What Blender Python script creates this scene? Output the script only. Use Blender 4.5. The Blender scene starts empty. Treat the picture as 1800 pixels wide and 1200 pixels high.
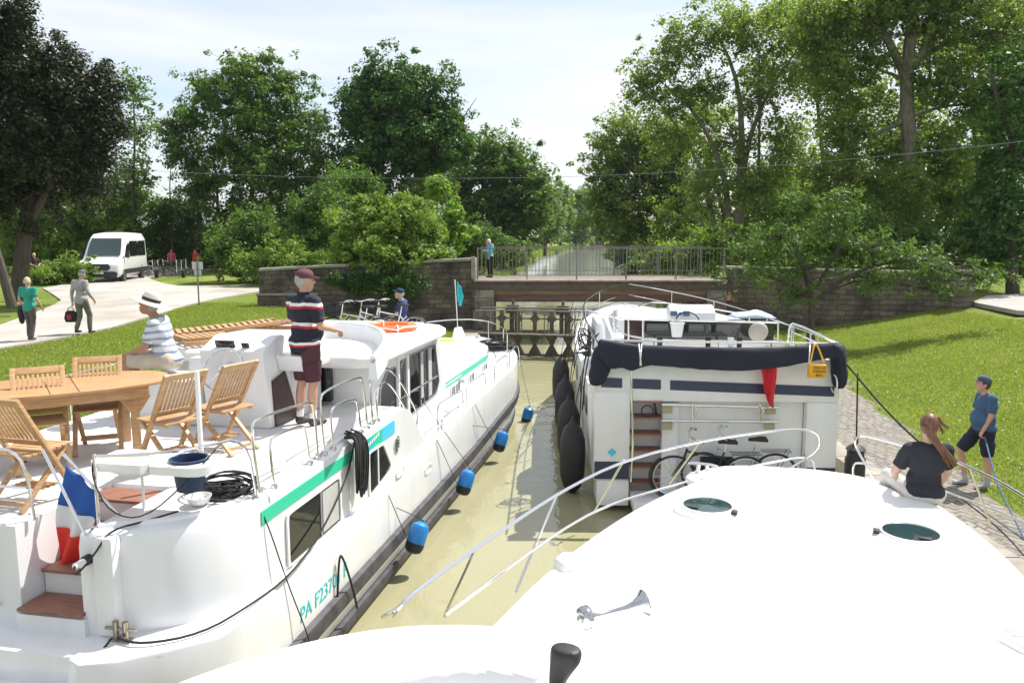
import bpy, bmesh, math, random
import numpy as np
from mathutils import Vector, Matrix, noise as mnoise
PI = math.pi
S = bpy.context.scene
COL = S.collection
random.seed(7); RNG = np.random.default_rng(7)

# ---------------------------------------------------------------- camera, sky, sun, exposure
CAM_H = 4.3
PITCH = math.atan(190/1400)
cam = bpy.data.objects.new('camera', bpy.data.cameras.new('camera'))
COL.objects.link(cam); S.camera = cam
cam.location = (0, 0, CAM_H); cam.rotation_euler = (PI/2-PITCH, 0, 0)
cam.data.sensor_width = 36; cam.data.lens = 28; cam.data.clip_end = 3000; cam.data.clip_start = 0.05
SUN_AZ, SUN_EL = math.radians(38), math.radians(57)      # azimuth from +X towards +Y
sund = Vector((math.cos(SUN_AZ)*math.cos(SUN_EL), math.sin(SUN_AZ)*math.cos(SUN_EL), math.sin(SUN_EL)))
W = bpy.data.worlds.new('World'); S.world = W; W.use_nodes = True
nt = W.node_tree; nt.nodes.clear()
wo = nt.nodes.new('ShaderNodeOutputWorld'); bg = nt.nodes.new('ShaderNodeBackground')
sky = nt.nodes.new('ShaderNodeTexSky'); sky.sky_type = 'NISHITA'; sky.sun_disc = False
sky.sun_elevation = SUN_EL; sky.sun_rotation = PI/2-SUN_AZ
sky.air_density = 1.0; sky.dust_density = 1.2; sky.ozone_density = 1.0
tc = nt.nodes.new('ShaderNodeTexCoord'); mp = nt.nodes.new('ShaderNodeMapping')
mp.inputs['Scale'].default_value = (1.0, 1.6, 9.0); mp.inputs['Rotation'].default_value = (0.0, 0.10, 0.3)
nz = nt.nodes.new('ShaderNodeTexNoise'); nz.inputs['Scale'].default_value = 1.35; nz.inputs['Detail'].default_value = 6; nz.inputs['Roughness'].default_value = 0.5
cr = nt.nodes.new('ShaderNodeValToRGB'); cr.color_ramp.elements[0].position = 0.34; cr.color_ramp.elements[1].position = 0.60
cr.color_ramp.elements[0].color = (0.28,0.28,0.28,1); cr.color_ramp.elements[1].color = (1,1,1,1)
mx = nt.nodes.new('ShaderNodeMix'); mx.data_type = 'RGBA'
mx.inputs['B'].default_value = (5.3, 5.42, 5.6, 1)
L = nt.links.new
L(tc.outputs['Generated'], mp.inputs['Vector']); L(mp.outputs[0], nz.inputs['Vector']); L(nz.outputs['Fac'], cr.inputs[0])
L(cr.outputs[0], mx.inputs['Factor']); L(sky.outputs[0], mx.inputs['A']); L(mx.outputs['Result'], bg.inputs[0]); L(bg.outputs[0], wo.inputs[0])
bg.inputs['Strength'].default_value = 0.115
sl = bpy.data.lights.new('sun', 'SUN'); sl.energy = 4.6; sl.angle = math.radians(0.5); sl.color = (1, 0.96, 0.89)
so = bpy.data.objects.new('sun', sl); COL.objects.link(so); so.rotation_euler = sund.to_track_quat('Z', 'Y').to_euler(); so.location = (20, 10, 40)
S.view_settings.view_transform = 'Standard'; S.view_settings.look = 'None'; S.view_settings.exposure = 0.72; S.view_settings.gamma = 1
S.cycles.max_bounces = 8; S.cycles.transparent_max_bounces = 8

# ---------------------------------------------------------------- photograph pixel -> place in the world (1800 px wide photo)
def ray(px, py):
    x = (px-900)/1400; v = -(py-600)/1400
    return Vector((x, math.cos(PITCH)+v*math.sin(PITCH), -math.sin(PITCH)+v*math.cos(PITCH)))
def atY(px, py, Y):
    r = ray(px, py); t = Y/r.y
    return Vector((r.x*t, Y, CAM_H+r.z*t))
def atZ(px, py, z):
    r = ray(px, py); t = (z-CAM_H)/r.z
    return Vector((r.x*t, r.y*t, z))
class Frame:            # a boat's own frame: x = to starboard, y = forward, turned deg clockwise about the camera's foot
    def __init__(s, deg, a0=0, b0=0):
        s.ang = -math.radians(deg); s.M = Matrix.Rotation(s.ang, 3, 'Z'); s.Mi = s.M.transposed(); s.o = Vector((a0, b0, 0))
    def w(s, a, b, z=0): return s.M @ Vector((a, b, z))
    def zp(s, px, py, z): return s.Mi @ atZ(px, py, z)
    def side(s, px, py, a):
        r = s.Mi @ ray(px, py); t = a/r.x; return Vector((a, r.y*t, CAM_H+r.z*t))
    def fr(s, px, py, b):
        r = s.Mi @ ray(px, py); t = b/r.y; return Vector((r.x*t, b, CAM_H+r.z*t))

# ---------------------------------------------------------------- materials
MATS = {}
def srgb(*c):
    f = lambda v: v/12.92 if v <= 0.04045 else ((v+0.055)/1.055)**2.4
    return tuple(f(v/255) for v in c)
def mat(name, col, rough=0.5, metal=0.0, var=0.0, vscale=4.0, bump=0.0, bscale=30.0, col2=None, spec=None, coords='Object', stretch=None, trans=0.0, alpha=None, coat=0.0, detail=4):
    if name in MATS: return MATS[name]
    m = bpy.data.materials.new(name); m.use_nodes = True; n = m.node_tree; p = n.nodes['Principled BSDF']
    p.inputs['Roughness'].default_value = rough; p.inputs['Metallic'].default_value = metal
    p.inputs['Base Color'].default_value = (*col, 1)
    if spec is not None: p.inputs['Specular IOR Level'].default_value = spec
    if coat: p.inputs['Coat Weight'].default_value = coat; p.inputs['Coat Roughness'].default_value = 0.08
    if trans: p.inputs['Transmission Weight'].default_value = trans
    if alpha is not None: p.inputs['Alpha'].default_value = alpha
    if var or col2 or bump:
        t = n.nodes.new('ShaderNodeTexCoord'); mpn = n.nodes.new('ShaderNodeMapping'); n.links.new(t.outputs[coords], mpn.inputs[0])
        if stretch: mpn.inputs['Scale'].default_value = stretch
    if var or col2:
        a = n.nodes.new('ShaderNodeTexNoise'); a.inputs['Scale'].default_value = vscale; a.inputs['Detail'].default_value = detail; n.links.new(mpn.outputs[0], a.inputs[0])
        r = n.nodes.new('ShaderNodeValToRGB'); r.color_ramp.elements[0].position = 0.3; r.color_ramp.elements[1].position = 0.7
        c2 = col2 or tuple(min(1, c*(1+var)) for c in col); c1 = col if col2 else tuple(c*(1-var) for c in col)
        r.color_ramp.elements[0].color = (*c1, 1); r.color_ramp.elements[1].color = (*c2, 1)
        n.links.new(a.outputs['Fac'], r.inputs[0]); n.links.new(r.outputs[0], p.inputs['Base Color'])
    if bump:
        b = n.nodes.new('ShaderNodeBump'); b.inputs['Strength'].default_value = bump; b.inputs['Distance'].default_value = 0.02
        q = n.nodes.new('ShaderNodeTexNoise'); q.inputs['Scale'].default_value = bscale; q.inputs['Detail'].default_value = 5; n.links.new(mpn.outputs[0], q.inputs[0])
        n.links.new(q.outputs['Fac'], b.inputs['Height']); n.links.new(b.outputs[0], p.inputs['Normal'])
    MATS[name] = m; return m
def nodes_of(m): return m.node_tree, m.node_tree.nodes['Principled BSDF']

M_GEL = mat('white_gelcoat', (0.70,0.705,0.71), 0.28, col2=(0.765,0.775,0.785), vscale=2.2, stretch=(1.6,1.6,.35), detail=7, bump=0.03, bscale=9, coat=0.3)
M_GELF = mat('white_deck_gelcoat', (0.82,0.815,0.80), 0.45, var=0.03, vscale=1.1, bump=0.05, bscale=60)
M_NONSKID = mat('nonskid_deck', (0.66,0.66,0.66), 0.8, var=0.06, vscale=3, bump=0.25, bscale=160)
M_STEEL = mat('stainless_steel', (0.74,0.74,0.74), 0.16, 1.0)
M_CHROME = mat('chrome', (0.50,0.50,0.52), 0.10, 1.0)
M_TEAK = mat('teak', (0.38,0.215,0.10), 0.5, col2=(0.54,0.345,0.175), vscale=5, stretch=(2,2,14), bump=0.1, bscale=40)
M_TEAK2 = mat('teak_top', (0.36,0.185,0.08), 0.42, col2=(0.50,0.29,0.135), vscale=4, stretch=(9,1.0,1), bump=0.08, bscale=30)
M_TREAD = mat('brown_tread', (0.20,0.085,0.055), 0.55, col2=(0.30,0.14,0.095), vscale=4, stretch=(2,16,1))
M_DGLASS = mat('dark_glass', (0.012,0.015,0.016), 0.04, spec=0.8)
M_BLACK = mat('black_rubber', (0.018,0.018,0.02), 0.55, var=0.3, vscale=6, bump=0.15, bscale=30)
M_RAILRUB = mat('grey_rub_rail', (0.025,0.024,0.028), 0.6, col2=(0.075,0.072,0.08), vscale=5, bump=0.25, bscale=25)
M_ROPE = mat('black_rope', (0.02,0.02,0.021), 0.8, bump=0.5, bscale=120)
M_NAVY = mat('navy_canvas', (0.006,0.008,0.019), 0.75, col2=(0.011,0.014,0.03), vscale=3, bump=0.3, bscale=12)
M_NAVYP = mat('navy_paint', (0.025,0.035,0.075), 0.35)
M_GREEN = mat('green_strip', (0.03,0.50,0.30), 0.4)
M_LIME = mat('lime_strip', (0.45,0.66,0.10), 0.4)
M_SKYB = mat('sky_blue_strip', (0.07,0.52,0.76), 0.4)
M_TEAL = mat('teal_strip', (0.02,0.42,0.45), 0.4)
M_FENDB = mat('blue_fender', (0.015,0.20,0.56), 0.35, var=0.15, vscale=6)
M_WHITE = mat('white_plastic', (0.78,0.78,0.77), 0.4, var=0.03)
M_GREY = mat('grey_plastic', (0.25,0.25,0.26), 0.5, var=0.1)
M_MAROON = mat('maroon_panel', (0.06,0.022,0.022), 0.4, var=0.2)
M_ORANGE = mat('orange_ring', (0.85,0.16,0.04), 0.5, var=0.1)
M_WOODF = mat('door_wood', (0.30,0.13,0.05), 0.45, var=0.2)

# ---------------------------------------------------------------- mesh builder
class MB:
    def __init__(s): s.v = []; s.f = []; s.m = []
    def add(s, vs, fs, mi=0):
        o = len(s.v); s.v.extend([tuple(q) for q in vs]); s.f.extend([tuple(i+o for i in f) for f in fs]); s.m.extend([mi]*len(fs)); return s
    def box(s, c, d, rot=None, mi=0):
        R = rot if rot is not None else Matrix.Identity(3); c = Vector(c)
        vs = [c + R @ Vector((x*d[0]/2, y*d[1]/2, z*d[2]/2)) for x in (-1,1) for y in (-1,1) for z in (-1,1)]
        return s.add(vs, [(0,1,3,2),(4,6,7,5),(0,4,5,1),(2,3,7,6),(0,2,6,4),(1,5,7,3)], mi)
    def box2(s, x0, x1, y0, y1, z0, z1, mi=0): return s.box(((x0+x1)/2,(y0+y1)/2,(z0+z1)/2), (abs(x1-x0),abs(y1-y0),abs(z1-z0)), None, mi)
    def beam(s, p, q, w, h, up=(0,0,1), mi=0):           # rectangular bar from p to q
        p, q = Vector(p), Vector(q); d = q-p; l = d.length; y = d.normalized(); u = Vector(up)
        x = y.cross(u); x = x.normalized() if x.length > 1e-4 else Vector((1,0,0)); z = x.cross(y)
        return s.box((p+q)/2, (w, l, h), Matrix((x, y, z)).transposed(), mi)
    def tube(s, pts, r, n=8, closed=False, mi=0, smooth_path=0):
        P = [Vector(p) for p in pts]
        for _ in range(smooth_path):
            Q = [P[0]] if not closed else []
            for i in range(len(P)-(0 if closed else 1)):
                a, b = P[i], P[(i+1) % len(P)]; Q += [a*0.75+b*0.25, a*0.25+b*0.75]
            if not closed: Q.append(P[-1])
            if isinstance(r, (list, tuple)):
                rr = [r[0]]
                for i in range(len(P)-1): rr += [r[i]*.75+r[i+1]*.25, r[i]*.25+r[i+1]*.75]
                rr.append(r[-1]); r = rr
            P = Q
        k = len(P); o = []; up = Vector((0,0,1))
        R = r if isinstance(r, (list, tuple)) else [r]*k
        prev = None
        for i in range(k):
            t = (P[(i+1) % k]-P[i-1]) if (closed or 0 < i < k-1) else (P[1]-P[0] if i == 0 else P[-1]-P[-2])
            if t.length < 1e-9: t = Vector((0,0,1))
            t.normalize()
            if prev is None:
                a = t.cross(up); a = a.normalized() if a.length > 1e-3 else Vector((1,0,0))
            else:
                a = prev - t*prev.dot(t); a = a.normalized() if a.length > 1e-5 else prev
            prev = a; b = t.cross(a)
            for j in range(n):
                an = 2*PI*j/n; o.append(P[i]+(a*math.cos(an)+b*math.sin(an))*R[i])
        fs = []
        for i in range(k if closed else k-1):
            for j in range(n):
                i2 = (i+1) % k; fs.append((i*n+j, i*n+(j+1) % n, i2*n+(j+1) % n, i2*n+j))
        if not closed: fs += [tuple(range(n))[::-1], tuple((k-1)*n+j for j in range(n))]
        return s.add(o, fs, mi)
    def cyl(s, p, q, r1, r2=None, n=12, mi=0): return s.tube([p, q], [r1, r1 if r2 is None else r2], n, mi=mi)
    def ell(s, c, r, rot=None, n=12, m=8, mi=0):
        R = rot if rot is not None else Matrix.Identity(3); c = Vector(c); r = (r,r,r) if not hasattr(r, '__len__') else r
        vs = [c+R @ Vector((0,0,r[2]))]; fs = []
        for i in range(1, m):
            th = PI*i/m
            for j in range(n): ph = 2*PI*j/n; vs.append(c+R @ Vector((r[0]*math.sin(th)*math.cos(ph), r[1]*math.sin(th)*math.sin(ph), r[2]*math.cos(th))))
        vs.append(c-R @ Vector((0,0,r[2])))
        for j in range(n): fs.append((0, 1+j, 1+(j+1) % n)); fs.append((len(vs)-1, 1+(m-2)*n+(j+1) % n, 1+(m-2)*n+j))
        for i in range(m-2):
            for j in range(n): a = 1+i*n; fs.append((a+j, a+n+j, a+n+(j+1) % n, a+(j+1) % n))
        return s.add(vs, fs, mi)
    def lathe(s, prof, c=(0,0,0), rot=None, n=20, mi=0, cap=False):   # profile of (r, z)
        R = rot if rot is not None else Matrix.Identity(3); c = Vector(c); vs = []; fs = []
        for (r, z) in prof:
            for j in range(n): a = 2*PI*j/n; vs.append(c+R @ Vector((r*math.cos(a), r*math.sin(a), z)))
        for i in range(len(prof)-1):
            for j in range(n): fs.append((i*n+j, i*n+(j+1) % n, (i+1)*n+(j+1) % n, (i+1)*n+j))
        if cap: fs += [tuple(range(n))[::-1], tuple((len(prof)-1)*n+j for j in range(n))]
        return s.add(vs, fs, mi)
    def torus(s, c, R, r, rot=None, n=28, m=8, a0=0, a1=2*PI, mi=0):
        Q = rot if rot is not None else Matrix.Identity(3); c = Vector(c); full = abs(a1-a0-2*PI) < 1e-6
        k = n if full else n+1
        pts = [c+Q @ Vector((R*math.cos(a0+(a1-a0)*i/n), R*math.sin(a0+(a1-a0)*i/n), 0)) for i in range(k)]
        return s.tube(pts, r, m, closed=full, mi=mi)
    def loft(s, rings, closed=True, cap0=True, cap1=True, mi=0):
        n = len(rings[0]); vs = [p for r in rings for p in r]; fs = []
        for i in range(len(rings)-1):
            for j in range(n if closed else n-1): fs.append((i*n+j, i*n+(j+1) % n, (i+1)*n+(j+1) % n, (i+1)*n+j))
        if cap0: fs.append(tuple(range(n))[::-1])
        if cap1: fs.append(tuple((len(rings)-1)*n+j for j in range(n)))
        return s.add(vs, fs, mi)
    def prism(s, poly, h0, h1, axis='z', mi=0):          # polygon extruded along an axis
        def mk(a, b, h): return {'z': (a,b,h), 'x': (h,a,b), 'y': (a,h,b)}[axis]
        return s.loft([[mk(a,b,h0) for a,b in poly], [mk(a,b,h1) for a,b in poly]], mi=mi)
    def sheet(s, pts, mi=0): return s.add(pts, [tuple(range(len(pts)))], mi)
    def grid(s, fn, nu, nv, mi=0):
        vs = [fn(i/nu, j/nv) for i in range(nu+1) for j in range(nv+1)]
        fs = [(i*(nv+1)+j, (i+1)*(nv+1)+j, (i+1)*(nv+1)+j+1, i*(nv+1)+j+1) for i in range(nu) for j in range(nv)]
        return s.add(vs, fs, mi)
    def xf(s, M): s.v = [tuple(M @ Vector(p)) for p in s.v]; return s
    def build(s, name, mats, parent=None, off=None, sharp=38, bevel=0, kind=None, sub=0, solid=0):
        me = bpy.data.meshes.new(name)
        vs = s.v if off is None else [(p[0]-off[0], p[1]-off[1], p[2]-off[2]) for p in s.v]
        me.from_pydata(vs, [], s.f); me.validate()
        if not isinstance(mats, (list, tuple)): mats = [mats]
        for m in mats: me.materials.append(m)
        if len(me.polygons) == len(s.m): me.polygons.foreach_set('material_index', s.m)
        b = bmesh.new(); b.from_mesh(me)
        bmesh.ops.recalc_face_normals(b, faces=b.faces)
        if bevel:
            es = [e for e in b.edges if len(e.link_faces) == 2 and e.calc_face_angle(0) > math.radians(35)]
            bmesh.ops.bevel(b, geom=es, offset=bevel, segments=2, profile=0.6, affect='EDGES', clamp_overlap=True)
        for f in b.faces: f.smooth = True
        sa = math.radians(sharp)
        for e in b.edges:
            if len(e.link_faces) == 2 and e.calc_face_angle(0) > sa: e.smooth = False
        b.to_mesh(me); b.free()
        o = bpy.data.objects.new(name, me); COL.objects.link(o)
        if parent: o.parent = parent
        if kind: o['kind'] = kind
        if sub: md = o.modifiers.new('s', 'SUBSURF'); md.levels = sub; md.render_levels = sub
        if solid: md = o.modifiers.new('t', 'SOLIDIFY'); md.thickness = solid
        return o
def tag(o, label, cat, group=None, kind=None):
    o['label'] = label; o['category'] = cat
    if group: o['group'] = group
    if kind: o['kind'] = kind
    return o
def thing(name, label, cat, loc=(0,0,0), rz=0, group=None):
    o = bpy.data.objects.new(name, None); COL.objects.link(o); o.empty_display_size = 0.2
    o.location = loc; o.rotation_euler = (0, 0, rz)
    return tag(o, label, cat, group)
def struct(o): o['kind'] = 'structure'; return o
def dup(root, loc=None, rz=None, label=None, group=None, scale=None):
    def cp(o, par):
        c = o.copy(); COL.objects.link(c); c.parent = par
        for ch in o.children: cp(ch, c)
        return c
    r = cp(root, None)
    if loc is not None: r.location = loc
    if rz is not None: r.rotation_euler = (0, 0, rz)
    if scale is not None: r.scale = (scale,)*3 if not hasattr(scale, '__len__') else scale
    if label: r['label'] = label
    if group: r['group'] = group
    return r
def text_mb(txt, size, M, name, m, parent, extr=0.003):
    cu = bpy.data.curves.new(name, 'FONT'); cu.body = txt; cu.size = size; cu.extrude = extr; cu.align_x = 'CENTER'; cu.align_y = 'CENTER'
    t = bpy.data.objects.new(name, cu); COL.objects.link(t)
    dg = bpy.context.evaluated_depsgraph_get(); me = bpy.data.meshes.new_from_object(t.evaluated_get(dg))
    bpy.data.objects.remove(t); bpy.data.curves.remove(cu)
    me.transform(M); me.materials.clear(); me.materials.append(m); me.name = name
    o = bpy.data.objects.new(name, me); COL.objects.link(o); o.parent = parent; return o
def remesh(mb, name, m, parent, voxel, smooth=3, off=None, mats=None, matfn=None):
    me = bpy.data.meshes.new('tmp'); vs = mb.v; me.from_pydata(vs, [], mb.f); me.validate()
    b = bmesh.new(); b.from_mesh(me); bmesh.ops.recalc_face_normals(b, faces=b.faces); b.to_mesh(me); b.free()
    t = bpy.data.objects.new('tmp', me); COL.objects.link(t)
    md = t.modifiers.new('r', 'REMESH'); md.mode = 'VOXEL'; md.voxel_size = voxel; md.use_smooth_shade = True
    if smooth: sm = t.modifiers.new('s', 'SMOOTH'); sm.iterations = smooth; sm.factor = 0.5
    dg = bpy.context.evaluated_depsgraph_get(); r = bpy.data.meshes.new_from_object(t.evaluated_get(dg)); r.name = name
    bpy.data.objects.remove(t); bpy.data.meshes.remove(me)
    if off is not None: r.transform(Matrix.Translation(-Vector(off)))
    r.materials.clear()
    for q in (mats or [m]): r.materials.append(q)
    for p in r.polygons: p.use_smooth = True
    if matfn:
        for p in r.polygons: p.material_index = matfn(p.center)
    o = bpy.data.objects.new(name, r); COL.objects.link(o); o.parent = parent; return o
def smooth_step(t): t = max(0, min(1, t)); return t*t*(3-2*t)
def interp(x, xs, ys):
    return float(np.interp(x, xs, ys))
# ---------------------------------------------------------------- setting materials
def grass_mat():
    m = bpy.data.materials.new('lawn_grass'); m.use_nodes = True; n, p = nodes_of(m); l = n.links.new
    tc = n.nodes.new('ShaderNodeTexCoord')
    def noise(sc, det=4, rough=.6):
        a = n.nodes.new('ShaderNodeTexNoise'); a.inputs['Scale'].default_value = sc; a.inputs['Detail'].default_value = det; a.inputs['Roughness'].default_value = rough
        l(tc.outputs['Object'], a.inputs[0]); return a
    def ramp(src, e):
        r = n.nodes.new('ShaderNodeValToRGB'); r.color_ramp.elements[0].position = e[0][0]; r.color_ramp.elements[0].color = (*e[0][1],1)
        r.color_ramp.elements[1].position = e[-1][0]; r.color_ramp.elements[1].color = (*e[-1][1],1)
        for q in e[1:-1]: k = r.color_ramp.elements.new(q[0]); k.color = (*q[1],1)
        l(src, r.inputs[0]); return r
    a = noise(0.45, 5); b = noise(9, 6, .7); c = noise(60, 3, .8)
    ra = ramp(a.outputs['Fac'], [(.3,(0.135,0.205,0.032)),(.55,(0.205,0.275,0.052)),(.75,(0.34,0.34,0.12))])
    rb = ramp(b.outputs['Fac'], [(.25,(.5,.5,.5)),(.7,(1.25,1.2,1.1))]); rc = ramp(c.outputs['Fac'], [(.3,(.62,.62,.62)),(.7,(1.3,1.3,1.3))])
    m1 = n.nodes.new('ShaderNodeMix'); m1.data_type = 'RGBA'; m1.blend_type = 'MULTIPLY'; m1.inputs['Factor'].default_value = 1
    m2 = n.nodes.new('ShaderNodeMix'); m2.data_type = 'RGBA'; m2.blend_type = 'MULTIPLY'; m2.inputs['Factor'].default_value = 1
    l(ra.outputs[0], m1.inputs['A']); l(rb.outputs[0], m1.inputs['B']); l(m1.outputs['Result'], m2.inputs['A']); l(rc.outputs[0], m2.inputs['B'])
    l(m2.outputs['Result'], p.inputs['Base Color']); p.inputs['Roughness'].default_value = 0.9; p.inputs['Specular IOR Level'].default_value = 0.15
    bm = n.nodes.new('ShaderNodeBump'); bm.inputs['Strength'].default_value = 0.9; bm.inputs['Distance'].default_value = 0.05; l(c.outputs['Fac'], bm.inputs['Height']); l(bm.outputs[0], p.inputs['Normal'])
    return m
M_GRASS = grass_mat()
M_ROAD = mat('pale_gravel_road', (0.31,0.28,0.24), 0.9, col2=(0.46,0.44,0.41), vscale=.55, bump=0.6, bscale=40, spec=.2, detail=9, stretch=(1,.6,1))
M_PATH = mat('grey_path', (0.36,0.34,0.32), 0.9, var=.15, vscale=2, bump=.2, spec=.2)
def stone_mat(name, c1, c2, mort, bw=0.55, bh=0.24, dirt=(0.05,0.045,0.035), scale=1, dirtpos=(.42,.62), rot=(PI/2,0,0), bump=.6, warp=.22):
    m = bpy.data.materials.new(name); m.use_nodes = True; n, p = nodes_of(m); l = n.links.new
    tc = n.nodes.new('ShaderNodeTexCoord'); mp = n.nodes.new('ShaderNodeMapping'); mp.inputs['Rotation'].default_value = rot
    l(tc.outputs['Object'], mp.inputs[0])
    wn = n.nodes.new('ShaderNodeTexNoise'); wn.inputs['Scale'].default_value = 1.7; l(mp.outputs[0], wn.inputs[0])
    wm = n.nodes.new('ShaderNodeMix'); wm.data_type = 'RGBA'; wm.blend_type = 'ADD'; wm.inputs['Factor'].default_value = 0.12; l(mp.outputs[0], wm.inputs['A']); l(wn.outputs['Color'], wm.inputs['B']); wm.inputs['Factor'].default_value = warp
    b = n.nodes.new('ShaderNodeTexBrick'); b.inputs['Scale'].default_value = scale; b.inputs['Brick Width'].default_value = bw; b.inputs['Row Height'].default_value = bh
    b.inputs['Mortar Size'].default_value = 0.018; b.inputs['Mortar Smooth'].default_value = .4; b.inputs['Bias'].default_value = 0
    b.inputs['Color1'].default_value = (*c1,1); b.inputs['Color2'].default_value = (*c2,1); b.inputs['Mortar'].default_value = (*mort,1)
    l(wm.outputs['Result'], b.inputs[0])
    d = n.nodes.new('ShaderNodeTexNoise'); d.inputs['Scale'].default_value = 0.9; d.inputs['Detail'].default_value = 8; d.inputs['Roughness'].default_value = .7; l(tc.outputs['Object'], d.inputs[0])
    r = n.nodes.new('ShaderNodeValToRGB'); r.color_ramp.elements[0].position = dirtpos[0]; r.color_ramp.elements[1].position = dirtpos[1]; l(d.outputs['Fac'], r.inputs[0])
    x = n.nodes.new('ShaderNodeMix'); x.data_type = 'RGBA'; l(r.outputs[0], x.inputs['Factor']); l(b.outputs['Color'], x.inputs['A']); x.inputs['B'].default_value = (*dirt,1)
    s = n.nodes.new('ShaderNodeTexNoise'); s.inputs['Scale'].default_value = 14; s.inputs['Detail'].default_value = 5; l(tc.outputs['Object'], s.inputs[0])
    sr = n.nodes.new('ShaderNodeValToRGB'); sr.color_ramp.elements[0].color = (.55,.55,.55,1); sr.color_ramp.elements[1].color = (1.3,1.3,1.3,1); l(s.outputs['Fac'], sr.inputs[0])
    y = n.nodes.new('ShaderNodeMix'); y.data_type = 'RGBA'; y.blend_type = 'MULTIPLY'; y.inputs['Factor'].default_value = 1; l(x.outputs['Result'], y.inputs['A']); l(sr.outputs[0], y.inputs['B'])
    l(y.outputs['Result'], p.inputs['Base Color']); p.inputs['Roughness'].default_value = .9
    ad = n.nodes.new('ShaderNodeMath'); ad.operation = 'ADD'; mu = n.nodes.new('ShaderNodeMath'); mu.operation = 'MULTIPLY'; mu.inputs[1].default_value = -1.2; l(b.outputs['Fac'], mu.inputs[0])
    l(mu.outputs[0], ad.inputs[0]); l(s.outputs['Fac'], ad.inputs[1])
    bm = n.nodes.new('ShaderNodeBump'); bm.inputs['Strength'].default_value = bump; bm.inputs['Distance'].default_value = .03; l(ad.outputs[0], bm.inputs['Height']); l(bm.outputs[0], p.inputs['Normal'])
    return m
M_STONE = stone_mat('weathered_stone_wall', (0.23,0.19,0.145), (0.13,0.108,0.085), (0.07,0.06,0.05), bw=.62, bh=.2, dirt=(.03,.027,.02), dirtpos=(.38,.66))
M_STONEL = stone_mat('pale_dressed_stone', (0.30,0.265,0.21), (0.24,0.21,0.17), (0.12,0.11,0.09), bw=.9, bh=.4)
M_COBBLE = stone_mat('cobbled_quay', (0.31,0.285,0.26), (0.17,0.155,0.14), (0.12,0.115,0.09), bw=.24, bh=.12, dirt=(0.25,0.22,0.17), rot=(0,0,1.2), dirtpos=(.42,.7), warp=.35, bump=1.0)
M_COPE = mat('coping_stone', (0.36,0.33,0.28), .85, col2=(0.20,0.18,0.15), vscale=2.5, bump=.4)
M_RUST = mat('rusty_red_girder', (0.12,0.045,0.038), .75, col2=(0.14,0.115,0.085), vscale=1.6, stretch=(.5,1,3), bump=.3)
M_RUSTB = mat('ochre_girder', (0.20,0.15,0.09), .75, col2=(0.15,0.08,0.05), vscale=2, stretch=(.6,1,3), bump=.3)
M_DARKM = mat('brown_painted_iron', (0.10,0.075,0.06), .6, var=.3, bump=.2)
M_RAILM = mat('grey_rail_paint', (0.22,0.20,0.18), .5, metal=.3, var=.15)
M_GATE = mat('old_gate_iron', (0.065,0.052,0.038), .7, col2=(0.13,0.11,0.085), vscale=6, bump=.4)
M_RUSTW = mat('galvanised_rail', (0.22,0.21,0.20), .45, metal=.6, var=.2)

# ---------------------------------------------------------------- terrain: two banks, the canal between them
XL = ([-40,0,6,16,22,28,34,48,66,88,133,206,300,340,900], [-7.3,-7.3,-6.5,-4.55,-2.9,-1.05,-1.2,-1.0,-.6,.9,4.2,15.2,30.3,36,36])
XR = ([-40,0,14,20,28,34,45,60,87,110,133,206,300,340,900], [5.7,5.7,5.7,5.6,6.2,7.7,8.8,10.8,14.0,15.6,15.9,24.6,34.5,36.2,36.2])
def xl(y): return interp(y, *XL)
def xr(y): return interp(y, *XR)
def hL(x, y):
    d = xl(y)-x
    if y < 33: return 0.45+1.05*smooth_step((d-.9)/6.5)
    k = smooth_step((y-33)/3); near = 0.45+1.05*smooth_step((d-.9)/6.5); far = .25+1.25*smooth_step(d/5)
    return near*(1-k)+far*k
def hR(x, y):
    d = x-xr(y)
    e = interp(y, [0,10.7,15.4,20,28], [6.95,7.0,7.75,8.55,9.5])
    near = 0.40 if x < e else 0.40+1.25*smooth_step((x-e-.1)/10.0)
    if y < 33: return near
    k = smooth_step((y-33)/3); return near*(1-k)+(.2+1.4*smooth_step(d/5))*k
def bank(side):
    ys = list(np.concatenate([np.arange(-30,0,5), np.arange(0,40,.8), np.arange(40,100,3), np.arange(100,360,12), [400,500,700,900]]))
    ds = [0,0,.25,.6,.9]+list(np.arange(1.4,14,.5))+[15,17,20,25,32,45,70,120,250,600]
    mb = MB(); n = len(ds)
    for y in ys:
        for i, d in enumerate(ds):
            if side < 0: x = xl(y)-d; z = hL(x, y)
            else: x = xr(y)+d; z = hR(x, y)
            if i == 0: z = -1.5
            elif i > 3: z += 0.035*mnoise.noise(Vector((x*.5, y*.5, 0)))*min(1, d/3)
            mb.v.append((x, y, z))
    for j in range(len(ys)-1):
        for i in range(n-1):
            a = j*n+i
            y = ys[j]; d = ds[i]; mi = 0
            if i == 0: mi = 1
            elif side < 0 and d < .9 and y < 36: mi = 2
            elif side > 0 and y < 33:
                x = xr(y)+d; e = interp(y, [0,10.7,15.4,20,28], [6.95,7.0,7.75,8.55,9.5])
                if x < e: mi = 3
            mb.f.append((a, a+1, a+n+1, a+n)); mb.m.append(mi)
    o = mb.build('ground', [M_GRASS, M_STONEL, M_COPE, M_COBBLE], sharp=60)
    return struct(o)
bank(-1)
gr = bank(1); 
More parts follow.
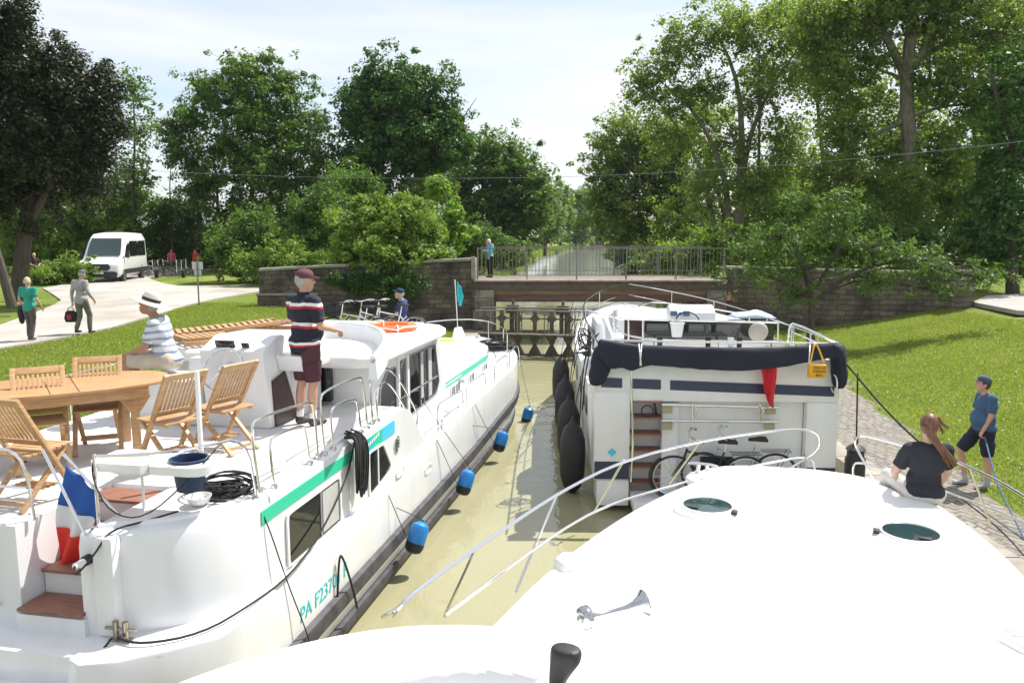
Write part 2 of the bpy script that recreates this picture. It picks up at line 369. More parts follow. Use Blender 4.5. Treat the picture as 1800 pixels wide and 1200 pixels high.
# cobbled quay as a crisp sheet 6 mm over the bank
mb = MB(); ys = np.arange(-5,29,.5); n = 6
for y in ys:
    e = interp(y, [0,10.7,15.4,20,28], [6.95,7.0,7.75,8.55,9.5])+.04*math.sin(y*3.1)+.03*math.sin(y*7.7)
    for k in range(n): mb.v.append((xr(y)+.45+(e-xr(y)-.45)*k/(n-1), y, .41))
for j in range(len(ys)-1):
    for k in range(n-1): a = j*n+k; mb.f.append((a,a+1,a+n+1,a+n)); mb.m.append(0)
struct(mb.build('pavement', M_COBBLE))
mb = MB()
for y in np.arange(-4,28,1.1):
    x0, x1 = xr(y), xr(y+1.08)
    mb.add([(x0-.03,y,-.2),(x0+.45,y,-.2),(x1+.45,y+1.08,-.2),(x1-.03,y+1.08,-.2),(x0-.03,y,.425),(x0+.45,y,.425),(x1+.45,y+1.08,.425),(x1-.03,y+1.08,.425)],
           [(0,1,2,3),(4,5,6,7),(0,1,5,4),(1,2,6,5),(2,3,7,6),(3,0,4,7)])
struct(mb.build('kerb', M_COPE, bevel=.015))
# water
def water_mat():
    m = bpy.data.materials.new('muddy_water'); m.use_nodes = True; n, p = nodes_of(m); l = n.links.new
    p.inputs['Roughness'].default_value = 0.04; p.inputs['IOR'].default_value = 1.33; p.inputs['Specular IOR Level'].default_value = .55
    tc = n.nodes.new('ShaderNodeTexCoord')
    a = n.nodes.new('ShaderNodeTexNoise'); a.inputs['Scale'].default_value = .35; a.inputs['Detail'].default_value = 4; l(tc.outputs['Object'], a.inputs[0])
    r = n.nodes.new('ShaderNodeValToRGB'); r.color_ramp.elements[0].color = (0.26,0.245,0.14,1); r.color_ramp.elements[1].color = (0.34,0.325,0.205,1); l(a.outputs['Fac'], r.inputs[0]); l(r.outputs[0], p.inputs['Base Color'])
    mp = n.nodes.new('ShaderNodeMapping'); mp.inputs['Scale'].default_value = (1,.55,1); mp.inputs['Rotation'].default_value = (0,0,.25); l(tc.outputs['Object'], mp.inputs[0])
    b = n.nodes.new('ShaderNodeTexNoise'); b.inputs['Scale'].default_value = 3.4; b.inputs['Detail'].default_value = 2.5; b.inputs['Distortion'].default_value = 1.4; l(mp.outputs[0], b.inputs[0])
    c = n.nodes.new('ShaderNodeTexNoise'); c.inputs['Scale'].default_value = .9; c.inputs['Detail'].default_value = 2; l(mp.outputs[0], c.inputs[0])
    ad = n.nodes.new('ShaderNodeMath'); ad.operation = 'ADD'; l(b.outputs['Fac'], ad.inputs[0]); l(c.outputs['Fac'], ad.inputs[1])
    bm = n.nodes.new('ShaderNodeBump'); bm.inputs['Strength'].default_value = .38; bm.inputs['Distance'].default_value = .04; l(ad.outputs[0], bm.inputs['Height']); l(bm.outputs[0], p.inputs['Normal'])
    sx = n.nodes.new('ShaderNodeSeparateXYZ'); l(tc.outputs['Object'], sx.inputs[0]); mr = n.nodes.new('ShaderNodeMapRange')   # calmer water beyond the bridge
    mr.inputs['From Min'].default_value = 34; mr.inputs['From Max'].default_value = 60; mr.inputs['To Min'].default_value = .33; mr.inputs['To Max'].default_value = .05; l(sx.outputs['Y'], mr.inputs[0]); l(mr.outputs[0], bm.inputs['Strength']); mr.inputs['To Max'].default_value = .2
    m2 = n.nodes.new('ShaderNodeMapRange'); m2.inputs['From Min'].default_value = 34; m2.inputs['From Max'].default_value = 60; m2.inputs['To Min'].default_value = .04; m2.inputs['To Max'].default_value = .13; l(sx.outputs['Y'], m2.inputs[0]); l(m2.outputs[0], p.inputs['Roughness'])
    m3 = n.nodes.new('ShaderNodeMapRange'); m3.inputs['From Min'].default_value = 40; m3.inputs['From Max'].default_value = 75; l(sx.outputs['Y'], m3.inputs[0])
    m4 = n.nodes.new('ShaderNodeMix'); m4.data_type = 'RGBA'; l(m3.outputs[0], m4.inputs['Factor']); l(r.outputs[0], m4.inputs['A']); m4.inputs['B'].default_value = (.17,.18,.16,1); l(m4.outputs['Result'], p.inputs['Base Color'])  # greyer base colour far along the canal stands in for reflected sky
    return m
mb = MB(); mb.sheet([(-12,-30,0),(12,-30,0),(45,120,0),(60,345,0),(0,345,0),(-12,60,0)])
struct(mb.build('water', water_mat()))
# road on the left, lying on the level bank (z = 1.5)
def flat(name, pts, z, m, kind=True):
    mb = MB(); mb.prism([(p[0], p[1]) for p in pts], z-.15, z)
    o = mb.build(name, m); struct(o); return o
nearL = [(0,615),(60,606),(130,592),(200,577),(267,557),(333,537),(400,523),(462,513)]
farL = [(462,503),(400,504),(313,504),(285,499),(262,491),(300,482),(350,478),(420,470),(400,463),(300,470),(235,474),(140,497),(75,508),(95,520),(108,530),(90,540),(45,558),(0,574)]
rp = [atZ(x, y, 1.5) for x, y in nearL]; rp = [Vector((-13.2,5,0)), Vector((-12.9,14,0))]+rp+[Vector((-9.8,45,0))]
fp = [atZ(x, y, 1.5) for x, y in farL]; fp = fp+[fp[-1]+Vector((-1.6,-7,0)), fp[-1]+Vector((-2,-18,0))]
flat('road', rp+fp, 1.56, M_ROAD)
flat('path', [(17.2,27),(21,24),(40,24),(60,40),(60,52),(20,33.5),(17.6,30.4)], 1.70, M_PATH)

# ---------------------------------------------------------------- walls and bridge
def wall(name, p, q, z0, zt0, zt1, th, label, m=M_STONE, cope=True):
    t = thing(name, label, 'wall', (p[0], p[1], 0))
    d = Vector((q[0]-p[0], q[1]-p[1], 0)); L_ = d.length; d.normalize(); nn = Vector((-d.y, d.x, 0))
    mb = MB(); o = Vector((0,0,0))
    def P(a, b, z): return o+d*a+nn*b+Vector((0,0,z))
    N = 10; rng = random.Random(3)
    rings = []
    for i in range(N+1):
        a = L_*i/N; zt = zt0+(zt1-zt0)*i/N; j = rng.uniform(-.015,.015)
        rings.append([P(a,-.0+j,z0), P(a,th,z0), P(a,th,zt), P(a,j,zt)])
    mb.loft(rings); mb.build('stonework', m, t)
    if cope:
        mc = MB(); k = int(L_/.8)
        for i in range(k):
            a0, a1 = L_*i/k+.008, L_*(i+1)/k-.008; za, zb = zt0+(zt1-zt0)*i/k, zt0+(zt1-zt0)*(i+1)/k; e = rng.uniform(-.012,.012)
            mc.add([P(a0,-.05,za+.003),P(a1,-.05,zb+.003),P(a1,th+.05,zb+.003),P(a0,th+.05,za+.003),P(a0,-.05,za+.1+e),P(a1,-.05,zb+.1+e),P(a1,th+.05,zb+.1+e),P(a0,th+.05,za+.1+e)],
                   [(0,1,2,3),(4,5,6,7),(0,1,5,4),(1,2,6,5),(2,3,7,6),(3,0,4,7)])
        mc.build('coping', M_COPE, t, bevel=.012)
    return t
wl = wall('stone_wall', (-9.75,30.7), (-1.5,31.9), -.8, 2.86, 3.22, .5, 'long weathered stone wall left of the bridge under the overhanging bush')
mb = MB(); mb.box2(-.06,2.2,-.14,-.003,-.5,1.92); mb.xf(Matrix.Rotation(math.atan2(1.2,8.25),4,'Z')); mb.build('footing', M_STONE, wl)
mb = MB(); mb.box2(-.10,2.24,-.19,-.003,1.923,2.0); mb.xf(Matrix.Rotation(math.atan2(1.2,8.25),4,'Z')); mb.build('ledge', M_COPE, wl, bevel=.01)
wr = wall('stone_wall', (8.6,32.0), (17.1,30.6), -.8, 2.90, 2.72, .5, 'weathered stone wall right of the bridge behind the small leafy tree')
mb = MB(); mb.box((8.55,-1.40,1.0),(.85,.8,3.6)); mb.build('end_pier', M_STONE, wr, bevel=.02)
mb = MB(); mb.box((8.55,-1.40,2.853),(1.0,.95,.10)); mb.build('pier_cap', M_COPE, wr, bevel=.02)

br = thing('bridge', 'low road bridge on rusty girders across the lock mouth with a thin iron railing', 'bridge', (3.3,34,0))
ox, oy = 3.3, 34
def bpart(name, m, fn, **k):
    mb = MB(); fn(mb); return mb.build(name, m, br, off=(ox,oy,0), **k)
bpart('deck', mat('brown_deck',(.20,.16,.13),.9,var=.2,vscale=2,bump=.3), lambda b: b.box2(-1.5,8.6,32.1,36.4,2.08,2.38), bevel=.01)
def cope(b):
    for i in range(8): b.box2(-1.55+i*1.27, -1.55+(i+1)*1.27-.01, 31.75,32.25,2.383,2.45)
bpart('coping', M_COPE, cope, bevel=.012)
bpart('edge_beam', M_DARKM, lambda b: b.box2(-1.5,8.6,31.9,32.09,2.05,2.38), bevel=.01)
def gird(b):
    b.box2(-.72,7.8,32.0,32.03,1.60,2.045); b.box2(-.72,7.8,31.93,32.15,1.57,1.597)
bpart('girder', M_RUST, gird)
bpart('upper_girder', M_RUSTB, lambda b: (b.box2(-.72,7.8,31.95,31.997,1.86,2.045), [b.box2(x,x+.04,31.92,31.947,1.6,2.04) for x in (1.1,3.2,5.3)]))
bpart('far_girder', M_RUST, lambda b: b.box2(-.72,7.8,36.0,36.1,1.6,2.07))
bpart('abutment', M_STONEL, lambda b: (b.box2(-1.5,-.72,31.7,36.5,-1.2,2.05), b.box2(-2.0,-1.52,31.9,36.4,-1.2,3.2)), bevel=.02)
bpart('abutment', M_STONEL, lambda b: (b.box2(7.8,8.6,31.8,36.5,-1.2,2.05)), bevel=.02)
bpart('end_pillar', M_COPE, lambda b: b.box2(-1.62,-1.46,31.72,31.9,2.483,3.38), bevel=.01)
def railing(y, zt=3.72):
    b = MB(); b.box2(-1.4,8.6,y-.025,y+.025,zt-.035,zt); b.box2(-1.4,8.6,y-.015,y+.015,2.62,2.645)
    h = b.build('handrail', M_RAILM, br, off=(ox,oy,0))
    b = MB(); x = -1.35
    while x < 8.6: b.cyl((x,y,2.6),(x,y,zt-.02),.0085,n=5); x += .152
    b.build('balusters', M_RAILM, br, off=(ox,oy,0))
    for x in (-1.38,.6,2.6,4.6,6.6,8.5):
        b = MB(); b.box2(x-.022,x+.022,y-.022,y+.022,2.4,zt+.01); b.tube([(x,y,3.5),(x,y+.3 if y<34 else y-.3,2.45)],.012,6); b.build('post', M_RAILM, br, off=(ox,oy,0))
railing(32.1); railing(36.1)
sg = thing('warning_plate', 'small red plate with white lettering on the wall beside the bridge', 'sign', tuple(atY(1277,523,31.9)))
sg.location.y = 31.86
mb = MB(); mb.box((0,0,0),(.46,.02,.26)); mb.build('plate', mat('red_enamel',(0.42,0.02,0.03),.4), sg, bevel=.004)
for k, t_ in enumerate(('ACCES','INTERDIT')):
    text_mb(t_, .1, Matrix.Translation((0,-.014,.055-.11*k)) @ Matrix.Rotation(PI/2,4,'X'), 'lettering', M_WHITE, sg)

# lock gate leaf
gt = thing('lock_gate', 'old iron lock gate leaf with walkway and handrails under the bridge', 'lock gate', (-.95,28.3,0), -math.atan2(1.0,4.6))
mb = MB()
for i in range(8):
    x = .0+i*.6; mb.box((x,0,.75),(.13,.1,1.7)); 
    for s in (-1,1):
        mb.add([(x+s*.065,-.04,1.2),(x+s*.2,-.04,1.32),(x+s*.065,-.04,1.44),(x+s*.065,.04,1.2),(x+s*.2,.04,1.32),(x+s*.065,.04,1.44)],[(0,1,2),(3,5,4),(0,1,4,3),(1,2,5,4)])
        mb.add([(x+s*.065,-.04,.42),(x+s*.24,-.04,.78),(x+s*.065,-.04,.78),(x+s*.065,.04,.42),(x+s*.24,.04,.78),(x+s*.065,.04,.78)],[(0,1,2),(3,5,4),(0,1,4,3)])
        mb.add([(x+s*.065,-.04,.38),(x+s*.24,-.04,.06),(x+s*.065,-.04,.06),(x+s*.065,.04,.38),(x+s*.24,.04,.06),(x+s*.065,.04,.06)],[(0,1,2),(3,5,4),(0,1,4,3)])
mb.box((2.2,0,.02),(4.6,.12,.12)); mb.box((2.2,0,.75),(4.6,.14,.1)); mb.tube([(-.1,0,1.32),(4.4,0,1.32)],.03,6)
mb.build('frame', M_GATE, gt)
mb = MB(); [mb.box((2.2,-.3-.16*k,.82),(4.6,.145,.05)) for k in range(3)]; mb.build('walkway', M_GATE, gt, bevel=.005)
for yy, dz in ((-.62,0),(.12,.03)):
    mb = MB(); mb.tube([(-.25,yy,1.3),(-.25,yy,1.56+dz),(-.1,yy,1.66+dz),(4.4,yy,1.66+dz)],.026,8,smooth_path=1)
    for i in range(5): mb.cyl((.35+i*.95,yy,.82),(.35+i*.95,yy,1.65+dz),.02,n=6)
    mb.build('handrail', M_RUSTW, gt)
for x in (.9,2.7):
    mb = MB(); mb.box((x,.3,1.1),(.14,.14,.9)); mb.box((x+.16,.3,1.1),(.10,.12,.9)); mb.box((x+.05,.28,1.62),(.42,.22,.3)); mb.ell((x-.1,.26,1.6),.14); mb.cyl((x+.05,.3,1.75),(x+.05,.3,1.95),.05)
    mb.build('rack_gear', M_GATE, gt, bevel=.01)
# overhead cable
cb = MB(); A = atY(150,292,52); B_ = atY(945,312,40); C_ = atY(1820,246,30)
def par(a, b, sag): return [a.lerp(b, t/14)-Vector((0,0,sag*4*(t/14)*(1-t/14))) for t in range(15)]
cb.tube(par(A,B_,.3)+par(B_,C_,.25)[1:], .009, 5)
tag(cb.build('overhead_cable', M_GREY), 'thin overhead cable strung between the trees above the bridge', 'cable')
# ---------------------------------------------------------------- trees
def leaf_mat(name, c1, c2, trans=0.35, rough=.5, k=1.45):
    c1 = tuple(v*k for v in c1); c2 = tuple(v*k for v in c2)
    m = bpy.data.materials.new(name); m.use_nodes = True; n = m.node_tree; p = n.nodes['Principled BSDF']; l = n.links.new
    g = n.nodes.new('ShaderNodeNewGeometry'); r = n.nodes.new('ShaderNodeValToRGB')
    r.color_ramp.elements[0].color = (*c1,1); r.color_ramp.elements[1].color = (*c2,1); l(g.outputs['Random Per Island'], r.inputs[0])
    l(r.outputs[0], p.inputs['Base Color']); p.inputs['Roughness'].default_value = rough; p.inputs['Specular IOR Level'].default_value = .35
    t = n.nodes.new('ShaderNodeBsdfTranslucent'); h = n.nodes.new('ShaderNodeMix'); h.data_type = 'RGBA'; h.blend_type = 'MULTIPLY'; h.inputs['Factor'].default_value = 1
    h.inputs['B'].default_value = (1.3,1.35,.5,1); l(r.outputs[0], h.inputs['A']); l(h.outputs['Result'], t.inputs[0])
    x = n.nodes.new('ShaderNodeMixShader'); x.inputs[0].default_value = trans; l(p.outputs[0], x.inputs[1]); l(t.outputs[0], x.inputs[2])
    o = n.nodes['Material Output']; l(x.outputs[0], o.inputs[0]); return m
LM = dict(
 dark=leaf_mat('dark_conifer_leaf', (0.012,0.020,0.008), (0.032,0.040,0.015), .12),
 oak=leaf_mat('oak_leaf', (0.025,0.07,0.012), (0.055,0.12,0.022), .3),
 mid=leaf_mat('mid_leaf', (0.04,0.085,0.015), (0.095,0.16,0.03), .4),
 light=leaf_mat('light_leaf', (0.07,0.125,0.02), (0.15,0.215,0.04), .45),
 plane=leaf_mat('plane_leaf', (0.075,0.125,0.026), (0.17,0.215,0.06), .55),
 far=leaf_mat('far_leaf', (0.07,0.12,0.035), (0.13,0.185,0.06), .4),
 bright=leaf_mat('bright_leaf', (0.09,0.17,0.02), (0.17,0.27,0.04), .45),
)
M_BARK = mat('bark', (0.10,0.08,0.06), .9, col2=(0.045,0.036,0.028), vscale=5, stretch=(3,3,.6), bump=.8, bscale=9)
M_BARKP = mat('pale_bark', (0.22,0.20,0.14), .85, col2=(0.10,0.09,0.065), vscale=3.5, stretch=(1.5,1.5,.7), bump=.4, bscale=8)
def leaves(clumps, per, lsz, rng, flat=.75, droop=0.0, aspect=.62):
    """clumps: array (n,4) x y z r -> leaf quads"""
    C = np.repeat(clumps, per, axis=0); N = len(C)
    d = rng.normal(size=(N,3)); d /= np.linalg.norm(d,axis=1)[:,None]+1e-9
    rad = rng.random(N)**.42
    P = C[:,:3]+d*(C[:,3]*rad)[:,None]*np.array([1,1,flat])
    nrm = d*.55+np.array([0,0,.75])+rng.normal(size=(N,3))*.55; nrm /= np.linalg.norm(nrm,axis=1)[:,None]
    t = rng.normal(size=(N,3)); t[:,2] -= droop*2.0; t -= nrm*np.sum(t*nrm,axis=1)[:,None]; t /= np.linalg.norm(t,axis=1)[:,None]+1e-9
    b = np.cross(nrm,t); s = lsz*(.45+1.05*rng.random(N)**1.3)[:,None]
    V = np.empty((N,4,3)); V[:,0] = P-t*s; V[:,1] = P+b*s*aspect-nrm*s*.12; V[:,2] = P+t*s; V[:,3] = P-b*s*aspect-nrm*s*.12
    return V.reshape(-1,3)
def leafmesh(name, V, m, parent, off):
    n = len(V)//4; me = bpy.data.meshes.new(name); V = V-np.array(off)
    me.vertices.add(len(V)); me.vertices.foreach_set('co', V.astype(np.float32).ravel())
    me.loops.add(n*4); me.loops.foreach_set('vertex_index', np.arange(n*4, dtype=np.int32))
    me.polygons.add(n); me.polygons.foreach_set('loop_start', np.arange(0,n*4,4, dtype=np.int32)); me.polygons.foreach_set('loop_total', np.full(n,4,dtype=np.int32))
    me.update(); me.materials.append(m); o = bpy.data.objects.new(name, me); COL.objects.link(o); o.parent = parent; return o
def tree(name, label, blobs, trunks, kind='mid', cat='tree', lsz=.12, per=26, cr=.75, dens=1.0, seed=1, group=None, bark=None, flat=.75, droop=0, shell=.5, twigs=True, limb=True, aspect=.62, cpart='crown', rough=.75):
    """blobs: (x,y,z,rx,ry,rz); trunks: list of (points, r0, r1)"""
    rng = np.random.default_rng(seed); base = Vector(trunks[0][0][0]) if trunks else Vector((blobs[0][0],blobs[0][1],blobs[0][2]-blobs[0][5]))
    t = thing(name, label, cat, tuple(base), group=group)
    cl = []; centres = []
    for (x,y,z,rx,ry,rz) in blobs:
        vol = rx*ry*rz; n = max(10, int(dens*15*vol**.72/(cr**1.5)))
        d = rng.normal(size=(n,3)); d /= np.linalg.norm(d,axis=1)[:,None]
        rad = shell+(1-shell)*rng.random(n)**.6; rad *= 1+.14*rng.normal(size=n); rad *= np.array([1+rough*mnoise.noise(Vector((v[0]*1.9+x, v[1]*1.9+y, v[2]*1.9+z))) for v in d])
        p = np.array([x,y,z])+d*rad[:,None]*np.array([rx,ry,rz]); c = np.column_stack([p, cr*(.35+.85*rng.random(n)**1.3)]); cl.append(c); centres.append(c)
    if cl: C = np.concatenate(cl)
    if cl: leafmesh(cpart, leaves(C, int(per*1.15), lsz*.86, rng, flat, droop, aspect), LM[kind], t, base)
    mb = MB()
    for pts, r0, r1 in trunks:
        P = [Vector(p) for p in pts]; k = len(P)
        mb.tube(P, [r0+(r1-r0)*i/(k-1) for i in range(k)], 9, smooth_path=1)
    allp = [(Vector(p), r0+(r1-r0)*i/(max(1,len(pts)-1))) for pts,r0,r1 in trunks for i,p in enumerate(pts)]
    fine = []
    for pts, r0, r1 in trunks:
        for i in range(len(pts)-1):
            for q in range(5): fine.append((Vector(pts[i]).lerp(Vector(pts[i+1]), q/5), r0+(r1-r0)*(i+q/5)/(len(pts)-1)))
        fine.append((Vector(pts[-1]), r1))
    if limb and trunks:
        for bi, (x,y,z,rx,ry,rz) in enumerate(blobs):
            c = Vector((x,y,z)); cand = [f for f in fine if f[0].z < c.z-.15*rz] or fine
            a = min(cand, key=lambda f: (f[0]-c).length+.3*abs(c.z-f[0].z)); r = min(a[1]*.6, .03+.035*max(rx,rz))
            mid = a[0].lerp(c, .5)+Vector((rng.normal()*.3, rng.normal()*.3, .12*(c-a[0]).length))
            mb.tube([a[0], mid, c], [r, r*.75, r*.45], 6, smooth_path=1)
            if twigs:
                cc = centres[bi]; sel = cc[rng.permutation(len(cc))[:min(len(cc), 26)]]
                for q in sel:
                    e = Vector(q[:3]); st = c.lerp(mid, rng.random()*.6); m2 = st.lerp(e,.5)+Vector((rng.normal()*.12,rng.normal()*.12,.1*(e-st).length))
                    mb.tube([st,m2,e], [r*.4, r*.25, .008], 4)
    if mb.f: mb.build('trunk', bark or M_BARK, t, off=base)
    return t
def PB(Y, *e, dep=1.0):      # ellipses traced in photo pixels at depth Y: (px, py, rx, ry[, dY])
    out = []
    for q in e:
        px, py, rx, ry = q[:4]; dy = q[4] if len(q) > 4 else 0
        c = atY(px, py, Y+dy); s = (Y+dy)/1400*1.0; out.append((c.x, c.y, c.z, rx*s, max(rx,ry)*s*dep, ry*s))
    return out
def TP(Y, *pts, dys=None): return [tuple(atY(p[0], p[1], Y+(p[2] if len(p) > 2 else 0))) for p in pts]

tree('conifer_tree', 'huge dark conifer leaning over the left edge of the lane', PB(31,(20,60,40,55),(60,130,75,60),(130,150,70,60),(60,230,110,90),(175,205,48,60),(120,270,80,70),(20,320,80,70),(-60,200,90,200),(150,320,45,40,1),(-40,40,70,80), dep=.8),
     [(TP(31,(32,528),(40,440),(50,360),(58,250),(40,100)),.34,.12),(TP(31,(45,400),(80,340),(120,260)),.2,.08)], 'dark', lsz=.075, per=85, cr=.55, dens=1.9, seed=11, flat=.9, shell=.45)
tree('leaning_trunk', 'leaning bare brown trunk at the left edge of the photo', [], [(TP(27,(22,540),(8,490),(-10,430),(-40,330)),.17,.12)], cat='tree', limb=False)
tree('shrub', 'tall bright green shrub behind the couple beside the van', PB(55,(95,420,60,60),(150,370,65,55),(205,345,40,45,2),(105,360,50,40)), [(TP(55,(110,482),(120,430),(140,380)),.1,.04)], 'light', lsz=.11, per=46, cr=.7, dens=1.5, seed=12, cat='shrub')
tree('slender_tree', 'slender sparse tree rising right of the dark conifer', PB(56,(235,165,28,40),(250,230,28,45),(225,290,38,35),(255,310,25,25),(225,140,20,18)), [(TP(56,(235,480),(232,350),(238,240),(232,140)),.13,.03)], 'mid', lsz=.13, per=15, cr=.6, dens=.75, seed=13, shell=.2)
tree('understory_tree', 'dark leafy understory tree above the parked van', PB(62,(200,400,50,45),(255,385,50,50),(220,330,35,30)), [(TP(62,(215,480),(222,400),(235,340)),.12,.04)], 'mid', lsz=.15, per=28, cr=.8, dens=1.2, seed=14)
tree('slender_tree', 'thin twin stemmed tree above the cyclists in the shade', PB(60,(300,240,22,30),(330,215,30,40),(320,280,32,30),(350,330,40,30),(295,370,35,25)), [(TP(60,(305,470),(302,400),(298,340),(300,290)),.10,.02),(TP(60,(345,470),(350,350),(345,230)),.12,.03)], 'mid', lsz=.12, per=30, cr=.65, dens=1.5, seed=15, shell=.2)
tree('broadleaf_tree', 'tall light green tree with feathery top left of the oak', PB(60,(420,130,45,35),(385,175,50,40),(460,160,50,45),(510,150,35,30),(440,230,80,60),(530,225,50,60),(390,290,60,55),(480,310,80,70),(560,300,45,60),(410,380,60,50),(500,400,75,55),(470,110,20,20),(355,160,22,25)),
     [(TP(60,(437,485),(440,380),(448,270),(430,150)),.28,.06),(TP(60,(460,485),(468,380),(490,260),(505,170)),.24,.06),(TP(60,(380,480),(385,380),(375,260)),.16,.05)], 'mid', lsz=.13, per=34, cr=.72, dens=1.15, seed=16, shell=.35, rough=1.1)
tree('oak_tree', 'broad dark green oak standing above the bush by the bridge', PB(60,(655,150,35,35),(720,175,55,45),(640,200,45,50),(780,205,40,45),(690,235,80,50),(790,250,45,35),(640,285,45,35),(740,285,60,35),(700,160,40,40),(660,325,35,25)),
     [(TP(60,(660,460),(655,380),(660,310),(690,230),(700,170)),.6,.15),(TP(60,(658,330),(740,270),(800,240)),.3,.08),(TP(60,(658,330),(630,260),(625,210)),.28,.08),(TP(60,(790,260),(815,205),(838,172)),.07,.015),(TP(60,(812,212),(830,200),(845,198)),.03,.01),(TP(60,(640,190),(630,165),(618,140)),.05,.01)], 'oak', lsz=.15, per=50, cr=.85, dens=1.7, seed=17, shell=.45, rough=1.3)
tree('flowering_bush', 'rounded bright bush hanging over the stone wall', PB(33.5,(690,395,80,45),(640,420,45,45),(740,430,45,45),(690,450,85,40,-1),(660,370,35,25),(725,365,28,20),(620,455,25,25,-1),(760,465,22,22,-1)), [(TP(33.5,(690,500),(695,440),(700,400)),.12,.05)], 'light', lsz=.085, per=60, cr=.42, dens=1.5, seed=18, cat='bush', shell=.55)
tree('pale_tree', 'pale yellow green young tree just right of the bush', PB(44,(795,385,25,28),(785,420,30,30),(770,330,22,18,3)), [(TP(44,(795,470),(795,400),(790,370)),.1,.04)], 'bright', lsz=.13, per=40, cr=.5, dens=1.6, seed=19)
tree('round_tree', 'rounded tree with dense crown leaning toward the canal', PB(80,(860,290,50,45),(905,300,40,50),(825,280,38,35),(900,370,50,50),(840,370,50,50),(940,350,30,60),(870,430,60,30),(800,340,35,40)), [(TP(80,(905,470),(895,380),(870,290)),.5,.15),(TP(80,(850,470),(845,380),(850,300)),.4,.1)], 'mid', lsz=.2, per=44, cr=1.1, dens=1.3, seed=20, rough=1.1)
tree('slim_tree', 'narrow upright tree on the far towpath', PB(120,(960,350,22,35),(965,400,22,30),(955,325,14,15)), [(TP(120,(958,450),(960,400),(960,330)),.3,.08)], 'far', lsz=.3, per=30, cr=1.2, dens=1.1, seed=21)
for i, (px, py, rx, ry, Y) in enumerate([(985,375,18,50,170),(1012,385,22,55,220),(1040,375,25,55,290),(1060,385,22,50,300),(1000,405,22,25,250),(1030,410,30,22,320),(1085,400,30,40,260)]):
    nm = ['first tall poplar like tree along the distant left bank','pale tree with visible trunk in the distance','hazy distant tree at the bend of the canal','dark distant tree right of the canal bend','low bushy tree on the far left bank','lowest row tree closing the canal vista','tree beside the far right bank under the big crown'][i]
    tree('distant_tree', nm, PB(Y,(px,py-ry*.2,rx,ry*.7),(px+rx*.3,py+ry*.3,rx*.9,ry*.45)), [(TP(Y,(px,432),(px,py),(px,py-ry*.5)),.35,.1)], 'far', lsz=.5, per=26, cr=2.0, dens=1.0, seed=30+i, group='distant trees at the canal bend')
tree('dense_tree', 'dense rounded tree over the right bank of the far canal', PB(72,(1110,240,50,45),(1075,290,50,55),(1150,270,60,60),(1060,360,40,50),(1120,350,70,60),(1190,330,50,70),(1200,240,45,50),(1110,410,50,30),(1230,390,45,45)), [(TP(72,(1165,470),(1160,380),(1140,280)),.5,.15),(TP(72,(1215,470),(1200,380),(1195,280)),.4,.12)], 'plane', lsz=.17, per=40, cr=.95, dens=.9, seed=41, shell=.3, rough=1.0)
tree('plane_tree', 'tall multi stemmed plane tree with pale open branches right of the bridge', PB(50,(1140,130,45,40),(1200,80,55,50),(1270,50,60,50),(1340,60,60,55),(1400,110,50,60),(1120,160,30,25),(1180,180,55,40),(1240,160,50,45),(1330,170,50,40),(1290,250,50,35),(1180,250,50,35),(1370,240,50,45),(1420,30,50,50),(1250,330,50,40),(1340,330,60,50)),
     [(TP(50,(1282,480),(1282,380),(1270,290),(1225,200),(1170,150)),.26,.05),(TP(50,(1295,480),(1300,350),(1305,200),(1290,120),(1255,50)),.30,.05),(TP(50,(1300,400),(1310,260),(1350,160),(1400,90)),.22,.05),(TP(50,(1262,420),(1235,300),(1200,235),(1150,170)),.15,.04),(TP(50,(1330,420),(1335,250),(1335,100)),.13,.04),(TP(50,(1240,470),(1235,380),(1220,320)),.09,.04)], 'plane', bark=M_BARKP, lsz=.115, per=28, cr=.75, dens=1.15, seed=42, shell=.3)
tree('giant_plane_tree', 'giant plane tree with thick mottled trunk filling the upper right', PB(42,(1480,40,70,60),(1570,20,80,60),(1680,30,80,70),(1770,70,60,80),(1460,130,50,60),(1530,110,40,40),(1650,150,60,50),(1740,190,70,60),(1490,220,50,50),(1560,260,50,40,2),(1650,270,60,50),(1460,310,60,50),(1560,340,60,50),(1670,350,70,60),(1600,330,40,50,-3),(1590,420,50,40,-3),(1430,60,40,50),(1620,-50,150,50)),
     [(TP(42,(1605,520),(1603,400),(1600,280),(1592,160),(1600,60),(1620,-60)),.52,.22),(TP(42,(1600,150),(1565,80),(1540,30),(1500,-40)),.26,.1),(TP(42,(1605,120),(1640,60),(1660,-30)),.22,.08),(TP(42,(1640,90),(1700,55),(1770,60),(1830,80)),.13,.06),(TP(42,(1595,210),(1530,240),(1460,260)),.13,.05)], 'plane', bark=M_BARKP, lsz=.115, per=38, cr=.75, dens=1.35, seed=43, shell=.3)
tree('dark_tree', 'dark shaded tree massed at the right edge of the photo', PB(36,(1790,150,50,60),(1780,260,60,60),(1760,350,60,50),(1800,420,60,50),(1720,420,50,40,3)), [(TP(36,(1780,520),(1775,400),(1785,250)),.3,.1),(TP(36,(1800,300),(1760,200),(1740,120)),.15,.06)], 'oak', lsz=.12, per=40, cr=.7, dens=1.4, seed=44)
tree('understory_bush', 'mid green bush between the bridge railing and the small tree', PB(40,(1200,450,55,30),(1160,465,35,22),(1250,440,40,30),(1300,430,50,40,3),(1220,420,30,20,3)), [(TP(40,(1200,495),(1210,450)),.06,.03)], 'light', lsz=.11, per=40, cr=.5, dens=1.3, seed=45, cat='bush')
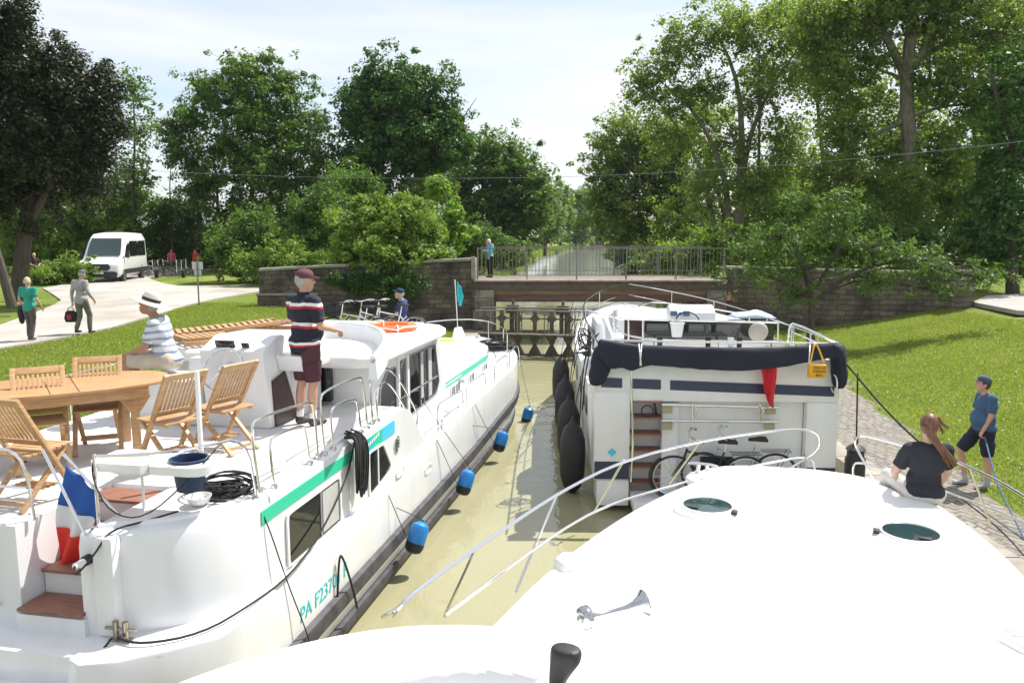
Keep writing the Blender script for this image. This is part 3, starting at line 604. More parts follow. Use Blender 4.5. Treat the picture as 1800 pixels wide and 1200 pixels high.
tree('understory_bush', 'dark understory bush behind the right wall under the giant plane', PB(38,(1400,400,70,60),(1500,420,70,55),(1620,440,70,50),(1700,460,50,40)), [(TP(38,(1500,500),(1500,430)),.1,.05)], 'mid', lsz=.12, per=36, cr=.7, dens=1.1, seed=46, cat='bush')
tree('small_tree', 'small tree with long drooping leaves growing in front of the right wall', PB(26,(1370,420,60,40),(1460,400,55,40),(1330,480,55,35),(1420,470,60,40),(1520,430,55,35),(1590,460,55,35),(1530,490,55,28),(1660,470,50,32),(1730,490,42,28),(1400,520,35,20),(1300,440,35,25),(1640,510,40,16),(1480,350,35,25),(1400,350,30,25)),
     [(TP(26,(1425,612),(1425,570),(1428,520),(1400,440),(1380,390)),.15,.04),(TP(26,(1428,530),(1470,495),(1550,460),(1660,455)),.09,.03),(TP(26,(1427,520),(1340,480),(1270,450)),.07,.02),(TP(26,(1435,505),(1480,430),(1490,360)),.07,.02)], 'mid', bark=M_BARK, lsz=.10, per=24, cr=.42, dens=1.0, seed=47, droop=.8, aspect=.28, shell=.25)
FIL = [
 ('understory bush filling the gap under the feathery topped tree','mid',62,[(300,420,50,45),(360,430,50,45),(330,370,35,30)]),
 ('low dark bush at the foot of the tall light green tree','mid',46,[(420,440,55,45),(480,445,50,45),(450,400,45,30)]),
 ('leafy bush between the tall tree and the rounded bush','mid',45,[(545,430,50,55),(575,370,35,50),(540,380,35,40)]),
 ('light green bush just left of the stone wall end','light',42,[(500,455,45,32),(450,462,35,24),(545,460,35,26)]),
 ('shrub at the far left behind the conifer trunk','light',56,[(40,420,60,60),(20,350,50,50),(75,460,40,30)]),
 ('broad bush under the oak above the wall','mid',50,[(610,340,40,45),(600,420,45,50),(640,330,35,30)]),
 ('pale bush right of the oak trunk','light',58,[(740,350,40,30),(770,330,30,25),(720,370,35,30)]),
 ('dark bush at the water edge left of the far canal','mid',64,[(840,430,45,35),(890,440,40,28),(800,440,35,30)])]
for i,(lab,kd,Y,bl) in enumerate(FIL):
    tree('understory_bush', lab, PB(Y,*bl), [(TP(Y,(bl[0][0],488),(bl[0][0]+4,bl[0][1])),.1,.04)], kd, lsz=.095, per=52, cr=.62, dens=1.5, seed=70+i, rough=1.0, cat='bush')
FR = [
 ('tall leafy tree behind the multi stemmed plane tree','plane',62,[(1250,300,60,60),(1330,330,60,60),(1400,280,60,60),(1300,400,70,50),(1390,380,60,60),(1180,400,50,50),(1240,210,50,50)]),
 ('tall leafy tree behind the giant plane trunk','plane',54,[(1480,200,60,60),(1550,180,60,60),(1500,300,70,60),(1620,220,60,60),(1660,330,70,60),(1560,400,70,50),(1450,400,60,50)]),
 ('leafy tree at the top right behind the giant plane','plane',50,[(1700,110,60,60),(1770,190,60,60),(1720,280,60,60),(1790,20,60,60),(1620,90,50,50)]),
 ('sunlit leafy top between the two big plane trees','plane',56,[(1430,120,55,55),(1380,30,50,40),(1470,30,50,45),(1340,130,45,40)])]
for i,(lab,kd,Y,bl) in enumerate(FR):
    tree('leafy_tree', lab, PB(Y,*bl), [(TP(Y,(bl[0][0]+40,500),(bl[0][0]+30,400),(bl[0][0],bl[0][1])),.3,.08)], kd, lsz=.14, per=30, cr=.85, dens=.8, seed=90+i, shell=.25)
for i,(lab,Y,bl) in enumerate([('low dark bush overhanging the right bank of the far canal',100,[(1105,440,32,24),(1135,450,30,20)]),('bush on the right bank nearer the bridge',80,[(1150,455,30,20),(1120,468,22,12)]),('low shrub at the right waterline far along the canal',160,[(1088,430,20,18),(1080,440,14,9)])]):
    tree('bank_bush', lab, PB(Y,*bl), [(TP(Y,(bl[0][0],bl[0][1]+20),(bl[0][0],bl[0][1])),.08,.03)], 'mid', lsz=.16, per=50, cr=.8, dens=1.6, seed=120+i, cat='bush')
def reeds(name,label,side,n,seed,h0,m,ymax=300):
    rng = np.random.default_rng(seed); y = 40+(ymax-40)*rng.random(n)**1.6; off = .1+rng.random(n)**1.5*4.5
    P = np.array([((xl(v)-o) if side < 0 else (xr(v)+o), v, .1+.25*min(1,o/4)+.3*min(1,o/4)) for v,o in zip(y,off)]); a = rng.random(n)*PI; h = h0*(.5+rng.random(n)); w_ = (.02+.0006*y)
    dx, dy = np.cos(a), np.sin(a)*.5; l_ = rng.normal(size=(n,2))*.3*h[:,None]; V = np.empty((n,4,3)); z0 = np.zeros(n)
    V[:,0] = P+np.stack([-dx*w_,-dy*w_,z0],1); V[:,1] = P+np.stack([dx*w_,dy*w_,z0],1); V[:,2] = P+np.stack([l_[:,0]+dx*w_*.5,l_[:,1],h],1); V[:,3] = P+np.stack([l_[:,0]-dx*w_*.5,l_[:,1],h],1)
    o = leafmesh(name, V.reshape(-1,3), m, None, (0,0,0)); tag(o,label,'grass'); o['kind'] = 'stuff'
LM['reed'] = leaf_mat('bank_grass',(.10,.17,.03),(.24,.30,.09),.4,.6)
reeds('tall_grass','tall rough grass along the left bank of the far canal',-1,16000,5,.55,LM['reed']); reeds('tall_grass','rough grass along the right bank of the far canal',1,8000,6,.5,LM['reed'],160)
tree('ivy_patch','dark ivy hanging down the stone wall under the rounded bush',[tuple(b) for b in PB(30.9,(640,498,45,20),(690,500,55,24),(600,490,30,14),(735,492,30,16),dep=.35)],[], 'oak', lsz=.055, per=60, cr=.30, dens=1.4, seed=140, cat='ivy', cpart='foliage', rough=1.0)
tree('low_bush','low grassy bush between the conifer trunk and the minibus',PB(44,(95,478,42,20),(130,472,25,22)),[], 'light', lsz=.09, per=50, cr=.4, dens=1.6, seed=141, cat='bush', cpart='foliage', rough=1.0)
# far-off wood behind, low and dark
def backdrop(name, label, pts, kind, seed, lsz=.3):
    rng = np.random.default_rng(seed); C = []
    for (px, py, rx, ry, Y) in pts:
        for (x,y,z,a,b,c) in PB(Y,(px,py,rx,ry), dep=.6):
            n = int(90*max(1, a*c/25)); d = rng.normal(size=(n,3)); d /= np.linalg.norm(d,axis=1)[:,None]
            p = np.array([x,y,z])+d*(.5+.5*rng.random(n))[:,None]*np.array([a,b,c]); C.append(np.column_stack([p, np.full(n,1.3)]))
    C = np.concatenate(C); t = thing(name, label, 'wood'); t['kind'] = 'stuff'
    leafmesh('foliage', leaves(C, 26, lsz, rng), LM[kind], t, (0,0,0)); return t
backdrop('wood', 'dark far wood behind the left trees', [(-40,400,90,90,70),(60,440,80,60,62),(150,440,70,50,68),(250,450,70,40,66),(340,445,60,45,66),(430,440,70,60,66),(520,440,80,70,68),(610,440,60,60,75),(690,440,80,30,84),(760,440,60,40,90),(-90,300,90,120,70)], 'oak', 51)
backdrop('wood', 'dark far wood behind the right trees', [(1250,420,70,60,90),(1350,420,80,70,70),(1450,400,80,80,66),(1560,400,80,90,62),(1680,380,90,110,60),(1800,350,90,140,56),(1380,330,50,40,80),(1850,480,80,60,50),(1700,470,80,40,50)], 'mid', 52)
# ---------------------------------------------------------------- boats: shared bits
def outline(c, w, b0, b1, r0, taper, n=10, pointy=2.2, wt=0.02):
    """plan outline, counter-clockwise: stern b0 with corner radius r0, sides at half width w, bow b1 with taper length"""
    R = []
    for i in range(n+1):                                   # starboard side going forward, bow curve
        a = i/n; R.append((c+w-(1-math.sin(a*PI/2))*r0*1.0 if False else c+w-r0+r0*math.sin(a*PI/2), b0+r0-r0*math.cos(a*PI/2)))
    m = 14
    for i in range(1, m+1):
        t = i/m; b = b1-taper+taper*(1-(1-t)**1.6) if False else b1-taper+taper*t
        R.append((c+max(wt, w*(1-t**pointy)**(1/1.25)), b))
    full = R+[(2*c-a, b) for a, b in reversed(R)]
    return full
def ring(o, z): return [(a, b, z(b) if callable(z) else z) for a, b in o]
def frame_thing(F_, name, label, cat, a0, b0, group=None):
    p = F_.w(a0, b0, 0); return thing(name, label, cat, p, F_.ang, group)
def pill_win(mb_frame, mb_glass, pts, n, th=.012, inset=.03):   # pts: window outline on a plane with normal n
    P = [Vector(p) for p in pts]; n = Vector(n); c = sum(P, Vector())/len(P)
    P2 = []
    k = len(P)
    for i in range(k):                                      # rounded corners
        a, b, d = P[i-1], P[i], P[(i+1) % k]
        r = min(.07, (a-b).length*.3, (d-b).length*.3)
        u = b+(a-b).normalized()*r; v = b+(d-b).normalized()*r
        P2 += [u, (u+v)/2*.35+b*.65, v]
    I = [p+(c-p).normalized()*inset for p in P2]
    m = len(P2)
    vs = [p+n*.001 for p in P2]+[p+n*th for p in P2]+[p+n*th for p in I]+[p+n*.002 for p in I]
    fs = []
    for i in range(m):
        j = (i+1) % m
        for q in range(3): fs.append((q*m+i, q*m+j, (q+1)*m+j, (q+1)*m+i))
    mb_frame.add(vs, fs); mb_glass.add([p+n*.005 for p in I], [tuple(range(m))])
def hoop(F_, root, off, pix, lat, z0=None, r=.0125, name='guard_rail', feet=True):
    pts = [F_.side(x, y, lat) for x, y in pix]
    mb = MB(); mb.tube(pts, r, 8, smooth_path=2)
    if feet:
        for p in (pts[0], pts[-1]): mb.cyl(p-Vector((0,0,.02)), p+Vector((0,0,.008)), .032, n=10)
    return mb.build(name, M_STEEL, root, off=off)

# ================================================================= left boat (cruiser with the teak table)
LF = Frame(11.1); LC = -5.22; LO = (LC, 12.0, 0)
lb = frame_thing(LF, 'canal_cruiser', 'white canal cruiser with green stripe, teak table on its aft deck and french flag', 'boat', LC, 12.0)
def lp(mb, name, m, par=None, **k): return mb.build(name, m, par or lb, off=LO, **k)
def sheer(b): return 1.24+.26*smooth_step((b-13)/8)
levels = [(-.4,1.70,.6),(.0,1.86,.25),(.5,1.93,.06),(.9,1.935,.02),(1.0,1.93,0)]
mb = MB(); rings = []
for z, w, ins in levels:
    o = outline(LC, w, 4.72+ins, 21.2-ins*1.5, .75, 4.6)
    rings.append([(a, b, z if z < 1 else sheer(b)) for a, b in o])
mb.loft(rings); lp(mb, 'hull', M_GEL, sharp=30, bevel=.012)
# black double rub rail
def sweep_rail(z, half, out, o, col, name, segs=None, b_lim=None):
    mb = MB(); R = []
    pts = [p for p in o if (b_lim is None or p[1] > b_lim)]
    n = len(pts)
    for i in range(n):
        a = Vector((*pts[i-1],0)) if i else Vector((*pts[0],0)); c = Vector((*pts[(i+1) % n],0)) if i < n-1 else Vector((*pts[-1],0))
        t = (c-a); t.normalize(); nn = Vector((t.y,-t.x,0)); p = Vector((*pts[i],0)); zz = z(pts[i][1]) if callable(z) else z
        R.append([p+Vector((0,0,zz-half)), p+nn*out*.8+Vector((0,0,zz-half*.8)), p+nn*out+Vector((0,0,zz)), p+nn*out*.8+Vector((0,0,zz+half*.8)), p+Vector((0,0,zz+half))])
    mb.loft(R); return lp(mb, name, col, sharp=50)
oh = outline(LC, 1.93, 4.78, 21.1, .75, 4.6)
def dense(o, k=3):
    out = []
    for i in range(len(o)-1):
        for j in range(k): out.append((o[i][0]+(o[i+1][0]-o[i][0])*j/k, o[i][1]+(o[i+1][1]-o[i][1])*j/k))
    return out+[o[-1]]
zr = lambda b: .50+.34*smooth_step((b-14)/7)
sweep_rail(zr, .10, .075, dense(oh), M_RAILRUB, 'rub_rail')
sweep_rail(lambda b: .13+.28*smooth_step((b-15)/6), .07, .07, dense(outline(LC,1.885,4.9,20.8,.75,4.6)), M_RAILRUB, 'rub_rail')
mb = MB(); mb.prism([(-7.05,4.42),(-4.2,4.42),(-4.0,4.60),(-4.0,5.0),(-7.05,5.0)], .93, 1.0); mb.prism([(-7.0,4.46),(-4.05,4.46),(-4.05,5.0),(-7.0,5.0)], .55, .927)
lp(mb, 'swim_platform', M_GEL, bevel=.015)
mb = MB(); mb.prism([(-7.08,4.36),(-4.1,4.36),(-3.95,4.60),(-3.95,4.62),(-7.08,4.62)], .80, .92); lp(mb, 'platform_fender', M_RAILRUB, bevel=.02)
mb = MB(); rings = []                                      # lower quarter below the cleat
for z, g in ((.55,-.02),(.93,0.0),(1.26,-.05)):
    o = [(-4.18,5.2),(-4.18,4.62-g),(-4.05,4.56-g),(-3.8,4.66-g),(-3.55,4.86-g),(-3.33-g,5.15),(-3.27-g,5.5),(-3.27-g,6.0),(-3.6,6.0)]
    rings.append([(a,b,z) for a,b in o])
mb.loft(rings); lp(mb, 'quarter_moulding', M_GEL, bevel=.02)
# raised aft cabin
DZ = 2.06
def quarter(w, rr, b0, in_a, b1):
    o = []
    for i in range(13):
        t = i/12*PI/2; o.append((LC+w-rr+rr*math.sin(t), b0+rr-rr*math.cos(t)))
    return [(in_a, b1), (in_a, b0+.01)]+o+[(LC+w, b1)]
mb = MB()
q = quarter(1.87, .98, 5.03, -4.30, 6.15); mb.loft([ring(q,1.2), ring(q,1.95), ring([(a+(-.02 if a > -4.2 else 0), b+(.02 if b < 6 else 0)) for a,b in q],DZ-.03), ring([(a+(-.06 if a > -4.2 else 0), b+(.05 if b < 6 else 0)) for a,b in q],DZ)])
q2 = [(-4.90,5.05),(-7.09,5.05),(-7.09,6.15),(-4.90,6.15)]; mb.loft([ring(q2,1.0), ring(q2,DZ)])
q3 = [(-7.09,6.152),(-7.09,9.7),(-3.35,9.7),(-3.35,6.152)]; mb.loft([ring(q3,1.0), ring(q3,DZ-.03), ring([(a+(-.05 if a > -5 else .05),b) for a,b in q3],DZ)])
mb.prism([(9.702,1.2),(9.702,DZ),(10.0,DZ-.12),(10.75,1.22)], -3.42, -3.35, 'x')
mb.box2(-4.9,-4.3,4.99,5.2,1.0,1.38); lp(mb, 'aft_cabin', M_GEL, sharp=35)
mb = MB(); mb.box2(-4.20,-4.02,4.99,5.12,1.26,2.05); lp(mb, 'corner_post', M_GEL, bevel=.04)
mb = MB(); mb.prism([(-7.0,6.3),(-3.62,6.3),(-3.55,7),(-3.55,9.6),(-7.0,9.6)], DZ+.001, DZ+.006); mb.prism([(-7.0,5.2),(-5.0,5.2),(-5.0,6.296),(-7.0,6.296)], DZ+.001, DZ+.006); lp(mb, 'deck_panel', M_NONSKID)
mb = MB(); mb.tube([(-3.46,9.6,DZ+.0),(-3.46,6.1,DZ+.0),(-3.6,5.6,DZ),(-3.9,5.3,DZ),(-4.25,5.17,DZ)], .035, 8, smooth_path=2); lp(mb, 'deck_lip', M_GEL)
for i in range(4):
    mb = MB(); z = 1.40+i*.205; b0 = 4.98+i*.27
    mb.box2(-4.885,-4.315,b0,b0+.30,z,z+.028); st = lp(mb, 'step', M_TREAD, bevel=.006)
mb = MB()
for i in range(4): mb.box2(-4.89,-4.31,5.02+i*.27,6.14,1.385+i*.205 if i==0 else 1.195+i*.205+.002,1.395+i*.205)
lp(mb, 'stair_risers', M_GEL)
# green stripe, sticker, windows on the side
A0 = -3.347
mb = MB(); mb.box2(A0-.002,A0+.004,5.98,8.0,1.835,1.955); lp(mb, 'green_stripe', M_GREEN)
mb = MB(); mb.box2(A0-.002,A0+.004,8.12,8.27,1.78,1.955,0); mb.box2(A0-.002,A0+.0045,8.272,8.62,1.79,1.96,1); mb.box2(A0-.002,A0+.004,8.622,8.9,1.80,1.965,2); mb.box2(A0-.002,A0+.0045,8.902,9.35,1.81,1.97,3)
for k in range(7): mb.box2(A0+.003,A0+.0065,8.36+k*.065,8.40+k*.065,1.85+.01*k,1.89+.01*k,4)
lp(mb, 'sticker', [M_LIME, M_TEAL, M_GREEN, M_SKYB, M_WHITE])
wf, wg = MB(), MB()
pill_win(wf, wg, [(A0,6.40,1.27),(A0,7.62,1.27),(A0,7.62,1.78),(A0,6.40,1.78)], (1,0,0), .02, .035)
w1 = lp(wf, 'window', M_WHITE); lp(wg, 'pane', M_DGLASS, w1)
mb = MB(); mb.box2(A0+.004,A0+.014,7.12,7.15,1.3,1.76); mb.box2(A0+.005,A0+.008,7.18,7.56,1.32,1.74,1); lp(mb, 'sash', [M_GREY, mat('curtain',(.45,.45,.43),.8,var=.2,vscale=8,stretch=(1,6,.2))], w1)
wf, wg = MB(), MB()
pill_win(wf, wg, [(A0,8.42,1.26),(A0,9.12,1.36),(A0,9.18,1.45),(A0,8.92,1.80),(A0,8.42,1.80)], (1,0,0), .02, .03)
w2 = lp(wf, 'window', M_WHITE); lp(wg, 'pane', M_DGLASS, w2); mb = MB(); mb.box2(A0+.004,A0+.014,8.72,8.75,1.3,1.78); lp(mb, 'sash', M_WHITE, w2)
mb = MB(); Ry = Matrix.Rotation(PI/2,3,'Y')
mb.lathe([(.105,0),(.105,.012),(.085,.018),(.07,.006),(.0,.006)], (A0,9.42,1.64), Ry, 24)
for k in range(3): mb.box((A0+.012,9.42,1.60+.04*k),(.01,.12,.012))
lp(mb, 'air_vent', M_STEEL)
for b, z in ((9.33,1.30),(10.52,.98)):
    mb = MB(); pts = []
    for i in range(20):
        t = 2*PI*i/20; pts.append((-3.285,b+.02+max(-.14,min(.14,.2*math.cos(t))),z+.055*math.sin(t)))
    mb.tube(pts, .012, 6, closed=True); lp(mb, 'grab_recess', M_WHITE)
text_mb('PA F23701 F', .215, Matrix.Translation(Vector((-3.285,7.05,.76))-Vector(LO)) @ Matrix.Rotation(PI/2,4,'Z') @ Matrix.Rotation(PI/2,4,'X'), 'registration_number', mat('teal_letter',(0.02,.45,.5),.5), lb)
# saloon
mb = MB(); SA = -3.74
mb.box2(2*LC-SA, SA, 9.72, 12.75, 1.0, 2.60); mb.prism([(12.752,1.0),(12.752,2.60),(13.1,1.7),(13.1,1.0)], 2*LC-SA, SA, 'x'); lp(mb, 'saloon', M_GEL, bevel=.02)
wf, wg = MB(), MB(); A1 = SA+.003
pill_win(wf, wg, [(A1,9.80,1.72),(A1,10.52,1.66),(A1,10.52,2.46),(A1,10.15,2.44),(A1,9.86,2.25)], (1,0,0), .02, .03)
pill_win(wf, wg, [(A1,11.08,1.60),(A1,12.50,1.66),(A1,12.66,1.85),(A1,12.45,2.52),(A1,11.08,2.52)], (1,0,0), .02, .03)
w3 = lp(wf, 'window', M_GREY); lp(wg, 'pane', M_DGLASS, w3)
mb = MB(); [mb.box2(A1+.006,A1+.022,b,b+.035,1.64,2.5) for b in (11.62,12.02)]; mb.box2(A1+.006,A1+.009,11.67,11.80,1.75,2.48,1); mb.box2(A1+.006,A1+.009,12.1,12.25,1.7,2.48,1)
mb.box2(A1+.006,A1+.02,11.1,12.55,1.95,1.965); lp(mb, 'sash', [M_GREY, MATS['curtain']], w3)
mb = MB(); mb.box2(A1-.002,A1+.03,10.58,10.64,1.15,2.55); mb.box2(A1-.002,A1+.03,10.98,11.05,1.15,2.55); mb.box2(A1-.002,A1+.006,10.64,10.98,1.95,2.5,1); mb.box2(A1-.002,A1+.005,10.64,10.98,1.2,1.948,2); mb.box2(A1,A1+.02,10.64,10.98,1.42,1.5,3)
lp(mb, 'side_door', [M_WHITE, M_DGLASS, mat('dim_cabin',(.05,.035,.03),.6), M_WOODF], bevel=.003)
wf, wg = MB(), MB()                                         # windscreen panes facing forward, cabin back wall window
pill_win(wf, wg, [(-6.2,9.715,2.10),(-5.3,9.715,2.12),(-5.3,9.715,2.52),(-6.2,9.715,2.52)], (0,-1,0), .02, .02)
w4 = lp(wf, 'window', M_WHITE); lp(wg, 'pane', M_DGLASS, w4)
mb = MB(); mb.prism([(-4.98,9.6),(-4.30,9.6),(-4.30,9.712),(-4.98,9.712)], 2.1, 2.60, 'z', 0); lp(mb, 'companionway', M_DGLASS, bevel=.04)  # dark slab stands in for the shaded opening of the companionway
mb = MB(); mb.tube([(-4.75,9.55,2.1),(-4.8,9.55,2.50),(-4.95,9.55,2.52)], .014, 8, smooth_path=2); mb.tube([(-4.5,9.55,2.08),(-4.6,9.5,2.62)], .02, 6); lp(mb, 'grab_handle', M_STEEL)
# roof
RZ = 2.62
ro = outline(LC, 1.66, 9.2, 12.95, .28, .5, n=6, pointy=3, wt=1.2)
mb = MB(); mb.loft([ring([(LC+(a-LC)*.96, 10.9+(b-10.9)*.96) for a,b in ro], RZ), ring(ro, RZ+.05), ring(ro, RZ+.13), ring([(LC+(a-LC)*.95, 10.9+(b-10.9)*.97) for a,b in ro], RZ+.185)])
lp(mb, 'roof', M_GELF, sharp=50)
RT = RZ+.186
mb = MB(); R0 = []                                        # curved coaming of the sunken seat on the roof
pa = [tuple(LF.zp(x,y,RT+.2))[:2] for x,y in ((655,632),(676,606),(676,586),(655,574),(610,569),(570,570),(540,574))]
mb.tube([(a,b,RT+.20) for a,b in pa], .038, 8, smooth_path=2)
def vert_band(mb, pa, z0, z1, th):
    P = [Vector((a,b,0)) for a,b in pa]
    for _ in range(2):
        Q = [P[0]]
        for i in range(len(P)-1): Q += [P[i]*.75+P[i+1]*.25, P[i]*.25+P[i+1]*.75]
        P = Q+[P[-1]]
    rr = []
    for i in range(len(P)):
        t = (P[min(i+1,len(P)-1)]-P[max(i-1,0)]).normalized(); n = Vector((t.y,-t.x,0))
        rr.append([P[i]+n*th+Vector((0,0,z0)), P[i]-n*th+Vector((0,0,z0)), P[i]-n*th*.5+Vector((0,0,z1)), P[i]+n*th*.5+Vector((0,0,z1))])
    mb.loft(rr)
vert_band(mb, pa, RT-.01, RT+.2, .05); lp(mb, 'seat_coaming', M_GEL)
mb = MB(); mb.prism([(-5.0,9.1),(-4.45,9.1),(-4.4,9.3),(-4.55,9.6),(-5.0,9.6)], RT+.0, RT+.012); lp(mb, 'roof_hatch', M_DGLASS, bevel=.004)
# helm console on the aft deck, maroon door below
HB = LF.zp(500,720,DZ)
mb = MB(); mb.prism([(8.25,DZ+.005),(8.15,2.98),(8.5,3.12),(9.2,3.10),(9.5,2.9),(9.5,DZ+.005)], -5.25, -4.45, 'x'); mb.prism([(8.5,2.70),(8.4,2.9),(9.4,2.95),(9.5,2.70)], -4.448, -4.12, 'x'); mb.prism([(8.9,DZ+.005),(8.6,2.698),(9.5,2.698),(9.5,DZ+.005)], -4.448, -4.38, 'x'); lp(mb, 'helm_console', M_GEL, bevel=.035)
mb = MB(); mb.prism([(8.35,DZ+.02),(8.30,2.62),(8.62,2.68),(8.95,DZ+.02)], -4.446, -4.425, 'x'); lp(mb, 'locker_door', M_MAROON)
mb = MB(); cc = Vector((-4.82,8.30,3.06)); tl = Matrix.Rotation(math.radians(22),3,'X')
mb.box((-4.95,8.22,3.02),(.24,.012,.15),tl,0); mb.box((-4.70,8.22,3.02),(.09,.012,.1),tl,0); mb.ell((-4.9,8.205,3.0),(.022,.008,.022),None,8,6,1); mb.ell((-4.74,8.19,2.86),(.05,.012,.05),None,12,6,2); mb.ell((-4.64,8.19,2.86),(.045,.012,.045),None,12,6,2)
lp(mb, 'instrument_panel', [M_DGLASS, M_ORANGE, mat('gauge',(.25,.32,.45),.3)], bevel=.002)
mb = MB(); Rw = Matrix.Rotation(math.radians(62),3,'X'); wc = Vector((-4.86,7.98,2.80)); mb.torus(wc,.24,.014,Rw,32,8); mb.ell(wc,(.06,.06,.035),Rw,12,8)
for k in range(5): a = 2*PI*k/5+.3; mb.tube([wc, wc+Rw@Vector((.24*math.cos(a),.24*math.sin(a),0))],.007,6)
mb.cyl(wc, wc+Vector((0,.3,.05)),.03); lp(mb, 'steering_wheel', M_STEEL)
mb = MB(); mb.prism([(8.22,DZ+.005),(8.2,2.60),(8.9,2.60),(8.9,DZ+.005)], -6.15, -5.28, 'x'); mb.prism([(8.65,2.602),(8.7,2.80),(8.88,2.80),(8.9,2.602)], -5.75, -5.28, 'x'); lp(mb, 'helm_seat', M_GEL, bevel=.05)
# forward trunk cabin
mb = MB(); fo = [(-3.80,13.0),(-3.80,16.6),(-4.0,17.6),(-4.4,18.3),(-5.0,18.6),(-5.44,18.6),(-6.04,18.3),(-6.44,17.6),(-6.64,16.6),(-6.64,13.0)]
fo2 = [(LC+(a-LC)*.93, b-.12 if b > 17 else b) for a,b in fo]
mb.loft([ring(fo,1.0), ring(fo,1.66), ring([(LC+(a-LC)*.985,b) for a,b in fo],1.75), ring(fo2,1.80)]); mb.prism([(-4.0,12.76),(-4.0,13.2),(-6.4,13.2),(-6.4,12.76)],1.7,1.86); lp(mb, 'fore_cabin', M_GEL, sharp=40, bevel=.01)
AF = -3.797
mb = MB(); mb.box2(AF-.002,AF+.004,13.05,16.55,1.60,1.70,0); mb.box2(AF-.002,AF+.0045,16.552,16.9-.35,1.6,1.7,1)
mb.add([(-3.800+.012,16.6,1.60),(-3.876+.012,17.0,1.60),(-3.876+.012,17.0,1.70),(-3.800+.012,16.6,1.70)],[(0,1,2,3)],1); mb.add([(-3.876+.012,17.0,1.60),(-3.99+.012,17.5,1.60),(-3.99+.012,17.5,1.70),(-3.876+.012,17.0,1.70)],[(0,1,2,3)],2)
for k in range(9): mb.box2(AF+.003,AF+.006,13.15+k*.14,13.24+k*.14,1.635,1.665,3)
lp(mb, 'green_stripe', [M_GREEN, M_LIME, M_TEAL, M_WHITE])
for b0, b1, z0, z1 in ((13.55,14.25,1.28,1.56),(14.9,15.35,1.28,1.56),(16.1,16.55,1.28,1.56)):
    wf, wg = MB(), MB(); pill_win(wf, wg, [(AF,b0,z0),(AF,b1,z0),(AF,b1,z1),(AF,b0+.05,z1)], (1,0,0), .018, .025)
    w_ = lp(wf, 'window', M_WHITE); lp(wg, 'pane', M_DGLASS, w_); mb = MB(); mb.box2(AF+.003,AF+.012,(b0+b1)/2-.012,(b0+b1)/2+.012,z0,z1); lp(mb, 'sash', M_WHITE, w_)
for p, s in (((810,672),.07),((858,597),.05),((838,594),.05)):
    c = LF.zp(*p,1.80); mb = MB(); mb.lathe([(s,0),(s,.01),(s*.6,.05),(0,.055)],(c.x,c.y,1.80),None,14); lp(mb,'roof_vent',M_STEEL)
c = LF.zp(785,597,1.815); mb = MB(); mb.lathe([(.22,0),(.22,.01),(.0,.012)],(c.x,c.y,1.803),None,20); lp(mb,'yellow_disc',mat('yellow_mark',(.75,.5,.05),.5))
# bow fin and pulpit
mb = MB(); mb.prism([(18.9,1.45),(19.35,1.93),(19.62,1.93),(20.2,1.5)], LC-.07, LC+.07, 'x'); lp(mb, 'bow_fin', M_GEL, bevel=.02)
pz = [LF.zp(x,y,2.0) for x,y in ((822,579),(860,584),(885,592),(900,600))]
mb = MB(); mb.tube([(LC,20.6,2.02),(-4.6,20.3,2.02),(-3.9,19.0,2.0),(-3.62,17.9,1.95)],.014,8,smooth_path=2)
for a,b in ((-4.6,20.25),(-3.95,19.05),(-3.62,17.9)): mb.cyl((a,b,1.35),(a,b,2.0),.012)
mb.tube([(LC,20.6,2.02),(-5.84,20.3,2.02),(-6.5,19.0,2.0),(-6.8,17.9,1.95)],.014,8,smooth_path=2)
lp(mb,'pulpit',M_STEEL)
for px in [
 [(456,860),(440,748),(452,735),(545,705),(552,716),(559,800)],
 [(482,853),(473,776),(483,765),(531,746),(537,755),(545,812)],
 [(571,795),(561,700),(572,686),(630,661),(638,668),(646,750)],
 [(586,787),(580,725),(588,712),(622,700),(629,709),(635,757)],
 [(655,741),(649,662),(658,652),(688,643),(735,725),(733,745),(724,792)],
 [(664,737),(660,688),(668,677),(684,668),(724,740),(723,755),(716,782)],
 [(770,786),(769,716),(773,708),(810,686),(813,690),(815,746)],
 [(776,780),(776,738),(781,731),(805,714),(808,718),(809,752)],
 [(819,741),(819,682),(824,674),(849,656),(853,659),(855,712)],
 [(870,698),(868,642),(873,636),(888,624),(891,627),(893,678)],
 [(896,673),(895,622),(898,616),(909,607),(912,611),(915,641)]]:
    hoop(LF, lb, LO, px, -3.40 if px[0][0] < 700 else -3.36)
# aft rails around the stern
def rail3(pts, r=.0125, name='guard_rail', par=None, off=LO, sp=2, m=M_STEEL):
    mb = MB(); mb.tube(pts, r, 8, smooth_path=sp); return mb.build(name, m, par or lb, off=off)
zt = 2.62
rail3([(-3.42,6.05,DZ),(-3.44,5.95,zt),(-3.60,5.55,zt),(-3.9,5.28,zt),(-4.26,5.17,zt)], name='stern_rail')
rail3([(-4.26,5.17,DZ-.02),(-4.26,5.17,zt+.02)], name='stern_rail', sp=0); rail3([(-4.27,5.12,DZ),(-4.24,5.0,2.06),(-4.78,5.25,2.62)], .012, 'stern_rail', sp=0)
rail3([(-4.86,5.2,DZ),(-4.9,5.2,2.55),(-5.1,5.18,2.66),(-7.0,5.16,2.66)], name='stern_rail'); rail3([(-4.9,5.2,2.32),(-7.0,5.16,2.32)], name='stern_rail', sp=0); rail3([(-5.38,5.17,DZ),(-5.38,5.17,2.66)], name='stern_rail', sp=0)
for zz in (2.62,2.35): rail3([(-7.02,5.2,zz),(-7.02,9.4,zz)], name='port_rail', sp=0)
for b in (5.2,6.2,7.2,8.2,9.3): rail3([(-7.02,b,DZ),(-7.02,b,2.62)], name='port_rail', sp=0)
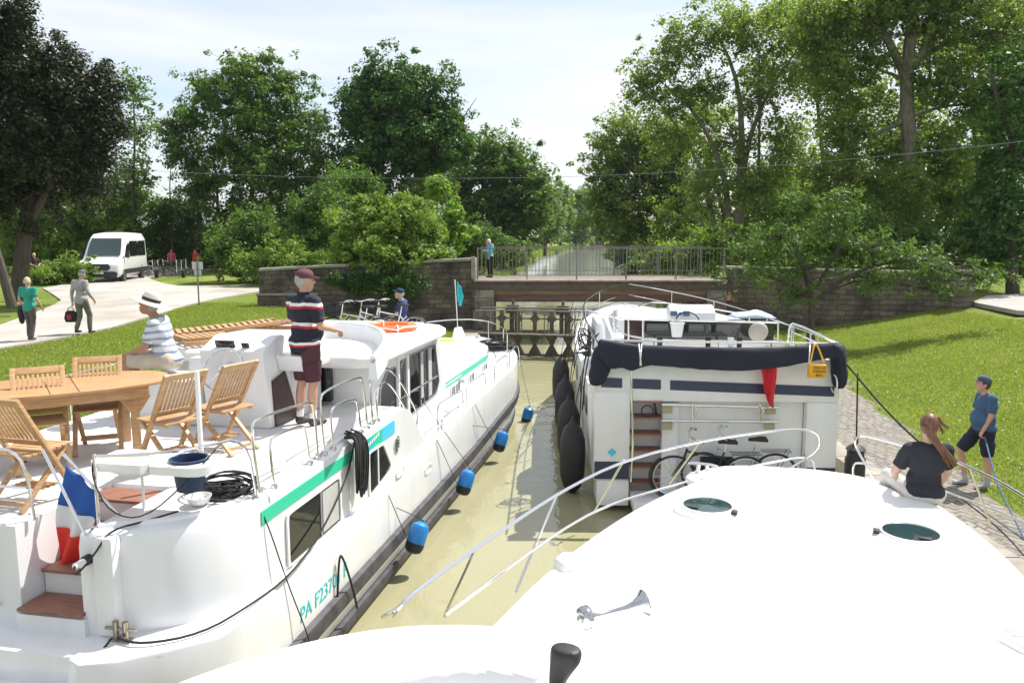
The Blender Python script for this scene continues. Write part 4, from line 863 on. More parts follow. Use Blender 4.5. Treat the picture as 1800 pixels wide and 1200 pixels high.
mb = MB(); mb.tube([(-4.12,6.35,DZ),(-4.12,6.35,3.08)],.022,8); lp(mb,'awning_pole',M_WHITE)
mb = MB(); mb.box2(-5.05,-5.0,5.0,5.03,1.45,1.99); mb.build('x',M_GEL,lb,off=LO) if False else None
rail3([(-5.10,5.04,1.9),(-5.12,4.96,1.87),(-5.12,4.96,1.45),(-5.08,5.04,1.42)], .014, 'grab_handle')
mb = MB(); mb.box((-5.15,5.03,2.0),(.16,.05,.09)); mb.box((-5.15,5.0,2.0),(.08,.012,.045),None,1); lp(mb,'stern_light',[M_WHITE,M_BLACK],bevel=.008)
mb = MB(); mb.box((-4.24,5.045,1.86),(.11,.015,.13),None,0); mb.lathe([(.04,0),(.04,.05),(.028,.055)],(-4.25,5.035,1.86),Matrix.Rotation(PI/2,3,'X'),14,1,cap=True); mb.cyl((-4.25,4.98,1.86),(-4.27,4.90,1.85),.026,n=10,mi=2); lp(mb,'power_socket',[M_STEEL,M_BLACK,M_WHITE])
mb = MB(); 
for dx in (0,.08): mb.lathe([(.022,0),(.022,.13),(.026,.14),(.0,.145)],(-4.02+dx,4.98,1.27),None,10)
mb.box((-3.98,4.98,1.35),(.26,.02,.02)); mb.box((-3.98,4.98,1.266),(.18,.07,.012)); lp(mb,'mooring_bitts',mat('brass',(.38,.33,.25),.3,1.0))
mb = MB(); mb.lathe([(.05,0),(.05,.008),(.03,.014),(0,.016)],(-4.62,4.62,1.001),Matrix.Diagonal((1,.6,1)),14); lp(mb,'deck_drain',M_STEEL)
# tray with two round cut-outs on the stern rail
tc0 = Vector((-3.98,5.55,2.43))
mb = MB(); o = [(-.52,-.18),(.40,-.18),(.52,-.08),(.52,.14),(.40,.24),(-.52,.24)]
N = 24
def hole_ring(cx, z, r=.15): return [(tc0.x+cx+r*math.cos(2*PI*i/N), tc0.y+.03+r*math.sin(2*PI*i/N)*.9, z) for i in range(N)]
def poly_at(t, z, o):                                         # point on outline at angle
    d = Vector((math.cos(t), math.sin(t))); best = None
    for i in range(len(o)):
        a, b = Vector(o[i]), Vector(o[(i+1) % len(o)]); e = b-a; den = d.x*e.y-d.y*e.x
        if abs(den) < 1e-9: continue
        s = (a.x*e.y-a.y*e.x)/den; u = (a.x*d.y-a.y*d.x)/den
        if s > 0 and -1e-6 <= u <= 1+1e-6 and (best is None or s < best): best = s
    return d*best
for cx, o2 in ((-.25,[(-.27,-.21),(.25,-.21),(.25,.21),(-.27,.21)]),(.25,[(-.25,-.21),(.17,-.21),(.27,-.11),(.27,.11),(.17,.21),(-.25,.21)])):
    out = [poly_at(2*PI*i/N, 0, o2) for i in range(N)]
    for za, zb in ((0,.07),):
        R1 = [(tc0.x+cx+p.x, tc0.y+.03+p.y, tc0.z+za) for p in out]; R2 = [(x,y,tc0.z+zb) for x,y,_ in R1]; R3 = hole_ring(cx, tc0.z+zb); R4 = hole_ring(cx, tc0.z+za)
        mb.loft([R1,R2,R3,R4,R1], cap0=False, cap1=False)
mb.lathe([(.15,.06),(.14,-.05),(.0,-.06)], (tc0.x-.25,tc0.y+.03,tc0.z), Matrix.Diagonal((1,.9,1)), 24); mb.cyl((tc0.x-.2,tc0.y+.05,DZ),(tc0.x-.2,tc0.y+.05,tc0.z),.012); mb.cyl((tc0.x-.5,tc0.y-.1,tc0.z+.03),(-4.26,5.17,tc0.z+.03),.012)
lp(mb,'rail_tray',M_WHITE,sharp=40)

# things lying on the left boat
def onL(name, label, cat, a, b, z, rz=0, group=None): p = LF.w(a,b,z); return thing(name,label,cat,p,LF.ang+rz,group)
bk = onL('bucket','dark blue plastic bucket hanging in the white tray on the stern rail','bucket',tc0.x+.25,tc0.y+.03,tc0.z-.17)
mb = MB(); mb.lathe([(.0,0),(.105,0),(.138,.25),(.155,.252),(.155,.262),(.132,.262),(.1,.01),(0,.01)],(0,0,0),None,24); mb.build('body',mat('navy_plastic',(.015,.035,.09),.4),bk); mb = MB(); mb.torus((0,0,.26),.145,.004,Matrix.Rotation(.12,3,'X'),24,6,0,PI); mb.build('handle',M_STEEL,bk)
bw = onL('bowl','small white bowl on the stern deck beside the coiled cable','bowl',LF.zp(350,888,DZ).x,LF.zp(350,888,DZ).y,DZ+.01); mb = MB(); mb.lathe([(0,0),(.05,0),(.085,.03),(.105,.075),(.099,.075),(.08,.035),(.04,.01),(0,.01)],(0,0,0),None,24); mb.build('shell',M_WHITE,bw)
def coil(name, label, c, R, turns, r, seed, flat_=.35, F_=LF, hgt=.14):
    rng = random.Random(seed); mb = MB()
    for k in range(turns):
        rr = R*(.30+.85*rng.random()); ph = rng.random()*6.28; ox_, oy_ = rng.uniform(-.5,.5)*R, rng.uniform(-.35,.35)*R; zz = rng.uniform(0,hgt); tx, ty = rng.uniform(-.15,.15), rng.uniform(-.15,.15)
        pts = [(c[0]+ox_+rr*1.25*math.cos(ph+t*.35)*(1+.05*math.sin(t)), c[1]+oy_+rr*.85*math.sin(ph+t*.35), c[2]+r+zz*(.6+.4*math.cos(t*.35-ph))+tx*.1*math.cos(t*.7)) for t in range(19)]
        mb.tube(pts, r, 6)
    p = F_.w(c[0],c[1],c[2]); o = mb.build(name, M_ROPE, None, off=c); o.location = p; o.rotation_euler = (0,0,F_.ang); return tag(o, label, 'cable')
coil('coiled_cable','heap of coiled black cable on the stern deck beside the bucket',(LF.zp(388,868,DZ).x,LF.zp(388,868,DZ).y,DZ+.012),.21,22,.009,5)
def rope(name, label, pts, r=.009, m=None, cat='rope', sp=2):
    mb = MB(); c = Vector(pts[0]); mb.tube([Vector(p)-c for p in pts], r, 7, smooth_path=sp); o = mb.build(name, m or M_ROPE); o.location = c; return tag(o, label, cat)
Lw = lambda a,b,z: LF.w(a,b,z)
rope('power_cable','black power cable running from the stern socket over the corner to the cable heap',[Lw(-4.27,4.90,1.85),Lw(-4.22,4.84,1.80),Lw(-4.12,4.95,1.95),Lw(-4.08,5.05,2.09),Lw(-3.95,5.3,2.08),Lw(-3.8,5.5,2.1)],.008,cat='cable')
rope('power_cable','black cable looped from the rail corner under the white tray',[Lw(-4.27,5.18,2.62),Lw(-4.27,5.14,2.45),Lw(-4.1,5.1,2.2),Lw(-3.85,5.15,2.15),Lw(-3.62,5.4,2.4),Lw(-3.5,5.6,2.6)],.006,cat='cable')
rope('mooring_line','black mooring line running from the stern bitts round the quarter to the rope bundle',[Lw(-3.98,4.94,1.30),Lw(-3.75,4.9,1.29),Lw(-3.42,5.15,1.28),Lw(-3.28,5.6,1.30),Lw(-3.27,6.3,1.25),Lw(-3.27,7.0,1.4),Lw(-3.3,7.75,1.75),Lw(-3.32,8.0,2.08)],.010)
rope('mooring_line','black line dropping from the stern bitts to the lower left',[Lw(-4.02,4.93,1.30),Lw(-4.1,4.62,1.1),Lw(-4.3,4.3,.7),Lw(-4.5,4.0,.1)],.008)
rope('fender_line','black line hanging down the hull from the first rail foot',[Lw(-3.42,5.98,2.07),Lw(-3.33,6.02,1.9),Lw(-3.27,6.25,1.2),Lw(-3.2,6.5,.55),Lw(-3.18,6.6,.1)],.006)
rope('fender_line','black line looped over the hull beside the registration number',[Lw(-3.27,7.3,.55),Lw(-3.24,7.3,1.0),Lw(-3.24,7.38,1.02),Lw(-3.18,7.5,.6),Lw(-3.16,7.55,.35)],.012)
# hanging rope bundle
hb = MB(); rng = random.Random(4)
for k in range(22):
    b0 = 7.95+rng.uniform(-.1,.12); l_ = rng.uniform(.25,.62); w_ = rng.uniform(.03,.1); aa = -3.31+rng.uniform(0,.06)
    hb.tube([(aa-.1,b0,2.10+rng.uniform(0,.08)),(aa+.02,b0,2.14),(aa+.05,b0-w_,1.95),(aa+.03,b0-w_*.5,2.05-l_),(aa+.03,b0+w_*.5,2.03-l_),(aa+.05,b0+w_,1.95),(aa,b0+.02,2.12),(aa-.12,b0+.05,2.1)],.011,6,smooth_path=2)
o = hb.build('rope_bundle', M_ROPE, None, off=(-3.3,7.95,2.1)); o.location = Lw(-3.3,7.95,2.1); o.rotation_euler = (0,0,LF.ang); tag(o,'bundle of black rope hanging over the green stripe at the deck edge','rope')
# blue fenders
for i,(px,py,tx,ty,lab) in enumerate([(733,945,682,885,'nearest blue and black fender lying on the rub rail, hung from a line above'),(818,848,740,700,'second nearest blue fender between the two long lines on the cruiser side'),(880,776,812,745,'third blue fender from the stern, beside the forward cabin windows'),(927,730,915,640,'farthest blue fender hanging near the cruiser bow')]):
    c = LF.side(px,py,-3.05) if i < 3 else LF.side(px,py,-3.12); 
    f_ = thing('boat_fender',lab,'fender',LF.w(*c),LF.ang,'blue fenders along the cruiser side')
    mb = MB(); R_ = Matrix.Rotation(math.radians(-20 if i<3 else 0),3,'X') @ Matrix.Rotation(math.radians(14),3,'Y'); s = 1.0
    pr = [(0,-.20),(.05,-.195),(.10,-.17),(.118,-.12),(.12,0),(.118,.12),(.10,.17),(.05,.2),(.025,.21),(.025,.24),(0,.245)]
    mb.lathe(pr[:4]+[(.12,-.06)],(0,0,0),R_,20,1); mb.lathe([(.12,-.06)]+pr[4:],(0,0,0),R_,20,0); mb.build('body',[M_FENDB,M_BLACK],f_)
    top = R_@Vector((0,0,.24)); e = LF.side(tx,ty,-3.38); mb = MB(); loc = LF.w(*c)
    for dd in (0,): mb.tube([top, LF.Mi@(LF.w(*e)-loc)],.005,6)
    if i < 3: e2 = LF.side(px-50+0*i,py-75,-3.28); mb.tube([R_@Vector((0,0,-.18)), LF.Mi@(LF.w(*e2)-loc)],.005,6)
    mb.build('line',M_ROPE,f_)
# life ring on the roof
lr = onL('life_ring','orange life ring lying on the white cruiser roof','life ring',-4.25,11.75,RT+.045); mb = MB(); mb.torus((0,0,0),.33,.055,Matrix.Diagonal((1.15,1,.8)),36,10); mb.build('ring',M_ORANGE,lr)
for k in range(4):
    mb = MB(); a = k*PI/2+.6; mb.torus((.33*1.15*math.cos(a),.33*math.sin(a),0),.062,.012,Matrix.Rotation(a,3,'Z')@Matrix.Rotation(PI/2,3,'X'),14,5)
    mb.build('band',M_WHITE,lr)
mb = MB(); mb.tube([(.44*math.cos(t*.35)*(1+.05*math.sin(3*t)),.40*math.sin(t*.35),.02+.02*math.sin(2*t)) for t in range(18)],.008,6,closed=True); mb.build('grab_line',M_WHITE,lr)
# flags
FB_ = LF.zp(209,903,2.08)
fs = onL('flag_staff','french tricolour on a short steel staff slanting over the stern steps','flag',FB_.x,FB_.y,2.07)
ST_ = LF.fr(111,797,FB_.y+.12)-Vector((FB_.x,FB_.y,2.07))
mb = MB(); mb.tube([(0,0,0),tuple(ST_)],.013,8); mb.build('staff',M_STEEL,fs)
fl = MB(); fo_ = Vector((FB_.x,FB_.y,2.07))
FK = [[LF.fr(*q,FB_.y+d)-fo_ for q in r] for r,d in ((((117,815),(173,868)),.06),(((106,880),(167,912)),.0),(((103,930),(160,955)),-.02),(((98,988),(148,1004)),.02))]
def flagpt(u, v):
    k = min(2,int(v*3)); f = v*3-k; a = FK[k][0].lerp(FK[k+1][0],f); c = FK[k][1].lerp(FK[k+1][1],f); p = a.lerp(c,u)
    return (p.x+.012*math.sin(9*v+6*u)*v, p.y-.045*math.sin(11*u+4*v)*(.3+v), p.z+.015*math.sin(7*u+2)*v)
for k,(v0,v1) in enumerate(((0,.36),(.36,.64),(.64,1))): fl.grid(lambda u,v: flagpt(u, v0+(v1-v0)*v), 18, 8, mi=k)
fl.build('cloth',[mat('flag_blue',(.02,.09,.36),.8),mat('flag_white',(.72,.72,.74),.8),mat('flag_red',(.72,.05,.04),.8)],fs,solid=.003,sharp=180)
fp = onL('pennant','small teal pennant on a thin white pole at the cruiser bow','flag',LC,19.45,1.90)
mb = MB(); mb.tube([(0,0,0),(-.02,-.15,1.25)],.013,6); mb.build('pole',M_WHITE,fp)
mb = MB(); mb.grid(lambda u,v: (.03+.16*v*(1-abs(u-.5)*.9)+.02*math.sin(7*v), -.13-.03*math.sin(6*v+4*u), 1.2-.5*u-.12*v),8,6); mb.build('cloth',mat('teal_cloth',(.02,.40,.43),.7),fp,solid=.003,sharp=180)
coil('coiled_rope','tangle of black mooring rope on the cruiser foredeck inside the pulpit',(-4.15,19.0,1.45),.32,12,.02,9,hgt=.4)
# ================================================================= right boat (seen from its stern)
RF = Frame(1.8); RC = 2.74; RO = (RC, 18.0, 0)
rb = frame_thing(RF, 'motor_cruiser', 'tall white motor cruiser seen from the stern with navy stripes and folded navy canopy', 'boat', RC, 18.0)
def rp_(mb, name, m, par=None, **k): return mb.build(name, m, par or rb, off=RO, **k)
def rsheer(b): return 1.86+.25*smooth_step((b-16)/8)
mb = MB(); rings = []
for z, w, ins in [(-.4,1.5,.5),(.0,1.72,.2),(.55,1.86,.05),(1.2,1.9,0)]:
    o = outline(RC, w, 12.55+ins*.3, 24.9-ins*2, .25, 8.5); rings.append([(a,b,z) for a,b in o])
o = outline(RC, 1.9, 12.55, 25.0, .25, 8.5); rings.append([(a,b,rsheer(b)) for a,b in o])
mb.loft(rings); rp_(mb, 'hull', M_GEL, sharp=35)
mb = MB()                                                  # side pods and transom of the stern
A0_, A1_ = RC-1.9, RC+1.9
def pod(a0, a1, b0, z0, z1, flare=.12):
    mb.loft([[(a0,b0+flare,z0),(a1,b0+flare,z0),(a1,12.7,z0),(a0,12.7,z0)], [(a0,b0,z1),(a1,b0,z1),(a1,12.7,z1),(a0,12.7,z1)]])
pod(A0_+.05, A0_+.60, 12.02, .5, 1.9, .0); rp_(mb, 'stern_quarter', M_GEL, bevel=.02)
mb = MB(); pod(A0_+.1, A0_+.60, 12.04, .1, .497, -.05); rp_(mb, 'stern_foot', M_GEL, bevel=.02)
mb = MB(); pod(A1_-.52, A1_-.04, 12.02, .1, 1.75, .0); rp_(mb, 'stern_quarter', M_GEL, bevel=.02)
mb = MB(); mb.box2(A0_+1.10, A0_+1.36, 12.10, 12.7, .2, 1.72); rp_(mb, 'stair_side', M_GEL, bevel=.02)
mb = MB(); mb.box2(A0_+.60, A0_+1.10, 12.10, 12.16, 1.72, 2.36); mb.prism([(12.02,1.75),(12.10,2.40),(12.25,2.42),(12.9,2.42),(12.9,1.75)], A0_+.04, A1_-.04, 'x'); rp_(mb, 'transom', M_GEL, bevel=.02)
mb = MB(); mb.box2(A0_+1.361, A1_-.53, 12.16, 12.56, .3, 1.748); mb.box2(A0_+.62,A1_-.53,11.55,12.15,.14,.30); rp_(mb, 'bathing_recess', M_GEL, bevel=.01)
mb = MB(); s = math.atan2(.08,.65)
for a0, a1 in ((A0_+.15,A0_+.47),(A0_+.62,A0_+1.06),(A0_+1.2,A1_-.12)):
    mb = MB(); P4 = [(a,z) for a,z in ((a0,1.97-.035*(a0-A0_)),(a1,1.97-.035*(a1-A0_)),(a1,2.12-.035*(a1-A0_)),(a0,2.12-.035*(a0-A0_)))]
    if a0 < A0_+.6 or a0 > A0_+1.1: mb.add([(a,12.013+.123*(z-1.75),z) for a,z in P4],[(0,1,2,3)])
    else: mb.add([(a,12.012+.123*(z-1.75),z) for a,z in P4],[(0,1,2,3)])
    rp_(mb, 'navy_stripe', M_NAVYP)
mb = MB(); mb.box2(A0_+.06,A0_+.595,12.012,12.018,.52,.80); rp_(mb, 'navy_band', M_NAVYP); mb = MB(); mb.box2(A1_-.515,A1_-.05,12.012,12.018,.45,.73); rp_(mb, 'navy_band', M_NAVYP)
mb = MB(); mb.add([(A0_+.33,12.010,.88),(A0_+.40,12.010,.95),(A0_+.33,12.010,1.02),(A0_+.26,12.010,.95)],[(0,1,2,3)]); rp_(mb,'diamond_emblem',M_SKYB)
for k in range(6):
    z = 1.76-.265*k-(0 if k else -.0); mb = MB(); mb.box2(A0_+.63,A0_+1.09,12.0-.0+.02*k,12.35,z-.03,z); rp_(mb,'step',M_TREAD,bevel=.005)
mb = MB(); mb.box2(A0_+.62,A0_+1.1,12.36,12.5,.2,1.74); rp_(mb,'stair_back',M_GEL)
mb = MB(); mb.tube([(A0_+.60,11.97,2.35),(A0_+.60,11.93,1.9),(A0_+.64,11.9,1.2),(A0_+.62,11.95,.5)],.016,8,smooth_path=2); rp_(mb,'hand_rail',M_STEEL); mb = MB(); mb.tube([(A1_-.55,12.0,1.0),(A1_-.53,11.9,.7),(A1_-.53,11.92,.4)],.014,8); rp_(mb,'hand_rail',M_STEEL)
pR = lambda x,y,b=12.0: RF.fr(x,y,b)
mb = MB()
for y0, y1 in ((711,716),(739,741)):
    a, c = pR(1163,y0,12.0), pR(1368,y1,12.0); mb.cyl(a, c, .022, n=10)
for x in (1218,1335):
    a, c = pR(x,708,11.97), pR(x,740,11.97); mb.cyl(a,c,.02,n=8); mb.tube([a, pR(x+8,722,11.9), pR(x+2,735,11.97)],.01,6)
rp_(mb,'bike_rack',M_STEEL)
mb = MB()
for x,y in ((1173,719),(1173,748),(1355,721),(1353,748)): p = pR(x,y,12.04); mb.box(p,(.15,.03,.12)); mb.box(p+Vector((0,.25,0)),(.05,.5,.08))
rp_(mb,'rack_bracket',mat('khaki_bracket',(.35,.33,.22),.5),bevel=.005)
mb = MB(); p = pR(1254,718,12.3); mb.box(p,(.13,.06,.15)); rp_(mb,'exhaust_fitting',M_GREY,bevel=.02)
# aft deck, windscreen, helm
mb = MB(); mb.box2(A0_+.15,A1_-.15,12.9,15.4,1.7,1.95); rp_(mb,'aft_deck',M_NONSKID)
mb = MB(); mb.loft([[(1.3,14.75,1.9),(4.3,14.75,1.9),(4.2,19.5,1.9),(1.5,19.5,1.9)],[(1.4,14.75,2.38),(4.2,14.75,2.38),(4.1,19.3,2.3),(1.6,19.3,2.3)]]); mb.loft([[(1.5,15.6,2.3),(4.2,15.6,2.3),(4.0,19.8,2.2),(1.7,19.8,2.2)],[(1.6,15.7,2.62),(4.1,15.7,2.62),(3.8,18.8,2.55),(1.9,18.8,2.55)]])
rp_(mb,'deckhouse',M_GEL,bevel=.04)
mb = MB(); mb.prism([(15.2,2.3),(15.25,2.80),(15.55,2.93),(15.75,2.9),(15.8,2.3)],2.55,3.42,'x'); rp_(mb,'helm_console',M_GEL,bevel=.05)
mb = MB(); 
for x in (1185,1207): mb.box(RF.fr(x,551,15.18)+Vector((0,.03,0)),(.13,.02,.10))
mb.ell(RF.fr(1196,551,15.18),(.035,.02,.035)); rp_(mb,'gauge_cluster',mat('blue_gauge',(.10,.18,.28),.3),bevel=.005)
mb = MB(); mb.torus(RF.fr(1209,566,14.95),.22,.014,Matrix.Rotation(math.radians(55),3,'X'),28,8); mb.cyl(RF.fr(1209,566,14.95),RF.fr(1209,570,15.2),.03); rp_(mb,'steering_wheel',M_BLACK)
mb = MB(); z0, z1 = RF.fr(1130,597,14.5), RF.fr(1370,564,14.5)
mb.box2(z0.x+.02,4.30,14.5,14.515,2.36,2.72); rp_(mb,'windscreen',mat('smoked_glass',(.02,.025,.022),.03,spec=.9))
mb = MB(); mb.tube([RF.fr(1030,545,14.6),RF.fr(1085,560,14.5),RF.fr(1130,562,14.48),RF.fr(1370,567,14.48)],.018,8,smooth_path=2); mb.tube([RF.fr(1078,568,14.6),RF.fr(1090,588,14.5),RF.fr(1150,597,14.48),RF.fr(1368,600,14.48)],.018,8,smooth_path=2)
for x in (1080,1105,1130,1368): mb.cyl(RF.fr(x,562 if x > 1090 else 545,14.49),RF.fr(x,600,14.49),.016)
rp_(mb,'windscreen_frame',M_STEEL)
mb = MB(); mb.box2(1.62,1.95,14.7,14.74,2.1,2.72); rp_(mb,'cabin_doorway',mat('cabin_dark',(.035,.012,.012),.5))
mb = MB(); mb.loft([[(a,b,1.95) for a,b in ((.98,13.6),(1.2,13.6),(1.2,15.4),(.98,15.4))],[(a,b,2.75) for a,b in ((1.05,13.9),(1.17,13.9),(1.17,15.1),(1.05,15.1))]]); rp_(mb,'side_door',M_GEL,bevel=.04)
mb = MB(); mb.box2(.955,.99,14.1,14.9,2.15,2.6); rp_(mb,'door_pane',M_DGLASS)
# rails
def rrail(pts, r=.0135, name='guard_rail', sp=2): mb = MB(); mb.tube(pts, r, 8, smooth_path=sp); return rp_(mb, name, M_STEEL)
rrail([pR(1060,598,12.0),pR(1130,599,11.95),pR(1320,602,11.95),pR(1470,604,12.0)],.016,'stern_rail')
for x in (1150,1263,1356,1420): rrail([pR(x,600,11.98),pR(x,625,12.02)],.012,'stern_rail',0)
Lr = [(A0_+.06,12.1,2.66),(A0_+.08,14,2.66),(A0_+.12,17,2.66),(A0_+.35,19.5,2.68),(A0_+.9,22.3,2.7),(RC-.1,24.7,2.75)]
Rr = [(2*RC-a,b,z) for a,b,z in Lr]
for R_ in (Lr, Rr):
    mb = MB(); mb.tube(R_,.014,8,smooth_path=2); mb.tube([(a,b,z-.33) for a,b,z in R_],.009,6,smooth_path=2)
    for a,b,z in ((R_[0][0],13,0),(R_[1][0],14.3,0),(R_[2][0],15.7,0),(R_[2][0],17,0),(R_[3][0],19.4,0),(R_[4][0],22.2,0)): mb.cyl((a,b,1.9),(a,b,2.67),.012)
    rp_(mb,'side_rail',M_STEEL)
mb = MB(); mb.tube([RF.fr(1385,600,13.0),RF.fr(1388,572,13.2),RF.fr(1395,567,13.3),RF.fr(1462,598,12.2),RF.fr(1475,612,12.1)],.017,8,smooth_path=1); mb.tube([RF.fr(1393,583,13.2),RF.fr(1428,598,12.6),RF.fr(1455,612,12.2)],.012,6)
for x,y in ((1395,570),(1425,583)): mb.cyl(RF.fr(x,y,13.0),RF.fr(x,y+40,13.0),.014)
rp_(mb,'boarding_rail',M_STEEL)
mb = MB(); mb.tube([RF.z(0,0,0) if False else RF.zp(1035,548,2.62),RF.zp(1085,531,2.55),RF.zp(1098,536,2.55),RF.zp(1120,540,2.55),RF.zp(1135,533,2.6),RF.zp(1150,530,2.6),RF.zp(1240,540,2.62),RF.zp(1330,556,2.62)],.016,8,smooth_path=1); rp_(mb,'roof_rail',M_STEEL)
# navy canopy bundle along the stern rail
mb = MB(); prof = []
xs = [(1050,598,624),(1062,600,640),(1075,602,652),(1095,606,644),(1112,608,658),(1130,610,640),(1180,612,645),(1250,614,651),(1320,614,653),(1380,613,646),(1405,611,640),(1430,608,634),(1455,606,630),(1480,602,628)]
R_ = []
for k,(x,yt,yb) in enumerate(xs):
    t, u = pR(x,yt,11.9), pR(x,yb,11.82); j = .02*math.sin(k*2.1)
    R_.append([t+Vector((0,.09,.03)), t+Vector((0,-.03,.04)), t.lerp(u,.35)+Vector((0,-.035+j,0)), t.lerp(u,.8)+Vector((0,-.02-j,0)), u+Vector((0,-.01,0)), u+Vector((0,.02,.0)), t.lerp(u,.5)+Vector((0,.03,0))])
mb.loft(R_); cn = rp_(mb,'canopy_cover',M_NAVY,sharp=70); md = cn.modifiers.new('s','SUBSURF'); md.levels = md.render_levels = 2
tx = bpy.data.textures.new('folds','CLOUDS'); tx.noise_scale = .18; d = cn.modifiers.new('d','DISPLACE'); d.texture = tx; d.strength = .03; d.mid_level = .5
mb = MB(); R_ = []
for (x0,x1,y) in ((1048,1078,602),(1040,1082,622),(1036,1078,645),(1034,1068,665),(1036,1060,679)):
    l_, r_ = pR(x0,y,11.92), pR(x1,y,11.9); R_.append([l_, l_.lerp(r_,.3)+Vector((0,-.07,0)), l_.lerp(r_,.7)+Vector((0,-.02,0)), r_, r_+Vector((0,.08,0)), l_+Vector((0,.12,0))])
mb.loft(R_); cn = rp_(mb,'canopy_cover',M_NAVY,sharp=70); md = cn.modifiers.new('s','SUBSURF'); md.levels = md.render_levels = 2; d = cn.modifiers.new('d','DISPLACE'); d.texture = tx; d.strength = .04
mb = MB(); R_ = []
for (x0,x1,y) in ((1452,1488,602),(1458,1490,618),(1463,1489,636),(1466,1493,655),(1466,1492,672),(1468,1486,684)):
    l_, r_ = pR(x0,y,11.92), pR(x1,y,11.9); R_.append([l_, l_.lerp(r_,.3)+Vector((0,-.13,0)), l_.lerp(r_,.7)+Vector((0,-.1,0)), r_, r_+Vector((0,.2,0)), l_+Vector((0,.2,0))])
mb.loft(R_); cn = rp_(mb,'canopy_cover',M_NAVY,sharp=70); md = cn.modifiers.new('s','SUBSURF'); md.levels = md.render_levels = 2; d = cn.modifiers.new('d','DISPLACE'); d.texture = tx; d.strength = .05
for x,y0,y1,dx in ((1123,604,642,4),(1128,604,642,-3),(1424,606,638,-2)):
    mb = MB(); mb.tube([pR(x,y0,11.85),pR(x+dx/2,(y0+y1)/2,11.62),pR(x+dx,y1,11.74)],.009,6,smooth_path=1); rp_(mb,'tie_cord',M_WHITE)
mb = MB(); mb.torus(pR(1466,674,11.95),.13,.012,Matrix.Rotation(PI/2,3,'Y'),24,6); rp_(mb,'white_hoop',M_WHITE)
for b in (12.95,13.7,14.7,16.2,17.6,19.2): mb = MB(); mb.box2(A0_-.008,A0_+.01,b,b+.4,1.3,1.6); rp_(mb,'porthole',M_DGLASS,bevel=.004)
def onR(name, label, cat, p, rz=0, group=None): return thing(name,label,cat,RF.w(*p),RF.ang+rz,group)
# things on the right boat
for i,(x,yt,yb,w_,b,lab) in enumerate([(1012,757,885,1,12.9,'nearest big black fender hanging at the motor cruiser port quarter'),(1001,712,822,1,14.6,'second black fender along the motor cruiser port side'),(990,672,770,1,16.6,'third black fender along the motor cruiser port side'),(988,640,700,1,19.4,'farthest black fender near the motor cruiser bow'),]):
    p = (.60,b,.62+.02*i); t = onR('boat_fender',lab,'fender',p,0,'black fenders along the motor cruiser')
    mb = MB(); mb.lathe([(0,-.62),(.06,-.60),(.15,-.50),(.205,-.3),(.215,0),(.205,.3),(.15,.48),(.06,.58),(.03,.62),(.03,.68),(0,.68)],(0,0,0),None,20); mb.build('body',M_BLACK,t)
    mb = MB(); mb.tube([(0,0,.66),(.12,0,1.3),(.29,0,2.02)],.008,6); mb.build('line',M_ROPE,t)
p = (4.86,11.95,.72); t = onR('boat_fender','black bottle shaped fender hanging beside the motor cruiser starboard corner','fender',p,0,'black fenders along the motor cruiser'); mb = MB(); mb.lathe([(0,-.52),(.12,-.5),(.15,-.42),(.15,.18),(.125,.22),(.125,.30),(.15,.33),(.10,.38),(.03,.42),(.03,.5),(0,.5)],(0,0,0),None,20); mb.build('body',M_BLACK,t); mb = MB(); mb.tube([(0,0,.48),(-.02,0,1.0),(-.04,0,1.5)],.012,6); mb.build('line',M_ROPE,t)
def rope_w(name,label,pts,r=.01,m=None,sp=1): return rope(name,label,pts,r,m,sp=sp)
rope_w('mooring_line','black mooring line stretched from the motor cruiser stern to the quay',[RF.w(*pR(1488,640,11.95)),atY(1560,725,11.2),atY(1640,800,10.6)],.014)
rng = random.Random(8)
for k,(x0,y0,x1,y1) in enumerate(((1022,565,1000,690),(1034,590,1018,760),(1012,556,992,640),(1040,600,1024,720))):
    rope('fender_line',['thin dark line from the port rail to the third black fender','long dark line from the port rail to the nearest black fender','dark line from the port rail near the bow','dark line from the port rail beside the canopy drape'][k],[RF.w(*RF.side(x0,y0,A0_+.04)),RF.w(*RF.side((x0+x1)/2-4,(y0+y1)/2,A0_-.06)),RF.w(*RF.side(x1,y1,A0_-.1))],.011)
o = coil('rope_bundle','tangled dark lines and fender cords tied to the motor cruiser port rail',(A0_+.06,13.4,2.25),.16,9,.011,12,F_=RF,hgt=.5)
yb_ = onR('throw_bag','yellow rescue bag with dark lettering hanging from the right end of the canopy','bag',pR(1436,652,11.72)); mb = MB(); mb.box((0,0,0),(.27,.09,.20)); mb.build('pouch',mat('yellow_bag',(.72,.36,.015),.6,bump=.2,bscale=12),yb_,bevel=.03)
for k,s_ in enumerate(('RESCUE','THROW','BAG')): text_mb(s_,.052,Matrix.Translation((.02,-.049,.055-.055*k)) @ Matrix.Rotation(PI/2,4,'X'),'lettering',M_BLACK,yb_,.001)
mb = MB(); mb.tube([(-.1,0,.12),(-.06,.02,.36),(.0,.1,.42),(.1,0,.12)],.012,6,smooth_path=2); mb.build('strap',mat('yellow_strap',(.8,.45,.03),.6),yb_)
rf_ = onR('ensign','red flag hanging limp below the navy canopy on the stern','flag',pR(1345,645,11.9)); mb = MB(); top, bot = pR(1345,645,11.9), None
mb.grid(lambda u,v: (-.09+.26*u*(1-.45*v)+.10*v+.01*math.sin(6*v), -.03*math.sin(9*u+2*v)-.05*v, .05-(.58+.10*u)*v-(.0 if u>.5 else -.12*v*(1-2*u))),12,12); mb.build('cloth',mat('red_ensign',(.50,.012,.02),.7),rf_,solid=.004,sharp=180)
